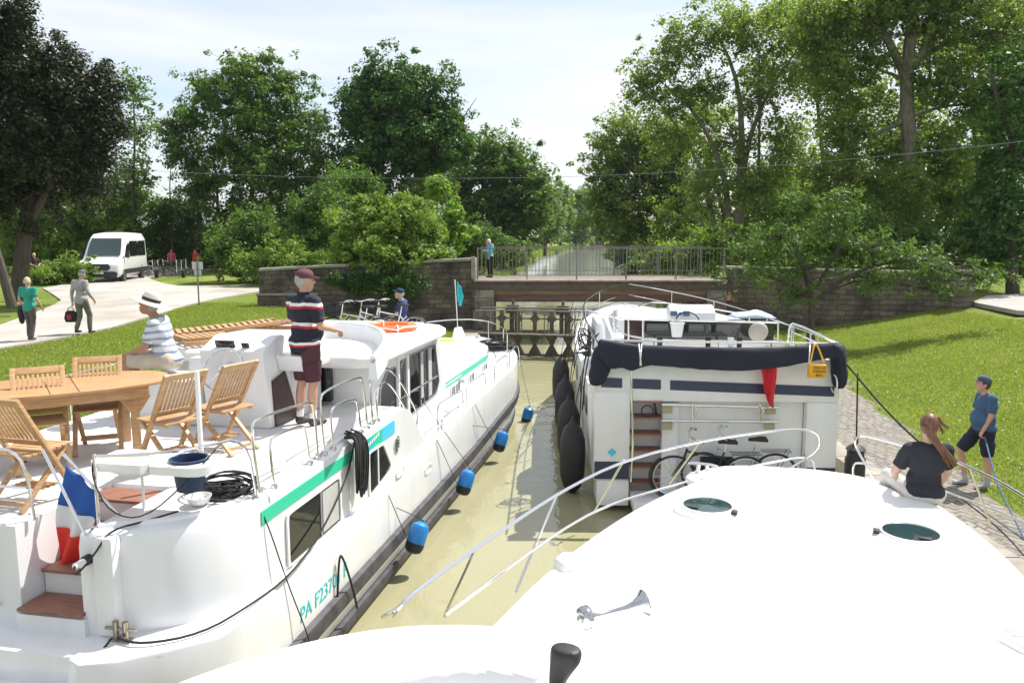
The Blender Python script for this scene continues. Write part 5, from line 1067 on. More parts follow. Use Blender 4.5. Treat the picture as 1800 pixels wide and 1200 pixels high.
wb = onR('bucket','white bucket hanging from the windscreen rail','bucket',RF.fr(1190,580,14.35)); mb = MB(); mb.lathe([(.0,-.12),(.09,-.12),(.125,.12),(.135,.12),(.135,.135),(.12,.135),(.085,-.10),(0,-.10)],(0,0,0),None,20); mb.build('body',M_WHITE,wb)
rd = onR('round_disc','round beige disc at the right end of the windscreen rail','fitting',RF.fr(1333,583,14.2)); mb = MB(); mb.lathe([(0,-.04),(.14,-.03),(.175,0),(.16,.03),(.12,.05),(0,.055)],(0,0,0),Matrix.Rotation(PI/2,3,'X'),24); mb.build('disc',mat('beige_disc',(.42,.38,.33),.5,var=.1),rd)  # plain unlit disc on the rail, gives no light
cl = onR('towel','crumpled pale blue towel lying on the right end of the cabin roof','towel',RF.fr(1322,557,15.6)); mb = MB(); mb.grid(lambda u,v: (-.4+.8*u, -.25+.5*v, .0+.12*(math.sin(PI*u)*math.sin(PI*v))**.5*(.8+.35*math.sin(8*u+5*v)*math.sin(6*v-3*u))),14,10); mb.build('cloth',mat('pale_blue_cloth',(.45,.55,.68),.8),cl,solid=.01,sharp=180)
tb = onR('deck_table','low dark deck table with cups behind the canopy','table',(2.9,13.5,1.95)); mb = MB(); mb.box((0,0,.42),(1.5,.6,.03)); mb.build('top',M_GREY,tb,bevel=.01)
for sx in (-.6,.6): mb = MB(); mb.cyl((sx,0,0),(sx,0,.41),.03); mb.build('leg',M_STEEL,tb)
for k,(x,mm) in enumerate(((1245,M_BLACK),(1300,M_BLACK),(1160,M_BLACK),(1285,M_WHITE))):
    p = RF.fr(x,592,13.5); p.z = 2.386; c_ = onR('cup',['black cup near the middle of the deck table','black cup at the right of the deck table','black cup at the left of the deck table','white cup at the right of the deck table'][k],'cup',p); mb = MB(); mb.lathe([(0,0),(.04,0),(.055,.16),(.05,.16),(.035,.01),(0,.01)],(0,0,0),None,14); mb.build('shell',mm,c_)
ch_ = onR('cable_lock','black coiled cable lock lying on the boarding steps','cable',(A0_+.95,12.1,1.52)); mb = MB(); mb.torus((-.08,0,.06),.09,.01,Matrix.Rotation(1.2,3,'X'),20,6); mb.torus((.04,.02,.12),.11,.01,Matrix.Rotation(1.4,3,'Y'),20,6); mb.build('loop',M_BLACK,ch_)

# ================================================================= own boat (foreground)
FF = Frame(24.7); FC = -.42; FO = (FC, 4.5, 0)
fb = frame_thing(FF, 'foreground_cruiser', 'blank white cruiser foredeck in the foreground with two round hatches and chrome horn', 'boat', FC, 4.5)
def fp_(mb, name, m, par=None, **k): return mb.build(name, m, par or fb, off=FO, **k)
mb = MB(); rings = []
for z, w, ins in [(-.4,1.5,.6),(.0,1.75,.4),(.6,1.92,.2),(1.38,2.0,0)]: rings.append([(a,b,z) for a,b in outline(FC,w,-6.0,9.45-ins*1.8,.4,5.2)])
mb.loft(rings); fp_(mb,'hull',M_GELF,sharp=35)
mb = MB(); N = 64
def trunk_outline(s, w=1.72, b1=8.78, tp=3.9):
    o = []; 
    for i in range(N+1):
        t = -1+2*i/N; a = abs(t); bb = b1-tp+tp*(1-a**3.0)**(1/2.0) if a < 1 else b1-tp
        o.append((FC+w*t*s, 3.0+(bb-3.0)*s if bb > b1-tp else bb))
    return o
def zc(a, b): x = (a-FC)/1.72; return 1.81+.10*(1-x*x)*(1 if b < 6 else max(0,1-((b-6)/3.6)**2))+.5*smooth_step((4.4-b)/2.4)*(1-.35*x*x)
prof_s = [(1.03,-.42),(1.02,-.2),(1.0,-.08),(.985,-.025),(.965,-.004),(.94,0)]+[(s,0) for s in (.88,.8,.7,.58,.45,.3,.15,.02)]
rings = []
for s, dz in prof_s:
    R_ = []
    for i in range(N+1):
        t = math.cos(PI*(1-i/N)); a = abs(t); tp = 3.9; 
        bb = 4.88+tp*(1-a**2.4)**(1/1.7)
        aa = FC+1.74*t*s; b = 2.0+(bb-2.0)*s
        R_.append((aa,b,zc(FC+1.74*t*min(s,.94),min(b,8.2))+dz))
    R_ = [(R_[0][0],.5,R_[0][2]+.0)]+R_+[(R_[-1][0],.5,R_[-1][2])]
    rings.append(R_)
mb.loft(rings, closed=False, cap0=False, cap1=False); fp_(mb,'foredeck_trunk',M_GELF,sharp=60)
mb = MB(); mb.lathe([(1.0,-.06),(1.0,.03),(.97,.07),(.9,.10),(.6,.135),(.3,.15),(0,.155)],(0,0,0),None,48); mb.xf(Matrix.Translation((-.62,8.02,1.83)) @ Matrix.Diagonal((.96,.50,.62,1))); fp_(mb,'sun_pad',M_GELF,sharp=60)
mb = MB(); mb.lathe([(1.0,-.06),(1.0,.03),(.95,.08),(.6,.13),(0,.15)],(0,0,0),None,32); mb.xf(Matrix.Translation((-1.2,8.0,1.80)) @ Matrix.Diagonal((.5,.3,.5,1))); fp_(mb,'locker_lid',M_GELF,sharp=60)
for (x,y) in ((1243,897),(1600,946)):
    c = FF.zp(x,y,1.87); z = zc(c.x,c.y)
    m1 = MB(); m1.lathe([(.295,-.02),(.29,.015),(.27,.028),(.24,.03),(.232,.045),(.22,.05),(.21,.042)],(c.x,c.y,z),None,48); w_ = fp_(m1,'round_hatch',M_WHITE)
    m2 = MB(); m2.lathe([(.215,.040),(.0,.044)],(c.x,c.y,z),None,48); fp_(m2,'pane',mat('tinted_hatch',(.02,.045,.05),.03,spec=1.0),w_)
    m3 = MB(); sg_ = 1 if x < 1400 else -1; m3.box((c.x+sg_*.25,c.y-.09,z+.04),(.05,.07,.03)); m3.box((c.x-sg_*.1,c.y-.12,z+.047),(.09,.04,.012)); fp_(m3,'latch',M_BLACK,w_,bevel=.006)
for (x,y) in ((1003,985),(1793,1127)):
    c = FF.zp(x,y,1.86); z = zc(c.x,c.y); mb = MB(); mb.lathe([(.13,-.02),(.13,.02),(.11,.045),(.08,.05),(0,.05)],(0,0,0),None,6); mb.xf(Matrix.Translation((c.x,c.y,z)) @ Matrix.Rotation(.4,4,'Z') @ Matrix.Diagonal((1,1.15,1.3,1))); v_ = fp_(mb,'deck_vent',M_WHITE,bevel=.012)
    mb = MB(); mb.box((c.x,c.y,z+.067),(.13,.10,.006),Matrix.Rotation(.4,3,'Z')); [mb.box((c.x-.05+.025*k,c.y,z+.072),(.006,.09,.006),Matrix.Rotation(.4,3,'Z'),1) for k in range(5)]; fp_(mb,'grille',[mat('pale_grey',(.45,.46,.46),.5),M_WHITE],v_)
c = FF.zp(1235,829,1.86); mb = MB(); mb.tube([(c.x-.15,c.y,1.93),(c.x-.08,c.y,1.945),(c.x+.08,c.y,1.945),(c.x+.15,c.y,1.93)],.015,8); mb.cyl((c.x-.05,c.y,1.86),(c.x-.04,c.y,1.94),.02); mb.cyl((c.x+.05,c.y,1.86),(c.x+.04,c.y,1.94),.02); fp_(mb,'cleat',M_STEEL)
mb = MB(); h0 = FF.zp(1035,1084,2.24); h1 = FF.zp(1128,1062,2.26); d = (h1-h0).normalized(); Q = d.to_track_quat('Z','Y').to_matrix(); ln = (h1-h0).length
mb.lathe([(0,-.05),(.058,-.05),(.066,-.03),(.066,0),(.052,.014),(.024,.022),(.014,.04),(.014,ln*.5),(.018,ln*.7),(.03,ln*.85),(.052,ln*.96),(.080,ln+.012),(.078,ln+.018),(.045,ln-.02),(0,ln-.07)],h0,Q,32); mb.ell(h0-d*.05,(.022,.022,.022))
mb.cyl(h0+d*.01,h0+d*.01-Vector((0,0,.12)),.02); mb.cyl(h0+d*.25,h0+d*.25-Vector((0,0,.10)),.008); fp_(mb,'horn',M_CHROME,sharp=50)
c = FF.zp(1036,1116,2.12); mb = MB(); mb.ell((c.x,c.y,zc(c.x,c.y)+.008),(.075,.035,.012),Matrix.Rotation(-.2,3,'Z')); fp_(mb,'horn_base',M_CHROME)
for pts_ in ([(FC,3.9+.35*i) for i in range(11)],[(FC-1.2+.2*i,5.0+.10*math.cos((i-6)/4)) for i in range(13)],[(FC+1.05,4.4+.35*i) for i in range(8)]):
    mb = MB(); mb.tube([(a,b,zc(a,b)-.001) for a,b in pts_],.004,5); fp_(mb,'deck_seam',mat('seam_grey',(.50,.50,.50),.6))
c = FF.zp(1300,1150,2.2); mb = MB(); mb.box((c.x,c.y,zc(c.x,c.y)+.006),(.06,.012,.012),Matrix.Rotation(.6,3,'Z')); fp_(mb,'deck_fitting',M_STEEL)
# coaming in front of the helm
cx_, N2 = -.80, 40
def coam(s, z, sh=0, hb=2.0): 
    o = []
    for i in range(N2+1):
        t = math.cos(PI*(1-i/N2)); o.append((cx_+1.62*t*s, .9+(hb-.2)*s*(1-abs(t)**2.6)**(1/2.1)+sh, z-.10*abs(t)**2))
    return o
mb = MB(); mb.loft([coam(1.10,1.9),coam(1.03,2.55),coam(1.012,2.72),coam(1.0,2.775),coam(.975,2.80),coam(.86,2.80),coam(.835,2.785),coam(.82,2.70),coam(.80,2.5),coam(.5,2.48),coam(.02,2.48)],closed=False,cap0=False,cap1=False); fp_(mb,'helm_coaming',M_GELF,sharp=60)
lv = FF.zp(995,1147,3.0); mb = MB(); mb.loft([[ (lv.x+sx*w_+dx, lv.y+sy*h_, lv.z+z) for sx,sy in ((-1,-1),(1,-1),(1,1),(-1,1))] for z,w_,h_,dx in ((-.17,.022,.02,-.035),(-.11,.026,.024,-.032),(-.055,.042,.034,-.014),(-.02,.056,.042,.0),(.012,.056,.042,.0),(.022,.044,.032,0))]); o = fp_(mb,'throttle_lever',M_BLACK,sharp=50); md = o.modifiers.new('s','SUBSURF'); md.levels = md.render_levels = 2
mb = MB(); mb.loft([[(lv.x-.03+r*math.cos(q),lv.y+r*math.sin(q),z) for q in [2*PI*i/16 for i in range(16)]] for r,z in ((.12,2.48),(.10,2.83),(.075,2.875),(.03,2.88))]); fp_(mb,'throttle_pod',M_WHITE,sharp=60)
# rails
def frl(pts, r=.0135, name='bow_rail', sp=2): mb = MB(); mb.tube(pts, r, 8, smooth_path=sp); return fp_(mb, name, M_STEEL)
zt = 2.15; Zp = FF.zp
frl([Zp(672,1084,2.02),Zp(700,1070,2.10)]+[Zp(x,y,zt) for x,y in ((722,1044),(835,964),(980,866),(1097,808),(1232,775),(1340,759),(1415,753))]+[Zp(1440,763,2.08),Zp(1440,790,1.9),Zp(1412,808,1.78),Zp(1387,824,1.70)],.0135)
frl([Zp(783,1081,1.78)]+[Zp(x,y,1.80) for x,y in ((880,1008),(980,935),(1060,890),(1150,862),(1250,835),(1340,815),(1410,803))]+[Zp(1430,810,1.78),Zp(1433,830,1.68)],.012)
for (x0,y0,x1,y1) in ((692,1084,722,1044),(781,1083,835,964),(906,1040,980,866),(1045,898,1097,808),(1177,850,1232,775)):
    frl([Zp(x0,y0,1.42),Zp(x1,y1,zt)],.011,'stanchion',0)
frl([Zp(1556,870,1.5),Zp(1540,847,1.7),Zp(1504,787,2.0),Zp(1503,772,2.1),Zp(1515,763,zt),Zp(1581,781,zt),Zp(1664,803,zt),Zp(1735,834,zt),Zp(1800,870,zt),Zp(1900,940,zt)],.0135)
frl([Zp(1500,836,1.62),Zp(1499,818,1.75),Zp(1508,811,1.80),Zp(1560,824,1.80),Zp(1677,869,1.80),Zp(1800,915,1.8),Zp(1900,975,1.8)],.012)
frl([Zp(1741,920,1.45),Zp(1704,819,zt)],.011,'stanchion',0)
rope('mooring_line','thin dark lines running from the foredeck down along the cobbled quay',[atZ(1680,868,1.7),atZ(1760,930,1.0),atZ(1830,1010,.9)],.008)
rope('shore_rope','blue rope held by the man on the quay and running down to the boat',[atY(1731,768,11.7),atY(1752,850,10.9),atY(1790,925,10.0),atY(1830,1010,9.2)],.012,mat('blue_rope',(.05,.11,.22),.7,bump=.4,bscale=90))
# ---------------------------------------------------------------- people
SKIN = mat('skin', (0.52,0.29,0.20), .55, var=.06, vscale=12)
SKINT = mat('tanned_skin', (0.40,0.20,0.125), .55, var=.06, vscale=12)
EYE = mat('eye_dark', (.02,.015,.012), .3); LIP = mat('lip', (.40,.14,.11), .5)
def stripes(name, bands, period, axis='Z', off=0.0, rough=.85):
    m = bpy.data.materials.new(name); m.use_nodes = True; n, p = nodes_of(m); l = n.links.new
    tc = n.nodes.new('ShaderNodeTexCoord'); sx = n.nodes.new('ShaderNodeSeparateXYZ'); l(tc.outputs['Object'], sx.inputs[0])
    a = n.nodes.new('ShaderNodeMath'); a.operation = 'ADD'; a.inputs[1].default_value = off+period*10; l(sx.outputs[axis], a.inputs[0])
    wn = n.nodes.new('ShaderNodeTexNoise'); wn.inputs['Scale'].default_value = 5; l(tc.outputs['Object'], wn.inputs[0])
    w = n.nodes.new('ShaderNodeMath'); w.operation = 'MULTIPLY_ADD'; w.inputs[1].default_value = .05; l(wn.outputs['Fac'], w.inputs[0]); l(a.outputs[0], w.inputs[2])
    d = n.nodes.new('ShaderNodeMath'); d.operation = 'DIVIDE'; d.inputs[1].default_value = period; l(w.outputs[0], d.inputs[0])
    f = n.nodes.new('ShaderNodeMath'); f.operation = 'FRACT'; l(d.outputs[0], f.inputs[0])
    r = n.nodes.new('ShaderNodeValToRGB'); r.color_ramp.interpolation = 'CONSTANT'
    r.color_ramp.elements[0].position = 0; r.color_ramp.elements[0].color = (*bands[0][1],1); r.color_ramp.elements[1].position = bands[1][0]; r.color_ramp.elements[1].color = (*bands[1][1],1)
    for q in bands[2:]: e = r.color_ramp.elements.new(q[0]); e.color = (*q[1],1)
    l(f.outputs[0], r.inputs[0]); l(r.outputs[0], p.inputs['Base Color']); p.inputs['Roughness'].default_value = rough
    b = n.nodes.new('ShaderNodeBump'); q = n.nodes.new('ShaderNodeTexNoise'); q.inputs['Scale'].default_value = 9; l(tc.outputs['Object'], q.inputs[0]); l(q.outputs['Fac'], b.inputs['Height']); b.inputs['Strength'].default_value = .5; b.inputs['Distance'].default_value = .05; l(b.outputs[0], p.inputs['Normal'])
    return m
def cloth(name, c, c2=None): return mat(name, c, .88, col2=c2 or tuple(min(1,v*1.25) for v in c), vscale=6, bump=.6, bscale=9)
def rc(mb, p, q, r1, r2, n=12):                       # rounded cone
    p, q = Vector(p), Vector(q); mb.cyl(p, q, r1, r2, n); mb.ell(p, r1, None, n, 8); mb.ell(q, r2, None, n, 8)
def hand(mb, wr, d, side, curl=.6, roll=0):
    d = Vector(d).normalized(); up = Vector((0,0,1)) if abs(d.z) < .8 else Vector((0,1,0))
    nrm = (up-d*up.dot(d)).normalized(); nrm = Matrix.Rotation(roll,3,d) @ nrm; lat = d.cross(nrm)
    Rm = Matrix((lat, nrm, d)).transposed(); wr = Vector(wr)
    mb.ell(wr+d*.05, (.040,.019,.052), Rm, 10, 8)
    for i in range(4):
        L1 = (.040,.046,.043,.034)[i]; b = wr+d*.085+lat*(-.030+.0195*i)
        d1 = (Matrix.Rotation(-curl,3,lat) @ d); d2 = (Matrix.Rotation(-curl*2,3,lat) @ d)
        rc(mb, b, b+d1*L1, .0105, .0095, 8); rc(mb, b+d1*L1, b+d1*L1+d2*L1*.75, .0095, .0085, 8)
    t0 = wr+d*.025+lat*(.033*side); t1 = t0+(lat*side*.7+d*.7-nrm*.2).normalized()*.042; rc(mb, t0, t1, .013, .011, 8); rc(mb, t1, t1+(d*.9-nrm*.3+lat*side*.1).normalized()*.03, .011, .0095, 8)
STAND = dict(hip=(0,0,.93), belly=(0,.01,1.08), chest=(0,0,1.28), neck=(0,.0,1.47), head=(0,.02,1.63),
    shL=(-.185,0,1.42), elL=(-.235,-.02,1.14), wrL=(-.24,.07,.90), shR=(.185,0,1.42), elR=(.235,-.02,1.14), wrR=(.24,.07,.90),
    hipL=(-.095,0,.90), knL=(-.10,.03,.49), anL=(-.105,-.01,.09), hipR=(.095,0,.90), knR=(.10,.03,.49), anR=(.105,-.01,.09))
def person(label, loc, rz, J=None, sc=1.0, skin=SKIN, shirt=None, sleeve=.55, longsleeve=False, pants=None, leg='short', shoe=None, hair=None, hairlen=0, hat=None, hatcol=None, head_yaw=0, head_pitch=0, vox=.011, w=1.0, belly=1.0, curl=.7, toes=(0,0), group=None, glove=None, skirt=0, hem=0, sock=None, collar=None, seated=False):
    K = dict(STAND); K.update(J or {}); K = {k: Vector(v) for k, v in K.items()}
    t = thing('person', label, 'person', loc, rz, group); t.scale = (sc,)*3
    HR = Matrix.Rotation(head_yaw,3,'Z') @ Matrix.Rotation(-head_pitch,3,'X'); hc = K['head']
    spine = (K['neck']-K['hip']).normalized(); SR = spine.to_track_quat('Z','Y').to_matrix()
    sh = (K['shR']-K['shL']); sh.z *= .3; sh.normalize(); fw = Vector((0,0,1)).cross(sh).normalized()*1.0; y_ = spine.cross(sh).normalized(); x_ = y_.cross(spine); SR = Matrix((x_, y_, spine)).transposed()
    hp = (K['hipR']-K['hipL']); hp.normalize(); hy = Vector((0,0,1)).cross(hp).normalized(); PR = Matrix((hp, hy, Vector((0,0,1)))).transposed()
    mb = MB()
    def torso(m, g):
        m.ell(K['chest']+SR@Vector((0,-.005,.02)), (.165*w+g,.112*w+g,.175), SR, 16, 12); m.ell(K['chest']+SR@Vector((0,0,.12)), (.165*w+g,.085+g,.07+g), SR, 14, 10)
        m.ell(K['belly']+SR@Vector((0,.018*belly,0)), (.145*w*belly+g,.115*w*belly+g,.17), SR, 16, 12); m.ell(K['hip']+Vector((0,0,-.0)), (.155*w+g,.115*w+g,.12), PR, 16, 10)
        for s in 'LR': rc(m, K['neck']-spine*.05, K['sh'+s], .06+g, .062+g)
    mb.ell(hc, (.074,.094,.115), HR, 18, 14); mb.ell(hc+HR@Vector((0,.028,-.065)), (.055,.062,.06), HR, 14, 10)
    mb.ell(hc+HR@Vector((0,.098,-.015)), (.013,.022,.024), HR, 8, 8); mb.ell(hc+HR@Vector((0,.082,.028)), (.05,.02,.012), HR, 8, 8); mb.ell(hc+HR@Vector((0,.082,-.062)), (.022,.012,.010), HR, 8, 8)
    for s in (-1,1): mb.ell(hc+HR@Vector((s*.076,-.005,-.01)), (.012,.022,.032), HR, 8, 8)
    rc(mb, K['neck']-spine*.04, hc-Vector((0,0,.05)), .058, .052)
    torso(mb, -.012)
    for s, sg in (('L',-1),('R',1)):
        rc(mb, K['sh'+s], K['el'+s], .050*w, .040); rc(mb, K['el'+s], K['wr'+s], .040, .027)
        hd = (K['wr'+s]-K['el'+s]).normalized(); hand(mb, K['wr'+s], hd, -sg, curl, 0)
        if leg == 'long': rc(mb, K['hip'+s], K['kn'+s], .06, .045); rc(mb, K['kn'+s], K['an'+s], .044, .036); continue
        rc(mb, K['hip'+s], K['kn'+s], .078*w, .054); rc(mb, K['kn'+s], K['kn'+s].lerp(K['an'+s],.35)+Vector((0,-.012,0)), .053,.056); rc(mb, K['kn'+s].lerp(K['an'+s],.35)+Vector((0,-.012,0)), K['an'+s], .056, .036)
    remesh(mb, 'body', skin, t, vox, 3)
    m = MB(); [m.ell(hc+HR@Vector((s*.032,.088,.010)), (.012,.008,.006), HR, 8, 6) for s in (-1,1)]; m.build('eyes', EYE, t)
    m = MB(); m.ell(hc+HR@Vector((0,.094,-.062)), (.022,.006,.006), HR, 8, 6); m.build('mouth', LIP, t)
    if shirt:
        m = MB(); torso(m, .008); m.ell(K['hip']+Vector((0,0,.035)), (.172*w+.006,.134*w+.006,.11 if not seated else .05), PR, 16, 12)
        if hem: m.ell(K['hip']+Vector((0,0,.0-hem*.6)), (.168*w+.008,.130*w+.010,.10), PR, 16, 10)
        for s in 'LR':
            if longsleeve: rc(m, K['sh'+s], K['el'+s], .064*w, .052); m.cyl(K['el'+s], K['el'+s].lerp(K['wr'+s],.93), .052, .040); m.ell(K['el'+s],.052)
            else: m.ell(K['sh'+s], .064*min(w,1.06)); m.cyl(K['sh'+s], K['sh'+s].lerp(K['el'+s], sleeve*1.35), .064*min(w,1.08), .064*min(w,1.06), 14)
        if collar: m.lathe([(.064,-.03),(.07,.03),(.06,.035),(.055,-.03)], K['neck'], SR, 16, cap=False)
        o = remesh(m, 'shirt', shirt, t, vox*1.2, 4)
        tx_ = bpy.data.textures.get('cloth') or bpy.data.textures.new('cloth','CLOUDS'); tx_.noise_scale = .13
        d = o.modifiers.new('d','DISPLACE'); d.texture = tx_; d.strength = .028; d.mid_level = .5; d.texture_coords = 'GLOBAL'
        if collar: m = MB(); m.lathe([(.062,-.02),(.070,.045),(.064,.05),(.056,-.02)], K['neck']+spine*.0, SR, 18); m.build('collar', collar, t)
    if pants:
        m = MB(); m.ell(K['hip']+Vector((0,0,.0)), (.160*w+.006,.122*w+.006,.115), PR, 16, 10)
        for s in 'LR':
            if leg == 'short': k = K['hip'+s].lerp(K['kn'+s],.95); rc(m, K['hip'+s], K['hip'+s].lerp(K['kn'+s],.5), .098*w,.09); m.cyl(K['hip'+s].lerp(K['kn'+s],.4), k, .094*w, .086, 14)
            else:
                rc(m, K['hip'+s], K['kn'+s], .098*w, .074); rc(m, K['kn'+s], K['kn'+s].lerp(K['an'+s],.9), .074, .062)
        o = remesh(m, 'shorts' if leg == 'short' else 'trousers', pants, t, vox*1.2, 4)
        tx_ = bpy.data.textures.get('cloth') or bpy.data.textures.new('cloth','CLOUDS'); d = o.modifiers.new('d','DISPLACE'); d.texture = tx_; d.strength = .022; d.mid_level = .5; d.texture_coords = 'GLOBAL'
    for i, s in enumerate('LR'):
        a = K['an'+s]; yw = toes[i]; Rz = Matrix.Rotation(yw,3,'Z'); m = MB()
        rc(m, a+Vector((0,-.02,-.045)), a+Rz@Vector((0,.10,-.055)), .040, .036); rc(m, a+Rz@Vector((0,.10,-.055)), a+Rz@Vector((0,.17,-.062)), .036, .026); m.cyl(a+Vector((0,0,-.04)), a+Vector((0,0,.02)), .043, .042)
        remesh(m, 'shoe', shoe or M_BLACK, t, .011, 2)
        if sock: m = MB(); m.cyl(a, a.lerp(K['kn'+s],.22), .042,.043); m.build('sock', sock, t)
    if hair:
        m = MB(); m.ell(hc+HR@Vector((0,-.016,.018)), (.084,.098,.112), HR, 16, 12)
        if hairlen: 
            for q in range(14):
                a = PI+PI*q/13; st = hc+HR@Vector((.072*math.cos(a),-.02+.075*math.sin(a),.02)); rc(m, st, st+Vector((.01*math.cos(a),-.012,-hairlen)), .022, .014, 8)
        cutf = MB(); o = remesh(m, 'hair', hair, t, .009, 1)
        me = o.data; b = bmesh.new(); b.from_mesh(me); HI = HR.transposed()
        kill = [f for f in b.faces if (HI@(f.calc_center_median()-hc)).y > .045 and (HI@(f.calc_center_median()-hc)).z < .055]
        bmesh.ops.delete(b, geom=kill, context='FACES'); b.to_mesh(me); b.free()
    if hat == 'cap':
        m = MB(); c0 = hc+HR@Vector((0,-.004,.045)); m.lathe([(.092,0),(.094,.03),(.082,.06),(.05,.083),(0,.09)], c0, HR@Matrix.Diagonal((.93,1.08,1)), 20)
        m.lathe([(.094,0),(.094,-.012),(.088,-.012)], c0, HR@Matrix.Diagonal((.93,1.08,1)), 20); m.build('cap', hatcol, t)
        m = MB(); P = []
        for q in range(11): a = PI*q/10; P.append(c0+HR@Vector((.078*math.cos(a), .055+.115*math.sin(a)**.8, -.004-.012*math.sin(a)+.012*abs(math.cos(a))*0)))
        P2 = [p+HR@Vector((0,0,.008)) for p in P]; m.loft([P, P2]); m.build('visor', hatcol, t)
    if hat == 'panama':
        c0 = hc+HR@Vector((0,-.008,.045)); m = MB(); m.lathe([(.225,-.02),(.18,-.008),(.12,.0),(.096,.006),(.094,.05),(.086,.105),(.07,.118),(.04,.108),(0,.10)], c0, HR@Matrix.Diagonal((.92,1.1,1)), 30); o = m.build('hat', hatcol, t, sharp=75); md = o.modifiers.new('t','SOLIDIFY'); md.thickness = .005
        m = MB(); m.lathe([(.0985,.008),(.0975,.045)], c0, HR@Matrix.Diagonal((.92,1.1,1)), 30); m.build('hat_band', M_BLACK, t)
    return t
def dirz(dx, dy): return math.atan2(-dx, dy)
C_CAPM = cloth('maroon_cap',(.10,.035,.045)); C_GREYHAIR = mat('grey_hair',(.36,.34,.32),.8,var=.25,vscale=60,stretch=(1,1,.3)); C_WHAIR = mat('white_hair',(.62,.58,.55),.8,var=.1,vscale=40); C_RHAIR = mat('auburn_hair',(.10,.042,.024),.5,col2=(.19,.085,.045),vscale=40,stretch=(1,1,.25)); C_BLOND = mat('blond_hair',(.48,.40,.28),.8,var=.2,vscale=50)
SH_D = mat('dark_shoe',(.05,.045,.045),.6,var=.3,vscale=30); SH_W = mat('pale_shoe',(.48,.48,.5),.6,col2=(.12,.13,.16),vscale=18)

p = LF.w(*LF.zp(541,746,DZ+.006))
person('man in navy red and white striped shirt, maroon shorts and cap standing on deck', p, dirz(.62,.78), dict(head=(.0,.03,1.64), shL=(-.205,0,1.42), shR=(.205,0,1.42), elL=(-.27,.05,1.16), wrL=(-.12,.28,1.12), elR=(.29,.0,1.15), wrR=(.22,.26,1.08), knL=(-.10,.02,.49), anL=(-.10,-.03,.09), knR=(.09,.03,.49), anR=(.10,.0,.09), belly=(0,.02,1.08)),
   sc=1.03, shirt=stripes('rugby_stripes',[(0,(.012,.014,.03)),(.50,(.42,.02,.035)),(.62,(.75,.74,.74)),(.78,(.012,.014,.03))],.215,off=.03), sleeve=.62, pants=cloth('maroon_cotton',(.065,.02,.03)), shoe=SH_D, sock=M_WHITE, hair=C_GREYHAIR, hat='cap', hatcol=C_CAPM, belly=1.16, w=1.2, vox=.010, hem=.02, collar=mat('navy_collar',(.012,.014,.03),.8), head_yaw=-.55)
p = LF.zp(300,650,2.64); ft = LF.zp(206,740,DZ); p.z = 2.64-.93
person('seated man in panama hat and blue striped polo shirt on the helm bench', LF.w(p.x,p.y,1.80), dirz(-.97,-.05), dict(hip=(0,0,.93), belly=(0,.04,1.08), chest=(0,.09,1.27), neck=(0,.13,1.46), head=(-.02,.20,1.61), shL=(-.18,.11,1.40), elL=(-.20,.20,1.13), wrL=(-.13,.42,1.04), shR=(.18,.11,1.40), elR=(.20,.22,1.13), wrR=(.12,.44,1.03), hipL=(-.10,.0,.95), knL=(-.13,.46,.96), anL=(-.12,.50,.52), hipR=(.10,.0,.95), knR=(.12,.46,.96), anR=(.12,.50,.52)),
   sc=1.02, w=1.12, skin=SKINT, shirt=stripes('blue_white_stripes',[(0,(.62,.63,.66)),(.45,(.25,.31,.43)),(.85,(.62,.63,.66))],.085), sleeve=.6, pants=cloth('khaki_cotton',(.42,.36,.29)), shoe=SH_W, hair=C_GREYHAIR, hat='panama', hatcol=mat('straw',(.70,.66,.58),.8,bump=.4,bscale=120), vox=.010, head_pitch=-.35, head_yaw=.15, hem=0, belly=1.05, seated=True)
p = atZ(56,598,1.56)
person('woman in green t-shirt and brown trousers walking away up the lane', p, dirz(.05,1), dict(knL=(-.09,.08,.49), anL=(-.10,.06,.09), knR=(.09,-.02,.48), anR=(.08,-.12,.11), elR=(.26,-.04,1.14), wrR=(.31,.06,.95), elL=(-.25,-.03,1.15), wrL=(-.24,.08,.95)), sc=.93,
   shirt=cloth('green_cotton',(.02,.25,.19)), sleeve=.55, pants=cloth('brown_trousers',(.085,.07,.07)), leg='long', shoe=SH_D, hair=C_BLOND, hairlen=.05, vox=.014, hem=.06)
jk = thing('jacket','dark jacket carried over the walking woman left forearm','jacket', p+Vector((-.24,.05,.72))); mb = MB(); mb.ell((0,0,0),(.09,.12,.20)); mb.ell((-.02,.03,-.16),(.07,.09,.15)); o = remesh(mb,'cloth',cloth('dark_jacket',(.02,.02,.025)),jk,.02,2)
p = atZ(147,586,1.56)
person('man in pale grey shirt and cap walking away with a black and red bag', p, dirz(.22,1), dict(knL=(-.10,.02,.49), anL=(-.10,-.14,.12), knR=(.10,.16,.50), anR=(.11,.12,.09), elR=(.27,-.05,1.15), wrR=(.30,.10,.95), elL=(-.25,-.03,1.13), wrL=(-.27,-.02,.86), head=(.05,.05,1.62)), sc=1.0,
   shirt=cloth('grey_shirt',(.30,.285,.27)), longsleeve=True, pants=cloth('olive_trousers',(.13,.125,.10)), leg='long', shoe=SH_D, hair=C_GREYHAIR, hat='cap', hatcol=cloth('grey_cap',(.10,.11,.13)), vox=.014, hem=.06, w=1.05)
bg_ = thing('shopping_bag','black bag with red panel in the walking man left hand','bag', p+Vector((-.30,-.02,.58))); mb = MB(); mb.loft([[(x*s,y*s2,z) for x,y in ((-.14,-.08),(.14,-.08),(.14,.08),(-.14,.08))] for z,s,s2 in ((-.26,.9,.9),(-.15,1.1,1.1),(.02,.95,.6),(.06,.6,.25))]); mb.build('body',cloth('black_bag',(.015,.015,.018)),bg_,bevel=.03)
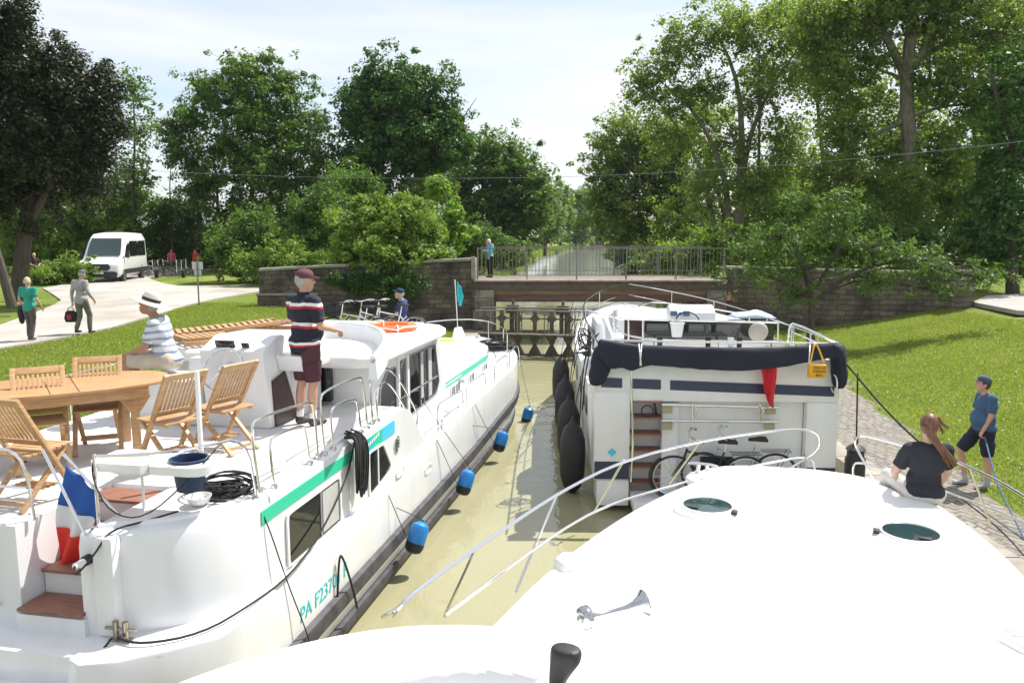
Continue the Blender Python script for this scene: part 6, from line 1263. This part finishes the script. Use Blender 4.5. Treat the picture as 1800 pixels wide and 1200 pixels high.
mb = MB(); mb.box((0,-.10,-.12),(.12,.012,.14)); mb.build('panel',mat('red_panel',(.35,.02,.04),.6),bg_,bevel=.004); mb = MB(); mb.torus((0,0,.06),.09,.014,Matrix.Rotation(PI/2,3,'X'),20,6,0,PI); mb.torus((0,0,.07),.075,.03,Matrix.Rotation(PI/2,3,'X'),16,6,0,PI,1); mb.build('handle',[M_BLACK,M_WHITE],bg_)
p = atZ(64,502,1.5)
person('dark clothed person standing in the shade beside the conifer trunk', p, dirz(.8,-.6), dict(elL=(-.24,.05,1.15), wrL=(-.10,.25,1.10), elR=(.24,.05,1.15), wrR=(.10,.25,1.08)), sc=1.0, shirt=cloth('dark_top',(.02,.02,.022)), pants=cloth('dark_trousers',(.02,.02,.025)), leg='long', hair=C_BLOND, vox=.02)
p = atY(708,565,18.3)
person('man in navy t-shirt and cap tending the bicycles on the cruiser foredeck', LF.w(LF.fr(708,565,17.6).x,17.6,1.30), dirz(-.95,.15), dict(elL=(-.24,.08,1.15), wrL=(-.16,.32,1.06), elR=(.24,.10,1.15), wrR=(.14,.34,1.06), head=(0,.07,1.61)), sc=1.0, shirt=cloth('navy_tshirt',(.015,.035,.11)), pants=cloth('navy_shorts',(.02,.02,.04)), shoe=SH_D, hair=C_GREYHAIR, hat='cap', hatcol=cloth('navy_cap',(.015,.025,.06)), vox=.013, head_pitch=-.3)
p = atY(862,487,33.0)
person('woman with white hair and pale blue patterned jacket at the bridge railing', (p.x,33.0,2.49), dirz(-.8,-.5), dict(elL=(-.22,.06,1.15), wrL=(-.10,.25,1.18), elR=(.22,.06,1.15), wrR=(.08,.27,1.2), head=(0,.10,1.58)), sc=.93, shirt=stripes('blue_pattern',[(0,(.12,.42,.55)),(.5,(.45,.62,.68)),(.7,(.10,.36,.50))],.09,axis='X'), longsleeve=True, pants=cloth('black_trousers',(.015,.015,.018)), leg='long', hair=C_WHAIR, hairlen=.06, vox=.016, hem=.12, head_pitch=-.4)
p = FF.zp(1624,884,1.80)
pw = FF.w(p.x,p.y-.02,1.84-.86)
J = dict(hip=(0,0,.95), belly=(.0,.02,1.08), chest=(.0,.0,1.26), neck=(0,.02,1.44), head=(.02,.05,1.60), shL=(-.17,0,1.38), elL=(-.27,.05,1.14), wrL=(-.18,.26,1.02), shR=(.17,0,1.38), elR=(.24,.10,1.14), wrR=(.24,.24,.98), hipL=(-.10,.02,.95), knL=(-.22,.36,1.02), anL=(-.24,.36,.60), hipR=(.10,.02,.94), knR=(.20,.42,.94), anR=(.20,.44,.50))
pw_t = person('woman in dark t-shirt and pale trousers sitting on the bow with auburn ponytail', pw, dirz(.10,1), J, sc=.97, skin=mat('fair_skin',(.60,.38,.29),.55), shirt=cloth('charcoal_tshirt',(.018,.02,.028)), sleeve=.55, pants=cloth('pale_trousers',(.50,.48,.46)), leg='long', shoe=SH_W, hair=C_RHAIR, vox=.010, hem=.0, head_yaw=-.45, w=1.06)
mb = MB(); hcv = Vector((.02,.05,1.60)); rng = random.Random(2)
for q in range(26):
    a = rng.uniform(-.05,.05); b = rng.uniform(-.03,.03); mb.tube([hcv+Vector((-.05+a,-.06+b,.02)), hcv+Vector((-.02+a*.6,-.115,-.07)), hcv+Vector((.04+a*.5,-.13+b*.5,-.15)), hcv+Vector((.11+a,-.13+b,-.23-.02*rng.random())), hcv+Vector((.17+a*1.3,-.11+b,-.30-.07*rng.random()))],[.017,.017,.015,.012,.003],6,smooth_path=1)
for q in range(8): a = rng.uniform(-.04,.04); mb.tube([hcv+Vector((.06,-.03,.06+a)), hcv+Vector((.10,-.05,.0+a)), hcv+Vector((.13+a,-.06,-.03+a))],[.012,.008,.003],6,smooth_path=1)
mb.build('ponytail', C_RHAIR, pw_t)
p = atZ(1722,856,.41)
person('man in blue t-shirt, navy shorts and cap stepping along the cobbled quay with a rope', p, dirz(-.98,.1), dict(head=(0,.07,1.62), elL=(-.21,.02,1.16), wrL=(-.17,.10,.93), elR=(.22,.04,1.16), wrR=(.24,.02,.92), hipL=(-.09,0,.90), knL=(-.10,-.03,.50), anL=(-.10,-.06,.09), hipR=(.09,.03,.91), knR=(.12,.28,.55), anR=(.13,.16,.09), chest=(0,.0,1.28)), sc=1.0, skin=SKIN, shirt=cloth('blue_tshirt',(.035,.085,.16)), sleeve=.6, pants=cloth('navy_cargo_shorts',(.012,.014,.028)), shoe=SH_W, sock=mat('grey_sock',(.4,.4,.42),.9), hair=mat('dark_hair',(.05,.035,.03),.8), hat='cap', hatcol=cloth('slate_cap',(.05,.075,.11)), vox=.010, head_pitch=-.25, belly=1.18, w=1.2, hem=.0, curl=1.2)
for k,(px,c,lab) in enumerate(((345,(.45,.02,.03),'cyclist in red shirt standing among the bicycles in the shade'),(303,(.4,.05,.12),'cyclist in pink top and helmet beside the parked bicycles'))):
    p = atZ(px,478,1.5); p = Vector((p.x*.93,p.y*.93,1.5)); person(lab, p, 2.6+k, None, shirt=cloth('cyclist_top%s' % ('' if k else '_red'),c), pants=cloth('cycling_shorts',(.01,.01,.012)), hat='cap', hatcol=cloth('helmet_shell',(.05,.05,.055) if not k else (.6,.1,.2)), vox=.02)
# ---------------------------------------------------------------- teak table and folding chairs
TC = Vector((-5.93,6.80,DZ+.007)); TA = math.radians(-45)       # long axis turned from forward towards starboard
tt = thing('teak_table','oval slatted teak table on the aft deck, set between folding chairs','table',LF.w(*TC),LF.ang+TA)
def tab_o(wx, ly): return [(wx*(abs(math.cos(t))**.75)*(1 if math.cos(t) > 0 else -1), ly*(abs(math.sin(t))**.85)*(1 if math.sin(t) > 0 else -1)) for t in [2*PI*i/48 for i in range(48)]]
mb = MB(); mb.prism(tab_o(.57,1.02),.715,.745); mb.build('tabletop',M_TEAK2,tt,bevel=.006)
mb = MB()
for y in (-.12,.12): mb.box((0,y,.7475),(1.10,.006,.004))
mb.build('leaf_joint',mat('joint_brown',(.08,.035,.015),.8),tt)  # thin dark brown lines mark the leaf joints
mb = MB(); mb.box2(-.42,.42,-.72,.72,.62,.714) if False else None
for x in (-.42,.42): mb.box2(x-.015,x+.015,-.72,.72,.60,.714)
for y in (-.73,.73): mb.box2(-.44,.44,y-.015,y+.015,.60,.714)
mb.build('apron',M_TEAK,tt,bevel=.004)
for x in (-.33,.33):
    for y in (-.62,.62):
        mb = MB(); mb.box((x,y,.30),(.075,.075,.60)); mb.prism([(y-.15,.6),(y+.15,.6),(y+.05,.45),(y-.05,.45)],x-.03,x+.03,'x'); mb.build('leg',M_TEAK,tt,bevel=.005)
def chair_parts(t):
    for x in (-.21,.21):
        mb = MB(); mb.beam((x,.24,.0),(x,-.30,.93),.032,.045,(1,0,0)); mb.build('back_post',M_TEAK,t,bevel=.004)
        mb = MB(); mb.beam((x*.82,-.30,.0),(x*.82,.20,.44),.03,.042,(1,0,0)); mb.build('front_leg',M_TEAK,t,bevel=.004)
    mb = MB(); [mb.box((0,.22-.062*k,.452),(.42,.05,.018)) for k in range(8)]; [mb.box((x,.0,.432),(.025,.46,.022)) for x in (-.17,.17)]; mb.build('seat',M_TEAK,t,bevel=.003)
    mb = MB(); R = Matrix.Rotation(math.atan2(.54,.93),3,'X')
    for z in (.90,.53): y = .24-.54*z/.93; mb.box((0,y,z),(.40,.024,.07 if z > .8 else .05),R)
    for k in range(9): x = -.165+.04125*k; zc_ = .715; mb.box((x,.24-.54*zc_/.93,zc_),(.022,.014,.36),R)
    mb.build('backrest',M_TEAK,t,bevel=.003)
    mb = MB(); mb.box((0,-.24,.055),(.36,.02,.03)); [mb.box((0,.10-.05*k,.13+.05*k*0),(.34,.03,.012)) for k in range(4)]; mb.build('stretcher',M_TEAK,t,bevel=.003)
# px, py of the seat centre, facing direction in the boat frame
CH = [((300,737),(-.92,.38),'folding teak chair at the near side of the table, left of the pole'),((392,716),(-.95,.30),'folding teak chair standing behind the white awning pole'),((72,742),(.66,-.75),'teak chair on the far side of the table, nearest the left edge'),((172,716),(.55,-.83),'teak chair on the far side of the table, in front of the hat man'),((52,790),(.05,1.0),'folding teak chair with its back cut by the left photo edge')]
c0 = None
for (px,py),(dx,dy),lab in CH:
    q = LF.zp(px,py,DZ+.45); loc = LF.w(q.x,q.y,DZ+.012); rz = LF.ang+dirz(dx,dy)
    if c0 is None: c0 = thing('folding_chair',lab,'chair',loc,rz,'folding teak chairs around the deck table'); chair_parts(c0)
    else: dup(c0, loc, rz, lab)
# stack of folded teak loungers on the roof
for k,(px,py,r,lab) in enumerate(((395,592,.3,'slatted folded teak lounger lying on the left of the cruiser roof'),(465,585,-.1,'brown wooden folded lounger lying behind the helm console'),(360,603,.5,'small slatted teak frame lying at the near edge of the roof'))):
    q = LF.zp(px,py,RT+.02); t = thing('folded_lounger',lab,'lounger',LF.w(q.x,q.y,RT+.015),LF.ang+r-1.2,'teak furniture folded on the roof')
    mb = MB(); l_ = (1.5,1.3,.7)[k]; 
    for x in (-.28,.28): mb.box((x,0,.05),(.05,l_,.06)); mb.beam((x*.8,-l_/2,.08),(x*.8,l_/2,.20 if k < 2 else .1),.04,.05)
    mb.build('frame',M_TEAK,t,bevel=.005); mb = MB(); n_ = int(l_/.09)
    for i in range(n_): mb.box((0,-l_/2+.05+.09*i,.115+.09*i/n_*(k < 2)),(.52,.055,.016))
    mb.build('slats',M_TREAD if k == 1 else M_TEAK,t,bevel=.003)
gl = thing('snorkel_mask','blue and black swimming goggles lying beside the steering wheel','goggles',LF.w(*LF.zp(375,620,2.72))); gl.location = LF.w(LF.zp(375,620,2.62).x,LF.zp(375,620,2.62).y,2.66); mb = MB(); mb.ell((-.1,0,0),(.07,.05,.05)); mb.ell((.06,.02,.02),(.12,.03,.03),Matrix.Rotation(-.3,3,'Y')); mb.build('mask',mat('teal_rubber',(.02,.22,.30),.4),gl)
# ---------------------------------------------------------------- bicycles
def bike(label, loc, rz, fc=(.6,.6,.62), group=None, lean=0, basket=False, name='bicycle', step=False):
    t = thing(name,label,'bicycle',loc,rz,group); t.rotation_euler = (0,lean,rz)
    mf = mat('bike_paint_%d' % int(sum(fc)*100), fc, .3, metal=.3); R = Matrix.Rotation(PI/2,3,'Y')
    for y in (-.53,.55):
        mb = MB(); mb.torus((0,y,.345),.325,.02,R,32,8,mi=0); mb.torus((0,y,.345),.300,.010,R,32,6,mi=1); mb.cyl((-.04,y,.345),(.04,y,.345),.022,mi=1)
        for k in range(14): a = 2*PI*k/14; mb.tube([(.03*(-1)**k,y,.345),(0,y+.30*math.cos(a),.345+.30*math.sin(a))],.0022,4,mi=1)
        mb.build('wheel',[M_BLACK,M_STEEL],t)
        mb = MB(); mb.torus((0,y,.345),.36,.012,R@Matrix.Diagonal((1,1,1)),20,6,(-.2),2.6); mb.build('mudguard',mf,t)
    bb, hd0, hd1, st = Vector((0,-.06,.28)), Vector((0,.40,.62)), Vector((0,.35,.80)), Vector((0,-.20,.74))
    mb = MB(); mb.tube([hd0,bb],.019,8); mb.tube([hd1-Vector((0,0,.05)), st-Vector((0,0,.08)) if not step else bb.lerp(st,.4)],.016,8); mb.tube([bb,st],.016,8); mb.tube([hd0,hd1],.02,8)
    for x in (-.05,.05): mb.tube([bb+Vector((x*.6,0,0)),(x,-.53,.345)],.009,6); mb.tube([st+Vector((x*.3,0,-.1)),(x,-.53,.345)],.008,6); mb.tube([hd0+Vector((x*.5,0,0)),(x,.55,.345)],.011,6)
    mb.build('frame',mf,t)
    mb = MB(); mb.tube([hd1,(0,.32,.98)],.013,8); mb.tube([(-.29,.18,1.0),(-.22,.30,1.03),(0,.33,.98),(.22,.30,1.03),(.29,.18,1.0)],.012,8,smooth_path=2,mi=0)
    for s in (-1,1): mb.cyl((s*.29,.17,1.0),(s*.285,.27,1.012),.018,mi=1); mb.tube([(s*.2,.33,1.0),(s*.27,.27,.98)],.006,5)
    mb.build('handlebar',[M_STEEL,M_BLACK],t)
    mb = MB(); mb.cyl(st,(0,-.235,.90),.013,mi=1); mb.loft([[(s*w_,y,z+dz) for s,dz in ((-1,0),(1,0),(.8,-.045),(-.8,-.045))] for y,w_,z in ((-.38,.085,.93),(-.28,.08,.935),(-.18,.04,.93),(-.10,.02,.925))]); mb.build('saddle',[M_BLACK,M_STEEL],t,bevel=.01)
    mb = MB(); mb.torus((.03,-.06,.28),.085,.006,R,20,5); mb.tube([(.05,-.06,.28),(.06,.02,.13)],.01,6); mb.tube([(-.05,-.06,.28),(-.06,-.14,.43)],.01,6); mb.box((.10,.02,.12),(.09,.06,.02)); mb.box((-.10,-.14,.44),(.09,.06,.02)); mb.build('crank',M_STEEL,t)
    mb = MB(); [mb.tube([(x,-.30,.72),(x,-.75,.73)],.006,5) for x in (-.06,0,.06)]; [mb.tube([(x,-.70,.73),(x,-.54,.36)],.005,5) for x in (-.06,.06)]; mb.build('luggage_rack',M_BLACK,t)
    if basket:
        mb = MB(); 
        for z in (.70,.78,.86,.94): mb.tube([(-.2,.40,z),(.2,.40,z),(.2,.68,z),(-.2,.68,z)],.006,5,closed=True)
        for k in range(9): x = -.2+.05*k; mb.tube([(x,.40,.70),(x,.40,.94)],.004,4); mb.tube([(x,.68,.70),(x,.68,.94)],.004,4)
        mb.loft([[(-.19,.41,z),(.19,.41,z),(.19,.67,z),(-.19,.67,z)] for z in (.705,.93)],cap1=False); mb.build('basket',M_BLACK,t)
    return t
# on the motor cruiser bathing recess
bl = RF.w(2.15+.35,11.86+.34,.305)
bike('silver and black bicycle leaning in the stern recess, nearest the steps', RF.w(2.62,11.80,.305), RF.ang+dirz(-1,.0), (.03,.03,.035), lean=-.10, group='bicycles stowed on the motor cruiser stern')
bike('silver framed bicycle stowed behind the first one with black saddle', RF.w(3.12,12.0,.305), RF.ang+dirz(-1,.04), (.55,.56,.58), lean=-.12, group='bicycles stowed on the motor cruiser stern')
pn = onR('pannier_bag','black pannier bag hung on the bicycles in the stern recess','bag',(2.75,11.86,.75)); mb = MB(); mb.box((0,0,0),(.5,.14,.36)); mb.build('bag',cloth('black_pannier',(.012,.012,.014)),pn,bevel=.03)
# on the cruiser foredeck
for k,(px,c,lab,bk_,r) in enumerate(((628,(.5,.5,.52),'bicycle with large black front basket on the cruiser foredeck',True,.2),(655,(.7,.7,.72),'white bicycle in the middle of the foredeck group',False,-.2),(690,(.72,.72,.7),'white bicycle nearest the man in navy t-shirt',False,.1))):
    q = LF.fr(px,560,16.2+.3*k); bike(lab, LF.w(q.x,16.2+.3*k,1.82), LF.ang+dirz(-1,.2)+r, c, group='bicycles standing on the cruiser foredeck', basket=bk_)
# parked in the shade
b0 = None; rng = random.Random(5)
for k,(px,py,lab) in enumerate(((268,487,'white framed bicycle nearest the van'),(283,487,'second bicycle from the van with dark frame'),(297,486,'bicycle in the middle of the shaded row'),(310,485,'fourth bicycle of the shaded row'),(322,484,'bicycle in front of the red shirted cyclist'),(332,482,'last bicycle at the right end of the shaded row'),(290,480,'bicycle leaning behind the front row'))):
    q = atZ(px,py,1.5); q.z = 1.5
    if b0 is None: b0 = bike(lab, q, 1.2, (.6,.6,.6), group='touring bicycles parked in the shade')
    elif k == 1: b1 = bike(lab, q, 1.75, (.04,.04,.05), group='touring bicycles parked in the shade')
    else: dup(b1, q, 1.2+rng.uniform(-.5,.9), lab)
# ---------------------------------------------------------------- minibus
vl = atZ(174,498,1.5); vf = Vector((.16,-.987,0))
van = thing('minibus','white minibus with black grille parked at the edge of the trees','van',(vl.x,vl.y,1.5),dirz(vf.x,vf.y))
van.scale = (1.13,1.05,1.13)
M_VAN = mat('white_van_paint',(.72,.73,.73),.3,coat=.5); M_TRIM = mat('black_trim',(.025,.025,.028),.5)
mb = MB(); R_ = []
for y, zt_, w_, zb in ((.0,.80,.82,.42),(-.10,.98,.92,.32),(-.45,1.12,.97,.30),(-.95,1.25,.98,.30),(-1.35,1.75,.98,.30),(-1.80,2.28,.96,.30),(-2.2,2.46,.95,.30),(-3.2,2.53,.95,.30),(-5.2,2.50,.95,.30),(-5.45,2.40,.93,.34)):
    sh_ = max(.14,(zt_-1.1)*.16)
    R_.append([(-w_*.92,y,zb),(w_*.92,y,zb),(w_,y,zb+.15),(w_,y,min(zt_-.02,1.15)),(w_-(.04 if zt_ > 1.3 else .02),y,zt_-sh_*1.2 if zt_ > 1.3 else zt_-.06),(w_-.16,y,zt_-.04),(w_*.5,y,zt_),(-w_*.5,y,zt_),(-(w_-.16),y,zt_-.04),(-(w_-(.04 if zt_ > 1.3 else .02)),y,zt_-sh_*1.2 if zt_ > 1.3 else zt_-.06),(-w_,y,min(zt_-.02,1.15)),(-w_,y,zb+.15)])
mb.loft(R_); o = mb.build('body',M_VAN,van,sharp=48,bevel=.015)
def onroof(y): return float(np.interp(-y,[.95,1.35,1.80],[1.25,1.75,2.28]))
mb = MB(); o1, o2 = Vector((0,.03,.02)), None
mb.add([(-.80,-1.02+.03,1.33+.015),(.80,-1.02+.03,1.33+.015),(.78,-1.35+.03,1.75+.02),(.72,-1.74+.03,2.21+.015),(-.72,-1.74+.03,2.21+.015),(-.78,-1.35+.03,1.75+.02)],[(0,1,2,5),(5,2,3,4)]); mb.build('windscreen',mat('van_glass',(.03,.05,.05),.05,spec=.9),van)
for s in (-1,1):
    mb = MB(); x = s*.985; mb.sheet([(x,-1.15,1.28),(x,-1.95,1.22),(x-.0*s,-1.95,1.95),(x-s*.01,-1.68,1.95)]); mb.build('side_window',M_DGLASS,van)
    mb = MB(); mb.sheet([(s*.972,-2.15,1.30),(s*.972,-3.6,1.30),(s*.960,-3.6,2.08),(s*.960,-2.15,2.08)]); mb.sheet([(s*.972,-3.7,1.30),(s*.972,-5.1,1.30),(s*.960,-5.1,2.08),(s*.960,-3.7,2.08)]); mb.build('side_window',M_DGLASS,van)
    mb = MB(); mb.box((s*1.12,-1.12,1.42),(.16,.10,.30)); mb.box((s*1.02,-1.12,1.32),(.1,.04,.04)); mb.build('mirror',M_TRIM,van,bevel=.02)
    mb = MB(); mb.loft([[(s*.55,-.04,.82),(s*.88,-.13,.84),(s*.90,-.30,1.02),(s*.66,-.13,.97)],[(s*.55,-.01,.82),(s*.90,-.10,.84),(s*.93,-.28,1.03),(s*.67,-.09,.98)]]); mb.build('headlight',mat('lamp_lens',(.5,.52,.53),.08,spec=.9),van)
    mb = MB(); mb.box2(s*.985-.012,s*.985+.012,-.9,-5.2,.42,.66); mb.build('side_trim',M_TRIM,van)
    for y in (-.92,-4.35):
        mb = MB(); R = Matrix.Rotation(PI/2,3,'Y'); mb.lathe([(.0,-.11),(.30,-.11),(.34,-.07),(.34,.07),(.30,.11),(.22,.115)],(s*.88,y,.34),R,28,0); mb.lathe([(.22,.10*s),(.20,.118*s),(.08,.10*s),(.0,.12*s)],(s*.88,y,.34),R,20,1); mb.torus((s*.93,y,.36),.39,.03,R,20,6,0-.2,PI+.2,0); mb.build('wheel',[M_BLACK,mat('alloy',(.45,.45,.46),.3,.8)],van)
mb = MB(); mb.prism([(-.46,.62),(.46,.62),(.60,.78),(.50,.95),(-.50,.95),(-.60,.78)],.002,.03,'y'); mb.xf(Matrix.Translation((0,-.0,0))); 
o = mb.build('grille',M_TRIM,van,bevel=.01); mb = MB(); mb.ell((0,.03,.80),(.09,.02,.045),None,16,8); mb.build('emblem',M_STEEL,van)
mb = MB(); mb.prism([(-.86,.30),(.86,.30),(.90,.50),(.80,.58),(-.80,.58),(-.90,.50)],-.04,.05,'y'); mb.build('bumper',M_TRIM,van,bevel=.02)
mb = MB(); mb.box((0,.06,.52),(.52,.015,.11)); mb.build('number_plate',M_WHITE,van,bevel=.003)
mb = MB(); 
for s in (-1,1): mb.box((s*.3,-.62,1.168),(.3,.05,.01),Matrix.Rotation(.25,3,'X'))
mb.build('bonnet_vent',M_TRIM,van)
# trailer hitched behind the minibus
tv = atZ(250,487,1.5); tv = van.location+Vector((1.7,5.5,0)); tr = thing('bike_trailer','open metal bicycle trailer standing behind the minibus','trailer',tv,dirz(.16,-.987)); mb = MB()
for x in (-.7,.7):
    for y in (-1.2,0,1.2): mb.box((x,y,.8),(.04,.04,.7))
    mb.box((x,0,1.16),(.04,2.4,.04)); mb.box((x,0,.5),(.06,2.6,.08))
mb.build('rack',M_STEEL,tr)
for x in (-.8,.8): mb = MB(); mb.lathe([(0,-.08),(.28,-.08),(.3,0),(.28,.08),(0,.08)],(x,0,.3),Matrix.Rotation(PI/2,3,'Y'),20); mb.build('wheel',M_BLACK,tr)
# signpost
sp = atZ(350,537,1.5); sp_ = thing('signpost','two small pale sign plates seen from behind on a grey post in the lawn','sign',(sp.x,sp.y,1.45)); mb = MB(); mb.cyl((0,0,0),(0,0,1.78),.03,n=10); mb.build('post',M_RUSTW,sp_)
mb = MB(); mb.box((0,.04,1.60),(.42,.012,.30)); mb.build('plate',mat('pale_sign',(.50,.53,.52),.5),sp_,bevel=.004); mb = MB(); mb.box((.0,.045,1.33),(.27,.012,.20)); mb.build('plate',MATS['pale_sign'],sp_,bevel=.004)
# ---------------------------------------------------------------- grass blades and daisies on both lawns
def grass(name, label, fn, n, seed, hgt=.07, m=None, flower=False):
    rng = np.random.default_rng(seed); P = fn(rng, n); n = len(P)
    a = rng.random(n)*2*PI; h = hgt*(.5+rng.random(n)); w_ = (.010 if flower else .006)+.008*rng.random(n)
    dx, dy = np.cos(a), np.sin(a); lx, ly = rng.normal(size=n)*.5*h, rng.normal(size=n)*.5*h
    V = np.empty((n,4,3)); V[:,0] = P+np.stack([-dx*w_,-dy*w_,0*h-.01],1); V[:,1] = P+np.stack([dx*w_,dy*w_,0*h-.01],1)
    V[:,2] = P+np.stack([lx+dx*w_*.4,ly+dy*w_*.4,h],1); V[:,3] = P+np.stack([lx-dx*w_*.4,ly-dy*w_*.4,h],1)
    if flower:
        V[:,0] = P+np.stack([-w_*.85,-w_*.85,h],1); V[:,1] = P+np.stack([w_*.85,-w_*.85,h],1); V[:,2] = P+np.stack([w_*.85,w_*.85,h],1); V[:,3] = P+np.stack([-w_*.85,w_*.85,h],1)
    o = leafmesh(name, V.reshape(-1,3), m, None, (0,0,0)); tag(o,label,'grass'); o['kind'] = 'stuff'; return o
LM['blade'] = leaf_mat('grass_blade',(.17,.235,.04),(.33,.375,.10),.45,.6,1.0)
def near_pts(side):
    def f(rng, n):
        out = []
        while len(out) < n:
            y = 8+24*rng.random()**1.3; 
            if side < 0: x = xl(y)-1.0-rng.random()*11; z = hL(x,y); ok = x > float(np.interp(y,[q.y for q in rp[:-1]],[q.x for q in rp[:-1]]))+.08
            else: e = interp(y,[0,10.7,15.4,20,28],[6.95,7.0,7.75,8.55,9.5]); x = e+.05+rng.random()**.9*14; z = hR(x,y); ok = not (x > 16.8 and y > 23.5)
            if ok: out.append((x,y,z+.02+.035*mnoise.noise(Vector((x*.5,y*.5,0)))*.8))
        return np.array(out)
    return f
grass('grass','short mown grass on the bank left of the cruiser',near_pts(-1),160000,1,.03,LM['blade'])
grass('grass','short mown grass on the bank right of the quay',near_pts(1),210000,2,.03,LM['blade'])
grass('daisies','white daisies scattered through the right lawn',near_pts(1),1500,3,.045,M_WHITE,True)
grass('daisies','white daisies scattered through the left lawn',near_pts(-1),700,4,.045,M_WHITE,True)
# ---------------------------------------------------------------- air: one even, thin haze round everything
hz = MB(); hz.box2(-700,700,-60,950,-2.5,32); ho = hz.build('haze', []) if False else None
me = bpy.data.meshes.new('haze'); me.from_pydata([(x,y,z) for x in (-700,700) for y in (-60,950) for z in (-2.5,34)],[],[(0,1,3,2),(4,6,7,5),(0,4,5,1),(2,3,7,6),(0,2,6,4),(1,5,7,3)])
hm = bpy.data.materials.new('haze_air'); hm.use_nodes = True; hn = hm.node_tree; hn.nodes.clear(); hv = hn.nodes.new('ShaderNodeVolumePrincipled'); hv.inputs['Color'].default_value = (.85,.9,1,1); hv.inputs['Density'].default_value = .00015; hv.inputs['Anisotropy'].default_value = .2
hout = hn.nodes.new('ShaderNodeOutputMaterial'); hn.links.new(hv.outputs[0], hout.inputs['Volume'])
me.materials.append(hm); ho = bpy.data.objects.new('haze', me); COL.objects.link(ho); ho['kind'] = 'stuff'; tag(ho,'thin pale haze filling the air over the canal','haze')
